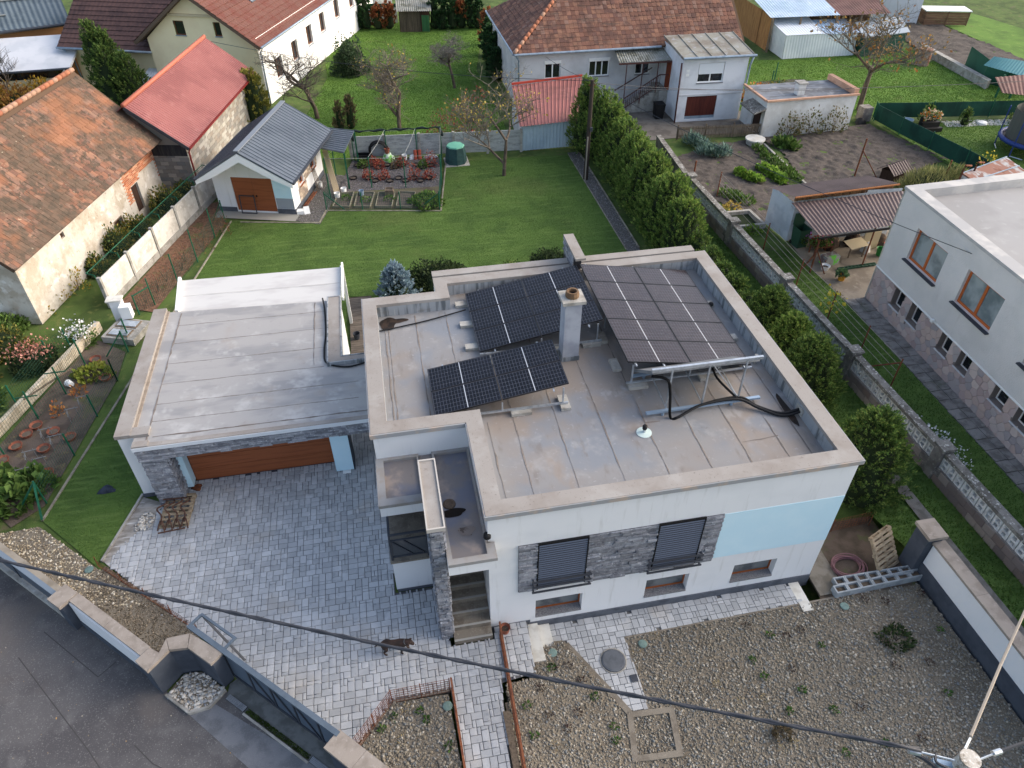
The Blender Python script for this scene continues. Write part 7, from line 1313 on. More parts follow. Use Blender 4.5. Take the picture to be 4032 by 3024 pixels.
for i, (x, y, s_) in enumerate(((23.4,29.3,1.1),(25.6,28.6,1.0),(29.0,28.3,1.05),(33.2,28.2,1.15),(37.0,27.6,1.1))): put_conif(LT_[i%2], (x,y,0), ORD[i]+' young cone thuja from the left along the green screen', 'young thujas at the screen fence', i, s_, s_)
# small plants and weeds in the gravel
kinds = [('small green weed rosette in the gravel beds', leafmat('weed_leaf', [(74,108,48),(60,92,42),(92,124,58)]), .1, .1, .5), ('dark purplish dry tuft in the gravel beds', leafmat('purple_tuft', [(72,52,50),(58,44,42),(88,66,58)]), .11, .09, .3), ('straw-coloured grass tuft in the gravel beds', leafmat('straw', [(190,166,104),(168,146,92),(206,184,124)]), .15, .13, .1)]
spots = [(-7.75,-1.32,1),(-7.34,-1.31,1),(-6.90,-2.21,0),(-8.18,-1.81,1),(-8.61,-2.20,0),(-8.11,-2.53,1),(-7.42,-2.55,1),(-7.76,-2.90,1),(-6.62,-3.00,0),(-6.70,-3.32,0),(-8.16,-3.25,2),(-8.57,-2.92,0),(-11.50,-1.77,2),(-11.16,-1.91,0),(-11.02,-2.16,0),(-12.08,-2.18,0),(-11.79,-1.94,0),(-10.58,-2.86,0),(-11.63,-2.49,2),(-4.86,-0.90,2),(-5.46,-1.23,2),(-7.78,-1.31,0),(-7.10,-1.77,1),(-2.33,-1.06,1),(-1.85,-1.43,0),(-1.42,-1.56,1),(-0.98,-1.46,1),(-0.66,-1.97,0),(-2.61,-2.04,0),(-2.52,-2.48,0),(-1.73,-2.42,1),(-3.75,-2.49,2),(-2.79,-3.04,2),(-3.35,-3.01,2),(-1.73,-2.98,0),(-2.30,-3.44,0),(1.74,-1.09,1),(2.87,-1.03,1),(1.07,-2.23,1),(0.94,-2.85,1),(0.13,-3.11,2),(-0.54,-3.66,1),(-1.21,-3.61,0),(1.80,-3.75,0),(-3.85,-3.86,2),(-2.89,-4.26,2),(-2.56,-4.20,2),(-1.46,-4.59,0),(1.23,-0.94,1),(2.68,-2.15,0),(1.85,-2.93,1),(0.47,-4.65,1),(-0.45,-4.58,0)]
for i, (x, y, k) in enumerate(spots):
    lb, m_, r_, h_, asp_ = kinds[k]; z_ = .02 if x < -10.2 else float(zf4(np.array(x), np.array(y))); bush(lb, (x,y,z_), r_*.75, r_*.75, h_*.6, 34, m_, 300+i, .075, name='gravel_plant', cat='plant', core=False, asp=asp_, group=lb.replace(' in the','s in the'), stems=False, up=.8)
bush('dark green sprawling shrub in the far right of the gravel bed', (1.35,-2.2,-.34), .4, .35, .28, 420, JUN, 380, .1, core=False); bush('brown dry tuft left of the centre of the gravel bed', (-2.75,-3.9,-.34), .2, .18, .25, 160, BRN, 382, .1, core=False)

# ------------------------------------------------------------------ animals, vehicles, street and garden furniture, clutter
# dog: one skinned body
def dog(label, loc, rot):
    t = thing('dog', label, 'dog', loc); t.rotation_euler = (0,0,rot)
    V = []; E_ = []; R_ = []
    def ch(pts, start=None):
        i0 = start
        for x, y, z, rx, ry in pts:
            V.append((x,y,z)); R_.append((rx,ry)); k = len(V)-1
            if i0 is not None: E_.append((i0,k))
            i0 = k
        return i0
    pel = ch([(-.26,0,.43,.095,.10)]); wst = ch([(-.10,0,.42,.085,.095)], pel); chs = ch([(.08,0,.41,.10,.125)], wst); shd = ch([(.20,0,.43,.09,.11)], chs); nk = ch([(.29,-.03,.50,.065,.07),(.36,-.06,.55,.06,.06)], shd)
    hd = ch([(.41,-.08,.55,.068,.066),(.46,-.10,.52,.05,.045),(.51,-.12,.49,.036,.03)], nk)
    ch([(.37,-.14,.57,.03,.015),(.36,-.17,.52,.025,.01)], nk); ch([(.42,.0,.58,.03,.015),(.43,.03,.53,.025,.01)], nk)      # ears
    ch([(-.36,0,.44,.03,.03),(-.44,.02,.36,.022,.022),(-.52,.03,.27,.012,.012)], pel)                                       # tail
    for sy, ks, hk, pw in ((-.085,(-.20,.27),(-.29,.15),-.20),(.085,(-.24,.28),(-.36,.16),-.30)):                          # hind legs: knee forward, hock back
        ch([(-.25,sy,.36,.07,.085),(ks[0],sy,ks[1],.045,.05),(hk[0],sy,hk[1],.024,.026),(hk[0]+.03,sy,.05,.022,.022),(hk[0]+.08,sy,.022,.03,.02)], pel)
    for sy, el, ft in ((-.08,.17,.15),(.08,.24,.30)):
        ch([(.2,sy,.33,.05,.06),(el,sy,.24,.034,.036),((el+ft)/2,sy,.12,.026,.026),(ft,sy,.045,.022,.022),(ft+.045,sy,.022,.03,.02)], shd)
    me = bpy.data.meshes.new('body'); me.from_pydata(V, E_, []); o = link('body', me, t, loc); me.materials.append(mat('dark_brown_coat', (52,40,34), [((74,54,44), 5., .45, .65)], rough=.65, bump=.3, bsc=120))
    sm = o.modifiers.new('skin', 'SKIN'); sm.use_smooth_shade = True; sk = me.skin_vertices[0].data
    for i, r_ in enumerate(R_): sk[i].radius = r_
    sk[0].use_root = True; su = o.modifiers.new('sub', 'SUBSURF'); su.levels = su.render_levels = 2
    MB().lathe((0,0,0), [(.078,-.012),(.082,0),(.078,.012)], 14, False).mesh('collar', None); c = MB(); c.lathe((0,0,0), [(.074,-.015),(.08,0),(.074,.015)], 14, False); co = link('collar', c.mesh('collar', mat('grey_collar', (120,116,112), rough=.7)), t, loc); co.location = (.30,-.035,.505); co.rotation_euler = (0,math.radians(50),math.radians(-20))
    for sy in (-.045,.03): e_ = MB().lathe((0,0,0), [(.001,-.011),(.011,0),(.001,.011)], 8).mesh('eye', BLACK); eo = link('eye', e_, t, loc); eo.location = (.455,-.09+sy,.565)
    n_ = MB().lathe((0,0,0), [(.001,-.014),(.016,0),(.001,.014)], 8).mesh('nose', BLACK); no = link('nose', n_, t, loc); no.location = (.54,-.13,.49)
dog('dark brown dog walking across the paved driveway', (-11.62,-.26,.03), math.radians(-6))
# overhead cable, concrete pole, wires
WIRE = mat('wire_dark', (58,60,66), rough=.6); WIREP = mat('wire_pale', (156,146,134), rough=.7)
t = thing('overhead_cable', 'thick black twisted overhead cable crossing the whole foreground', 'cable', (-11,-4,6))
for k in range(2):
    pts = []
    for i in range(61): f_ = i/60; p = Vector((-25.0,2.05,7.0))*(1-f_)+Vector((-4.45,-7.25,7.32))*f_; sag = -.42*4*f_*(1-f_)+.1; a_ = f_*46*PI+k*PI; pts.append((p.x, p.y+.017*math.cos(a_), p.z+sag+.017*math.sin(a_)))
    MB().tube(pts, .024, 6).build('strand', WIRE, t, True)
t = thing('utility_pole', 'concrete utility pole top with clamps in the bottom right corner', 'pole', (-3.92,-7.5,-.35))
MB().lathe((-3.92,-7.5,-.4), [(.19,0),(.13,7.9)], 14).build('shaft', mat('pole_concrete', (196,188,176), [((150,140,126), 8., .46, .62), ((222,218,210), 20., .52, .66, .9)], rough=1, bump=.4), t)
MB().bar((-4.25,-7.35,7.2),(-3.7,-7.6,7.2),.07,.09).build('bracket', STEELB, t); MB().tube(bez([(-4.5,-7.22,7.3),(-4.25,-7.45,7.2),(-4.2,-7.75,6.9),(-4.0,-7.8,6.6)]), .03, 6).build('cable_tail', WIRE, t); MB().tube(bez([(-4.2,-7.3,7.3),(-4.35,-7.45,7.45),(-4.15,-7.6,7.4),(-4.1,-7.65,7.1)]), .02, 6).build('cable_loop', WIRE, t)
MB().tube([(-4.55,-7.2,7.33),(-4.42,-7.26,7.33)], .045, 8).build('clamp', ALU, t); MB().tube([(-4.4,-7.26,7.34),(-4.05,-7.44,7.36)], .014, 5).build('tie_rod', ALU, t); MB().tube([(-3.88,-7.36,7.45),(-3.7,-7.24,7.42)], .016, 5).build('hook', WHITEPAINT, t); MB().tube([(-3.75,-7.5,7.38),(-3.45,-7.46,7.37)], .014, 5).build('tie_rod', ALU, t); MB().tube([(-3.5,-7.46,7.37),(-3.38,-7.45,7.37)], .04, 8).build('clamp', ALU, t)
tag(MB().tube([(-3.68,-7.22,7.42),(-2.4,-6.3,7.2),(4.0,-1.7,6.9)], .022, 5).build('overhead_wire', WIREP), 'pale wire running up right from the concrete pole', 'wire'); tag(MB().tube([(-3.4,-7.45,7.37),(0,-7.1,7.2),(6,-6.4,7.2)], .022, 5).build('overhead_wire', WIRE), 'dark wire leaving the concrete pole towards the right edge', 'wire')
t = thing('wooden_pole', 'dark wooden utility pole standing in the thuja hedge', 'pole', (.42,25.6,0)); MB().lathe((.42,25.6,-.1), [(.14,0),(.1,5.35)], 10).build('shaft', mat('tarred_pole', (62,54,48), rough=.9), t); MB().tube([(.36,25.48,0),(.36,25.5,2.4)], .035, 6).build('conduit', WIREP, t); MB().bar((.25,25.6,5.0),(.6,25.6,5.0),.06,.06).build('crossbar', RUST, t); MB().box((.42,25.4,2.7),(.56,25.5,2.9)).build('insulator_box', DARK, t)
for lb, a, c, s_ in (('thin wire from the wooden pole to the upper left houses',(.42,25.6,5.2),(-20,39.5,4.4),.5),('thin wire from the wooden pole to the bungalow',(.42,25.6,5.15),(.5,36,3.3),.1),('thin wire from the wooden pole over the hedge to the right house',(.42,25.6,5.1),(8.9,8.0,4.6),.3),('thin wire from the wooden pole across to the white outbuilding',(.42,25.6,5.1),(20.5,30.6,2.0),.3),('second thin wire from the wooden pole past the bungalow stairs',(.42,25.6,4.8),(34,29.0,2.3),.3)):
    a, c = Vector(a), Vector(c); tag(MB().tube([a+(c-a)*i/16+Vector((0,0,-s_*4*(i/16)*(1-i/16))) for i in range(17)], .013, 4).build('overhead_wire', WIRE), lb, 'wire', 'wires at the wooden pole')
# pallets
PALW = mat('pallet_wood', (168,152,128), [((138,122,100), (2,12,12), .42, .62)], rough=.95, var=.12)
def pallet(label, fr, n=7, loc=None):
    t = thing('pallet', label, 'pallet', loc or fr[0])
    for k in range(n): y = k*(1.1/(n-1)); MB(fr).box((0,y,.12),(.85,y+.09,.14)).build('board', PALW, t)
    for x in (.0,.38,.76): MB(fr).box((x,0,.04),(x+.09,1.19,.118)).build('runner', PALW, t)
    for y in (0,.55,1.1): MB(fr).box((0,y,.0),(.85,y+.09,.038)).build('base_board', PALW, t)
    return t
pallet('wooden pallet stacked with wrought iron beside the garage pillar', frame((-18.25,5.0,.03), math.radians(-4)))
e1 = Vector((.91,.38,0)).normalized(); e2 = Vector((-.40,.42,.84)).normalized(); e2 = (e2-e1*e2.dot(e1)).normalized(); pallet('weathered pallet leaning in the side yard by the white wall', (Vector((2.0,-.25,-.34)), e1, e2, e1.cross(e2)), 8)
t = thing('iron_scrap', 'rusty wrought iron chair frames lying on the pallet', 'scrap iron', (-17.9,5.4,.17))
IR = mat('dark_rust_iron', (92,66,54), [((74,52,44), 5., .42, .62)], rough=.9)
for k in range(4):
    x = -18.15+.22*k; MB().tube(bez([(x,5.0,.2),(x+.05,5.15,.42),(x-.1,5.4,.46),(x+.1,5.65,.38),(x+.02,5.9,.22)]), .025, 5).build('scroll', IR, t)
    MB().tube(bez([(x-.1,4.85,.12),(x,5.05,.3),(x+.12,4.9,.4),(x+.14,4.72,.2)]), .02, 5).build('scroll', IR, t)
MB().tube([(-18.2,4.72,.16),(-17.45,4.78,.16)], .025, 5).build('bar', IR, t); MB().tube([(-18.2,5.9,.3),(-17.5,5.85,.3)], .025, 5).build('bar', IR, t)
rp = [(-18.95,5.05),(-18.5,5.0),(-18.45,5.5),(-18.7,5.75),(-18.95,5.5)]; pebbles('rubble_heap', 'small heap of broken stones next to the pallet', rp, .05, 900, (.04,.12), BIGP, seed=61, cat='rubble')
CLO = mat('dark_blue_cloth', (62,68,80), [((48,54,64), 6., .42, .62), ((92,92,88), 4., .6, .72, .7)], rough=1)
def lump(label, name, cat, c, rx, ry, h, m, seed, n=12):
    rr = random.Random(seed); b = MB(); vs = [(c[0],c[1],c[2]+h)]; fs = []
    for ring_, (k, z) in enumerate(((.45,.85),(.8,.55),(1.,0))):
        for i in range(n): a_ = 2*PI*i/n; w_ = k*(1+.25*math.sin(3*a_+seed)+rr.uniform(-.12,.12)); vs.append((c[0]+rx*w_*math.cos(a_), c[1]+ry*w_*math.sin(a_), c[2]+h*z*rr.uniform(.7,1.25)))
    fs += [(0,1+i,1+(i+1)%n) for i in range(n)]
    for r_ in range(2): fs += [(1+r_*n+i,1+(r_+1)*n+i,1+(r_+1)*n+(i+1)%n,1+r_*n+(i+1)%n) for i in range(n)]
    return tag(b.add(vs, fs).build(name, m, None, True), label, cat)
lump('crumpled dark blue jacket lying on the lawn left of the garage', 'jacket', 'jacket', (-20.12,6.9,.01), .25, .16, .14, CLO, 3); lump('pile of brown leaves at the garage door corner', 'leaf_pile', 'leaves', (-17.35,6.45,.03), .16, .14, .12, mat('dry_leaves', (112,66,42), [((84,50,34), 12., .42, .62)], rough=1), 5)
# covers, pots, hose
t = thing('manhole', 'round dark manhole cover in the lower path', 'manhole', (-6.15,-1.36,-.34)); MB().lathe((-6.15,-1.36,-.36), [(.31,0),(.31,.07),(.27,.085)], 28).build('lid', mat('manhole_grey', (96,100,106), [((82,86,92), 3., .42, .64)], rough=.7), t); MB().lathe((-6.15,-1.36,-.362), [(.35,0),(.35,.05),(.32,.052)], 28, False).build('frame', CONC, t)
tag(MB().box((-5.86,-2.0,-.34),(-5.68,-1.82,-.305)).build('drain_cover', DARK), 'small square dark drain cover below the manhole', 'drain cover')
TEAL = mat('teal_plastic', (118,140,134), [((100,122,116), 5., .42, .64)], rough=.7)
for i, (x, y, z) in enumerate(((-7.66,-.92,-.2),(.56,-1.02,-.33),(-10.5,-1.92,.05),(-5.25,-1.05,-.33),(-19.93,3.85,.04))): tag(MB().lathe((x,y,z), [(.11,0),(.12,.02),(.095,.03),(.03,.038)], 18).build('valve_cover', TEAL), ('round teal cover in the middle bed near the steps','round teal cover near the concrete block planter','round teal cover in the small mesh-fenced bed','round teal cover at the head of the big gravel bed','round teal cover in the gravel behind the street wall')[i], 'valve cover', 'teal valve covers')
TERRA = mat('terracotta', (146,90,70), [((126,76,60), 4., .42, .64), ((160,112,92), 9., .58, .72, .6)], rough=.9)
def pot(label, c, r, h, m, group=None, name='flowerpot', soil=True):
    t = thing(name, label, 'pot', c, group); MB().lathe(c, [(r*.75,0),(r,h),(r*1.06,h),(r*1.06,h*.86) if h > .12 else (r*1.06,h*.9),(r*.92,h*.9),(r*.7,h*.6)], 14, False).build('wall', m, t)
    if soil: MB().lathe((c[0],c[1],c[2]+h*.6), [(.01,.02),(r*.9,.0)], 12, False).build('soil', SOIL, t)
    return t
pot('terracotta flowerpot beside the stair foot and rusty fence', (-8.78,-.22,.02), .13, .22, TERRA)
for i, (x, y) in enumerate(((-23.11,10.37),(-23.31,9.98),(-23.48,9.43),(-23.7,8.82),(-21.38,12.62),(-21.98,13.83),(-21.83,9.55),(-22.54,9.14),(-22.11,7.95),(-22.25,7.22),(-22.45,9.94))): pot(ORD[i]+' terracotta ring pot of the vegetable strip, '+('left row from the far end','left row','left row','left row nearest the edge','below the meter slab','under the panel wall end','right row by the wire fence','middle row','right row near the corner','right row nearest the fence corner','middle row far end')[i], (x,y,0), .2, .14, TERRA, 'terracotta ring pots')
t = thing('hose_coil', 'coiled mauve garden hose lying in the side yard', 'hose', (1.3,.12,-.33)); HM = mat('mauve_hose', (128,92,96), rough=.6); rr = random.Random(8)
for k in range(7): c = (1.3+rr.uniform(-.05,.05), .12+rr.uniform(-.05,.05)); r_ = .38+rr.uniform(-.08,.08); MB().tube([(c[0]+r_*math.cos(a_/24*2*PI)*1.25, c[1]+r_*math.sin(a_/24*2*PI), -.31+.02*k+.01*math.sin(a_*.7+k)) for a_ in range(25)], .017, 5).build('loop', HM, t)
tag(MB().box((-9.22,-3.9,-.05),(-9.06,-2.3,.06)).build('timber_beam', OLDW), 'old timber beam lying on the walkway edge', 'beam')
tag(MB().box((-12.86,6.2,.0),(-12.6,6.34,.06)).build('foam_board', WHITEPAINT), 'white foam offcut at the foot of the right blue pier', 'offcut')
# wooden deck in the light well with bucket
DECK = mat('grey_decking', (106,97,88), [((88,80,72), (2,14,2), .42, .62)], rough=.9, var=.12); dk = struct(MB().box((-12.46,9.4,.0),(-11.53,16.3,.045)).build('deck', mat('deck_frame', (70,62,54), rough=1)))
pieces(dk, 'deck_board', DECK, [((-12.0,9.5+.125*i,.06), (.92,.115,.03), None) for i in range(54)], bev=.06)
t = thing('bucket', 'dark bucket standing on the grey deck beside the house', 'bucket', (-12.2,13.3,.08)); MB().lathe((-12.2,13.3,.078), [(.1,0),(.14,.26),(.13,.26),(.09,.02)], 14, False).build('body', DARK, t)
# meter box, hatch slab at the left
t = thing('meter_pillar', 'white meter box on a white pillar at the end of the panel wall', 'meter box', (-21.4,16.4,0)); MB().box((-21.75,16.3,0),(-21.3,16.6,1.0)).build('pillar', WHITE, t); MB().box((-21.85,16.25,1.003),(-21.25,16.66,1.06)).build('cap', PALE, t); MB().box((-21.35,15.95,.35),(-20.95,16.28,.9)).build('box', WHITEPAINT, t)
t = thing('hatch_slab', 'grey concrete slab with two metal hatches below the meter box', 'hatch', (-21.3,15.4,0)); fr = frame((-21.95,15.1,0), math.radians(-20)); MB(fr).box((0,-.1,0),(1.35,1.2,.28)).build('slab', CONC, t)
for k in range(2): hh = MB(fr).box((.15,.02+.6*k,.283),(1.05,.5+.6*k,.31)).build('hatch_frame', OLDW, t); MB(fr).box((.21,.08+.6*k,.312),(.99,.44+.6*k,.33)).build('hatch_lid', mat('hatch_zinc', (176,184,192), [((150,160,170), 4., .42, .64)], rough=.5), hh)
t = thing('white_bucket', 'white bucket lying by the block wall in the vegetable strip', 'bucket', (-22.6,12.4,0)); MB().tube([(-22.62,12.5,.14),(-22.45,12.35,.14)], [.13,.1], 12).build('body', WHITEPAINT, t)
tag(MB().bar((-23.35,10.9,.85),(-22.3,12.6,.7),.05,.05).build('timber_pole', OLDW), 'wooden pole resting between two green fence posts', 'pole')
rk = mat('trellis_grey', (120,120,118), rough=.8)
for i, (x, y) in enumerate(((-21.9,11.2),(-22.1,10.6),(-22.7,9.7),(-22.3,9.3),(-22.9,8.7),(-22.5,8.3),(-22.9,7.9))):
    t = thing('plant_support', ORD[i]+' little grey support frame from the far end of the vegetable strip', 'plant support', (x,y,0), 'plant supports in the vegetable strip')
    for dx, dy in ((0,0),(.28,.06),(.1,-.24)): MB().tube([(x+dx,y+dy,0),(x+dx,y+dy,.5)], .012, 4).build('stick', rk, t)
    MB().bar((x-.06,y,.42),(x+.36,y+.08,.42),.03,.02).build('crossbar', rk, t); MB().bar((x,y+.04,.36),(x+.12,y-.3,.36),.03,.02).build('crossbar', rk, t)
# enclosure content
sheet('enclosure_gravel', [(-12.9,26.5),(-7.4,26.2),(-6.95,29.9),(-12.0,30.4)], .006, MATS['gravel_base']); pebbles('gravel', 'grey gravel inside the chain-link enclosure', [(-12.9,26.5),(-7.4,26.2),(-6.95,29.9),(-12.0,30.4)], .008, 200, (.04,.08), mat('mauve_gravel', (128,120,122), palette=[(128,120,122),(110,104,106),(146,140,140)], rough=1), seed=66)
sheet('enclosure_soil', [(-13.3,24.7),(-7.8,23.7),(-7.4,26.2),(-12.9,26.5)], .008, mat('bed_soil', (98,92,72), [((84,74,62), 1.6, .42, .62), ((98,108,58), 2.2, .54, .68, .8)], rough=1, bump=.6, bsc=20))
POTB = mat('black_pot', (42,38,38), rough=.8)
epots = [(-11.69,29.62),(-10.84,29.51),(-10.08,29.37),(-9.27,29.17),(-8.44,29.06),(-7.68,28.86),(-10.55,29.11),(-9.64,28.98),(-11.39,29.37),(-8.12,28.69),(-11.98,28.01),(-11.16,27.86),(-10.38,27.71),(-9.56,27.55),(-8.75,27.4),(-7.95,27.25),(-10.82,27.46),(-10.04,27.31),(-9.22,27.16),(-8.42,27.01)]
for i, (x, y) in enumerate(epots):
    pot(('back row' if i < 10 else 'front row')+' black sunken berry pot, '+ORD[i%10]+' set from the shed side', (x,y,-.04), .21, .14, POTB, 'sunken berry pots')
    if i in (3,5,6,7,11,14,15,12,1): bush(ORD[i]+' berry bush with red autumn leaves in the enclosure pots', (x+.03,y+.02,.05), .3, .28, .75 if i in (14,5) else .45, 190, RED if i != 7 else BRN, 400+i, .11, core=False, group='red berry bushes')
    elif i in (8,9): bush(('left','right')[i-8]+' green berry bush among the red ones', (x,y,.05), .26, .26, .4, 200, GRN, 400+i, .11, core=False)
TIM = mat('bed_timber', (128,124,108), rough=.95)
for i, P4 in enumerate((((-13.1,24.76),(-12.26,24.6),(-11.99,26.27),(-12.81,26.16)),((-12.03,24.56),(-11.23,24.41),(-10.93,25.98),(-11.8,26.14)),((-10.96,24.36),(-10.16,24.2),(-9.88,25.78),(-10.71,25.94)),((-9.93,24.16),(-9.15,24.01),(-8.82,25.58),(-9.64,25.82)))):
    t = thing('raised_bed', ORD[i]+' low timber-edged soil bed from the shed side of the enclosure', 'garden bed', (P4[0][0],P4[0][1],0), 'timber beds of the enclosure')
    for a, c in zip(P4, P4[1:]+P4[:1]): a, c = Vector(a), Vector(c); d_ = (c-a).normalized()*.02; a, c = a+d_, c-d_; MB().bar((a.x,a.y,.06),(c.x,c.y,.06),.035,.14).build('board', TIM, t)
    MB().poly(P4, .05).build('soil', PLOT, t)
bush('sprawling green strawberry plants in the corner of the enclosure', (-8.35,24.4,.05), .75, .9, .3, 700, GRN, 430, .15, asp=.7, core=False)
for i, (x, y) in enumerate(((-12.4,25.6),(-11.4,25.2),(-10.2,25.1))): bush(ORD[i]+' tuft of seedlings in the timber beds', (x,y,.05), .25, .3, .18, 90, GRN, 432+i, .1, core=False, group='seedlings in the timber beds', stems=False)
t = thing('pipe_coil', 'large black coiled pipe standing against the grey panel wall', 'pipe', (-10.45,30.35,0))
for k in range(3): MB().tube([(-10.45+(.52-.03*k)*math.cos(a_/28*2*PI), 30.32-.07*k, .56+(.52-.03*k)*math.sin(a_/28*2*PI)) for a_ in range(29)], .05, 6).build('loop', BLACK, t, True)
t = thing('black_crate', 'black plastic crate left of the pipe coil', 'crate', (-11.3,30.2,0)); ring(MB(), [(-11.7,30.05),(-10.95,29.95),(-10.95,30.4),(-11.7,30.5)], [(-11.65,30.1),(-11.0,30.0),(-11.0,30.36),(-11.65,30.45)], 0, .42).build('walls', BLACK, t); MB().poly([(-11.65,30.1),(-11.0,30.0),(-11.0,30.36),(-11.65,30.45)], .05).build('bottom', BLACK, t)
SACK = mat('green_white_sack', (206,224,196), [((120,190,84), 3., .46, .56), ((236,240,232), 7., .56, .7, .8)], rough=.6)
lump('green and white soil sack with a terracotta pot on top', 'soil_sack', 'sack', (-9.95,30.0,0), .34, .24, .5, SACK, 6); pot('terracotta pot standing on the soil sack', (-9.98,30.02,.45), .15, .28, TERRA)
def bucket(label, c, m, r=.15, h=.3, group='white buckets', name='bucket'):
    t = thing(name, label, 'bucket', c, group); MB().lathe(c, [(r*.8,0),(r,h),(r*1.05,h),(r*.92,h*.97),(r*.75,.02)], 14, False).build('body', m, t); MB().lathe((c[0],c[1],c[2]+.02), [(.01,0),(r*.8,0)], 12, False).build('bottom', m, t); return t
for lb, p in (('white bucket by the grey panel wall',(-9.04,30.0)),('front white bucket at the enclosure gate',(-12.85,25.85)),('rear white bucket at the enclosure gate',(-12.5,26.35)),('white bucket on the gravel beside the shed wall',(-13.75,27.3))): bucket(lb, (p[0],p[1],0), WHITEPAINT)
bucket('grey-blue watering bucket between the timber beds', (-11.6,25.9,0), STEELB, .13, .3, None); lump('white paint pot and rags by the panel wall', 'paint_pot', 'pot', (-8.62,30.05,0), .2, .16, .26, WHITEPAINT, 8); lump('white rags and toys under the red bush at the enclosure corner', 'rags', 'rags', (-7.55,30.0,0), .4, .15, .2, mat('mixed_rag', (200,196,196), [((96,110,150), 6., .5, .6)], rough=.9), 12)
t = thing('roof_tile_stack', 'two red ridge tiles leaning on the panel wall', 'tiles', (-8.3,30.0,0))
for k in range(2): MB().tube([(-8.42+.24*k,29.9,.0),(-8.42+.24*k,30.05,.5)], .1, 7).build('tile', mat('red_clay', (170,84,66), rough=.9), t)
t = thing('compost_bin', 'dark green ribbed compost bin with mint lid by the back wall', 'compost bin', (-6.2,29.1,0)); MB().lathe((-6.2,29.15,.03), [(.62,0),(.6,.3),(.52,.85),(.5,.9)], 8).build('body', mat('bin_green', (52,82,80), [((42,68,68), 3., .42, .64)], rough=.7), t); MB().lathe((-6.2,29.15,.935), [(.52,0),(.48,.06),(.1,.1)], 8).build('lid', mat('mint_lid', (110,176,150), rough=.6), t); MB().box((-6.85,28.5,0),(-5.5,29.8,.028)).build('base_slab', CONC, t)
t = thing('planks', 'bundle of long pale poles leaning on the enclosure gate post', 'poles', (-12.9,26.2,0))
for k in range(6): MB().tube([(-12.95+.05*k,26.0+.03*k,0),(-13.35+.04*k,27.9,1.75+.05*k)], .022, 5).build('pole', mat('pale_pole', (186,168,138), rough=.9), t)
t = thing('garden_tools', 'tools and bars leaning on the shed side wall', 'tools', (-13.9,27,0))
for k in range(4): MB().tube([(-13.85+.06*k,26.7+.15*k,0),(-14.0+.03*k,27.1+.2*k,1.2-.1*k)], .018, 5).build('shaft', OLDW, t)
for k in range(2): MB().bar((-14.55+.12*k,25.1,.06),(-14.05+.12*k,26.7,.06),.05,.06).build('bar', RUST, t)
t = thing('white_box_lids', 'white plastic box with loose lid at the shed corner', 'box', (-14.7,24.6,0)); MB().box((-14.85,24.35,0),(-14.5,24.65,.18)).build('box', WHITEPAINT, t); MB().add([(-14.48,24.3,0),(-14.2,24.35,.0),(-14.25,24.6,.32),(-14.52,24.55,.32)], [(0,1,2,3)]).build('lid', WHITEPAINT, t)
t = thing('wood_planter', 'small mossy square planter box between the timber beds', 'planter', (-10.2,25.7,0)); ring(MB(), [(-10.4,25.5),(-9.98,25.45),(-9.92,25.85),(-10.35,25.9)], [(-10.36,25.54),(-10.02,25.5),(-9.97,25.81),(-10.31,25.86)], 0, .36).build('box', OLDW, t); MB().poly([(-10.36,25.54),(-10.02,25.5),(-9.97,25.81),(-10.31,25.86)], .3).build('soil', SOIL, t)
t = thing('barrow_hoop', 'small dark tubular hurdle leaning on the shed door', 'hurdle', (-17.2,25.0,0)); fr = (Vector((-17.55,25.0,0)), Vector((.96,-.28,0)), Vector((.03,.08,.997)), Vector((-.28,-.96,0)))
for a, c in (((0,0),(0,.95)),((.75,0),(.75,.95)),((0,.95),(.75,.95)),((0,.05),(.75,.05))): MB(fr).bar((*a,0),(*c,0),.04,.04).build('tube', DARK, t)
# vine wires and posts on the right
t = thing('vine_trellis', 'rusty vine posts strung with wires between pierced wall and stone-based house', 'trellis', (6.65,12,0)); VP = [(6.6,22.3),(6.58,16.8),(6.56,13.6),(6.66,11.1),(6.68,8.75),(6.7,6.73)]
for i, (x, y) in enumerate(VP): MB().tube([(x,y,0),(x+.02,y,1.36)], .028, 6).build('post', RUST, t)
MB().bar((6.7,6.73,1.2),(6.0,7.6,.4),.04,.04).build('strut', RUST, t)
for z in (.5,.8,1.05,1.3): MB().tube([(x,y,z) for x, y in VP], .008, 3).build('wire', WIREP, t)
b1 = rs; P = np.array([[6.65,11.1+.5*math.sin(i*2.1),1.0+.35*math.sin(i*1.3)] for i in range(36)])+rs.normal(0,.14,(36,3)); V, F = leaves(P, np.tile([0,0,-1.],(36,1)), .15, rs, .9, .8); o = npmesh('yellow_leaves', V, F, leafmat('bright_yellow_leaf', [(214,196,72),(196,176,60)]), t); o['kind'] = 'stuff'
for i, (x, y, h) in enumerate(((15.0,23.2,2.1),(5.83,23.84,1.35),(18.6,20.9,1.6))): t = thing('rusty_post', ('tall rusty post with brace at the tilled plot','rusty post at the corner of the left plot','dark post standing in the ornamental grass')[i], 'post', (x,y,0)); MB().tube([(x,y,0),(x+.03,y,h)], .045, 6).build('shaft', RUST, t); (MB().bar((x,y,h*.7),(x+1.0,y-.5,.05),.05,.05).build('brace', RUST, t) if i == 0 else None)
bush('yellow-leaved vine on a post beside the tilled plot', (21.6,21.6,.1), .5, .4, 1.5, 150, MATS['bright_yellow_leaf'], 440, .13, core=False)
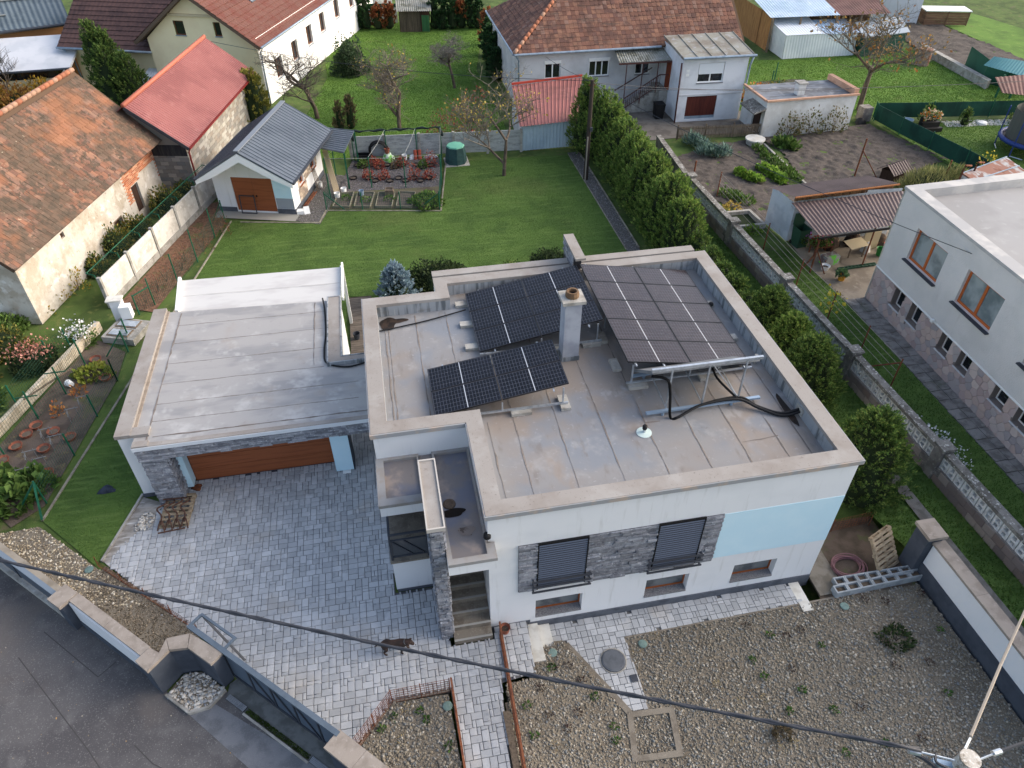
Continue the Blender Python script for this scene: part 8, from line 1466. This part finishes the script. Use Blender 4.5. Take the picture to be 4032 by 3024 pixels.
# under and around the canopy shed
t = thing('wheelie_bin', 'green wheelie bin with open lid beside the whitewashed shed', 'bin', (8.3,16.9,0)); BG = mat('bin_dark_green', (48,82,64), rough=.6); fr = frame((8.35,16.85,0), .1); MB(fr).add([(-.24,-.26,0),(.24,-.26,0),(.24,.26,0),(-.24,.26,0),(-.29,-.33,.95),(.29,-.33,.95),(.29,.33,.95),(-.29,.33,.95)], [(3,2,1,0),(0,1,5,4),(1,2,6,5),(2,3,7,6),(3,0,4,7)]).build('body', BG, t); MB(fr).box((-.29,.33,.95),(.29,.38,1.5)).build('lid', BG, t); MB(fr).tube([(-.25,.28,.1),(.25,.28,.1)], .1, 10).build('wheel_axle', BLACK, t)
t = thing('wheelie_bin', 'black wheelie bin by the bungalow garage door', 'bin', (7.3,33.4,0)); fr = frame((7.3,33.4,0), 0); MB(fr).add([(-.24,-.26,0),(.24,-.26,0),(.24,.26,0),(-.24,.26,0),(-.29,-.33,.85),(.29,-.33,.85),(.29,.33,.85),(-.29,.33,.85)], [(3,2,1,0),(0,1,5,4),(1,2,6,5),(2,3,7,6),(3,0,4,7)]).build('body', BLACK, t); MB(fr).box((-.3,-.35,.853),(.3,.36,.93)).build('lid', BLACK, t)
t = thing('soil_bags', 'stack of colourful potting soil bags in front of the canopy', 'bags', (8.95,15.1,0))
for k in range(5): MB().add([(8.6+.02*k,14.85,.09*k),(9.35,14.95,.09*k),(9.3,15.4,.09*k),(8.55,15.3,.09*k),(8.63,14.88,.09*k+.085),(9.32,14.98,.09*k+.085),(9.27,15.37,.09*k+.085),(8.58,15.27,.09*k+.085)], [(3,2,1,0),(4,5,6,7),(0,1,5,4),(1,2,6,5),(2,3,7,6),(3,0,4,7)]).build('bag', mat('bag_print', (150,150,146), [((110,196,70), (2.2,2.2,1), .50, .54), ((190,96,60), (2.6,2.6,1), .62, .66), ((104,84,84), (1.6,1.6,1), .58, .62, .9)], rough=.5), t)
pot('white scalloped bowl planter on the concrete yard', (8.5,14.65,.015), .2, .2, WHITEPAINT); b1 = pot('orange-yellow pot with a leafy plant on the concrete yard', (8.75,13.7,.015), .17, .28, mat('ochre_glaze', (206,146,50), rough=.5)); bush('leafy green plant growing in the orange-yellow pot', (8.75,13.7,.25), .22, .22, .22, 120, leafmat('sage_leaf', [(92,122,84),(76,104,68)]), 450, .13, core=False, asp=.8)
t = thing('seed_tray', 'long dark green planting tray with holes on the concrete yard', 'tray', (10,14.5,0)); ring(MB(), [(9.05,14.4),(10.95,14.5),(10.95,14.66),(9.05,14.56)], [(9.1,14.43),(10.9,14.53),(10.9,14.63),(9.1,14.53)], .015, .1).build('rim', BG, t)
for k in range(10): MB().bar((9.18+.18*k,14.43,.07),(9.18+.18*k,14.56,.07),.05,.05).build('bar', BG, t)
t = thing('flower_table', 'rusty table with potted geraniums under the canopy', 'table', (8.9,15.9,0)); MB().box((8.5,15.7,.45),(9.4,16.2,.5)).build('top', RUST, t); [MB().box((x,y,0),(x+.05,y+.05,.45)).build('leg', RUST, t) for x in (8.52,9.33) for y in (15.72,16.13)]
for i, (x, y, c_) in enumerate(((8.65,15.95,(196,40,44)),(9.1,15.95,(220,110,140)),(8.5,16.5,(176,120,190)))): b1 = bush(('red geranium on the rusty table','pink geranium on the rusty table','mauve flowers beside the rusty table')[i], (x,y,.5 if i < 2 else .3), .28, .25, .35, 200, GRN, 455+i, .11, core=False, name='geranium', cat='flower'); P = rs.normal(0,.12,(40,3))+np.array([x,y,.85 if i < 2 else .6]); V, F = leaves(P, np.tile([0,0,1.],(40,1)), .08, rs, .9, .7); npmesh('flowers', V, F, leafmat('petal_%d' % i, [c_, tuple(int(v*.85) for v in c_)]), b1)['kind'] = 'stuff'
t = thing('trestle_boards', 'pale boards on a trestle under the brown canopy', 'boards', (10.4,15.9,0)); MB().add([(9.9,15.1,.6),(10.9,15.3,.6),(10.8,15.9,.72),(9.8,15.7,.72)], [(0,1,2,3)]).build('board', mat('pale_board', (206,190,158), rough=.8), t); [MB().box((x,15.3,0),(x+.05,15.35,.6)).build('leg', OLDW, t) for x in (10.0,10.7)]
MB().box((11.0,15.9,0),(11.8,15.96,.9)).build('upright_board', MATS['pale_board'], t)
tag(blob(MB(), (10.1,15.0), .6, .35, .03, seed=3, wob=.08).build('floor_mat', mat('grey_mat', (120,112,102), rough=1)), 'flat grey mat on the floor before the canopy', 'mat')
bucket('green bucket near the stone house corner', (11.6,15.3,.015), mat('bright_green_plastic', (44,128,60), rough=.5), .2, .36, None); bucket('red bucket under the canopy edge', (12.2,15.7,.015), mat('bright_red_plastic', (204,44,36), rough=.5), .18, .32, None); lump('grey-white sack slumped under the canopy', 'sack', 'sack', (11.1,15.7,.015), .22, .2, .5, mat('pale_sack', (196,196,194), rough=.9), 14)
for i, (x, y) in enumerate(((9.7,16.4),(10.9,16.5),(12.0,16.3))): lump(('left','middle','right')[i]+' heap of dark clutter in the shade under the canopy', 'clutter_heap', 'clutter', (x,y,.015), .45, .3, .6, mat('dark_clutter', (74,60,50), [((140,110,84), 5., .54, .64), ((50,44,40), 3., .42, .56)], rough=1), 20+i)
# other far clutter
t = thing('well_cover', 'round pale concrete well cover beside the white outbuilding', 'well', (11.55,28.4,0)); MB().lathe((11.55,28.4,0), [(.5,0),(.5,.25)], 20).build('ring', CONC, t); MB().lathe((11.55,28.4,.253), [(.58,0),(.58,.08),(.02,.1)], 20).build('lid', PALE, t)
t = thing('trampoline', 'blue-rimmed trampoline with dark safety net at the right edge', 'trampoline', (26.6,24.6,0)); c = (26.8,24.4); TB = mat('trampoline_blue', (46,66,128), rough=.5)
MB().tube([(c[0]+1.75*math.cos(i/24*2*PI), c[1]+1.75*math.sin(i/24*2*PI), .7) for i in range(25)], .13, 6).build('rim_pad', TB, t, True); MB().lathe((c[0],c[1],.66), [(.01,0),(1.65,.0)], 24, False).build('mat', BLACK, t); MB().lathe((c[0],c[1],.75), [(1.5,0),(1.5,1.55)], 24, False).build('net', mat('net_grey', (92,92,86), rough=.9), t)
for k in range(6): a_ = k/6*2*PI+.3; x, y = c[0]+1.8*math.cos(a_), c[1]+1.8*math.sin(a_); MB().tube([(x,y,0),(x,y,2.3)], .035, 6).build('pole', TB, t); MB().tube([(x,y,.05),(c[0]+1.8*math.cos(a_+.4),c[1]+1.8*math.sin(a_+.4),.05)], .03, 6).build('foot', ALU, t)
t = thing('flower_stand', 'black tiered stand of autumn flowers by the green screen corner', 'flower stand', (22.8,28.3,0))
for k in range(3): MB().box((22.2+.1*k,27.9+.25*k,.0),(23.6-.1*k,28.15+.25*k,.25+.28*k)).build('tier', BLACK, t)
bush('orange and green flowers on the black tiered stand', (22.9,28.4,.75), .6, .4, .45, 420, leafmat('stand_flowers', [(96,120,60),(200,120,50),(130,140,90),(220,200,180)]), 470, .14, core=False); pot('grey square pot beside the tiered flower stand', (21.9,29.0,0), .3, .5, STEELB)
t = thing('white_dish', 'white shallow dish on the white gravel strip', 'dish', (26.9,28.6,0)); MB().lathe((26.9,28.6,.02), [(.3,0),(.28,.1),(.02,.16)], 16).build('dome', WHITEPAINT, t)
for i, p in enumerate(((16.5,36.6),(17.6,38.2),(15.9,34.6),(18.6,33.4))): tag(MB().tube([(p[0],p[1],0),(p[0],p[1],1.35)], .04, 6).build('fence_post', GREENPOST), ORD[i]+' lone dark fence post on the lawn behind the outbuilding', 'post', 'lone posts on the far lawn')
t = thing('old_barrel', 'rust-stained metal drum by the walnut tree', 'barrel', (30.2,39.8,0)); MB().lathe((30.2,39.8,0), [(.5,0),(.52,.5),(.5,1.15)], 14).build('drum', mat('rusty_drum', (150,130,118), [((128,84,60), 3., .46, .58), ((176,170,164), 7., .56, .7, .8)], rough=.9), t)
t = thing('stone_pier', 'weathered masonry pier at the corner of the green screen', 'pier', (19.9,30.6,0)); MB().box((19.6,30.3,0),(20.25,30.95,.85)).build('block', PWALL, t); lump('black bin bag against the masonry pier', 'bin_bag', 'bag', (19.4,30.1,0), .3, .3, .35, BLACK, 9)
b1 = blob(MB(), (18.2,37.6), 2.0, 1.2, .014, seed=4, wob=.25); struct(b1.build('bare_patch', PLOT))
t = thing('cold_frame', 'sunken concrete cold frame beside the pierced wall', 'cold frame', (6.9,19.5,0)); ring(MB(), [(6.0,18.7),(7.6,18.7),(7.5,20.3),(5.9,20.3)], [(6.15,18.85),(7.45,18.85),(7.37,20.15),(6.05,20.15)], -.02, .22).build('rim', CONC, t); MB().poly([(6.15,18.85),(7.45,18.85),(7.37,20.15),(6.05,20.15)], .03).build('bottom', CORE, t)
for i, p in enumerate(((6.18,18.40), (6.14,20.82))): bush(('lime-green plant beside the cold frame','yellowing seedling at the thin garden wall')[i], (p[0]+.6,p[1],0), .4, .35, .35, 160, SAL if i == 0 else YEL, 480+i, .14, core=False)
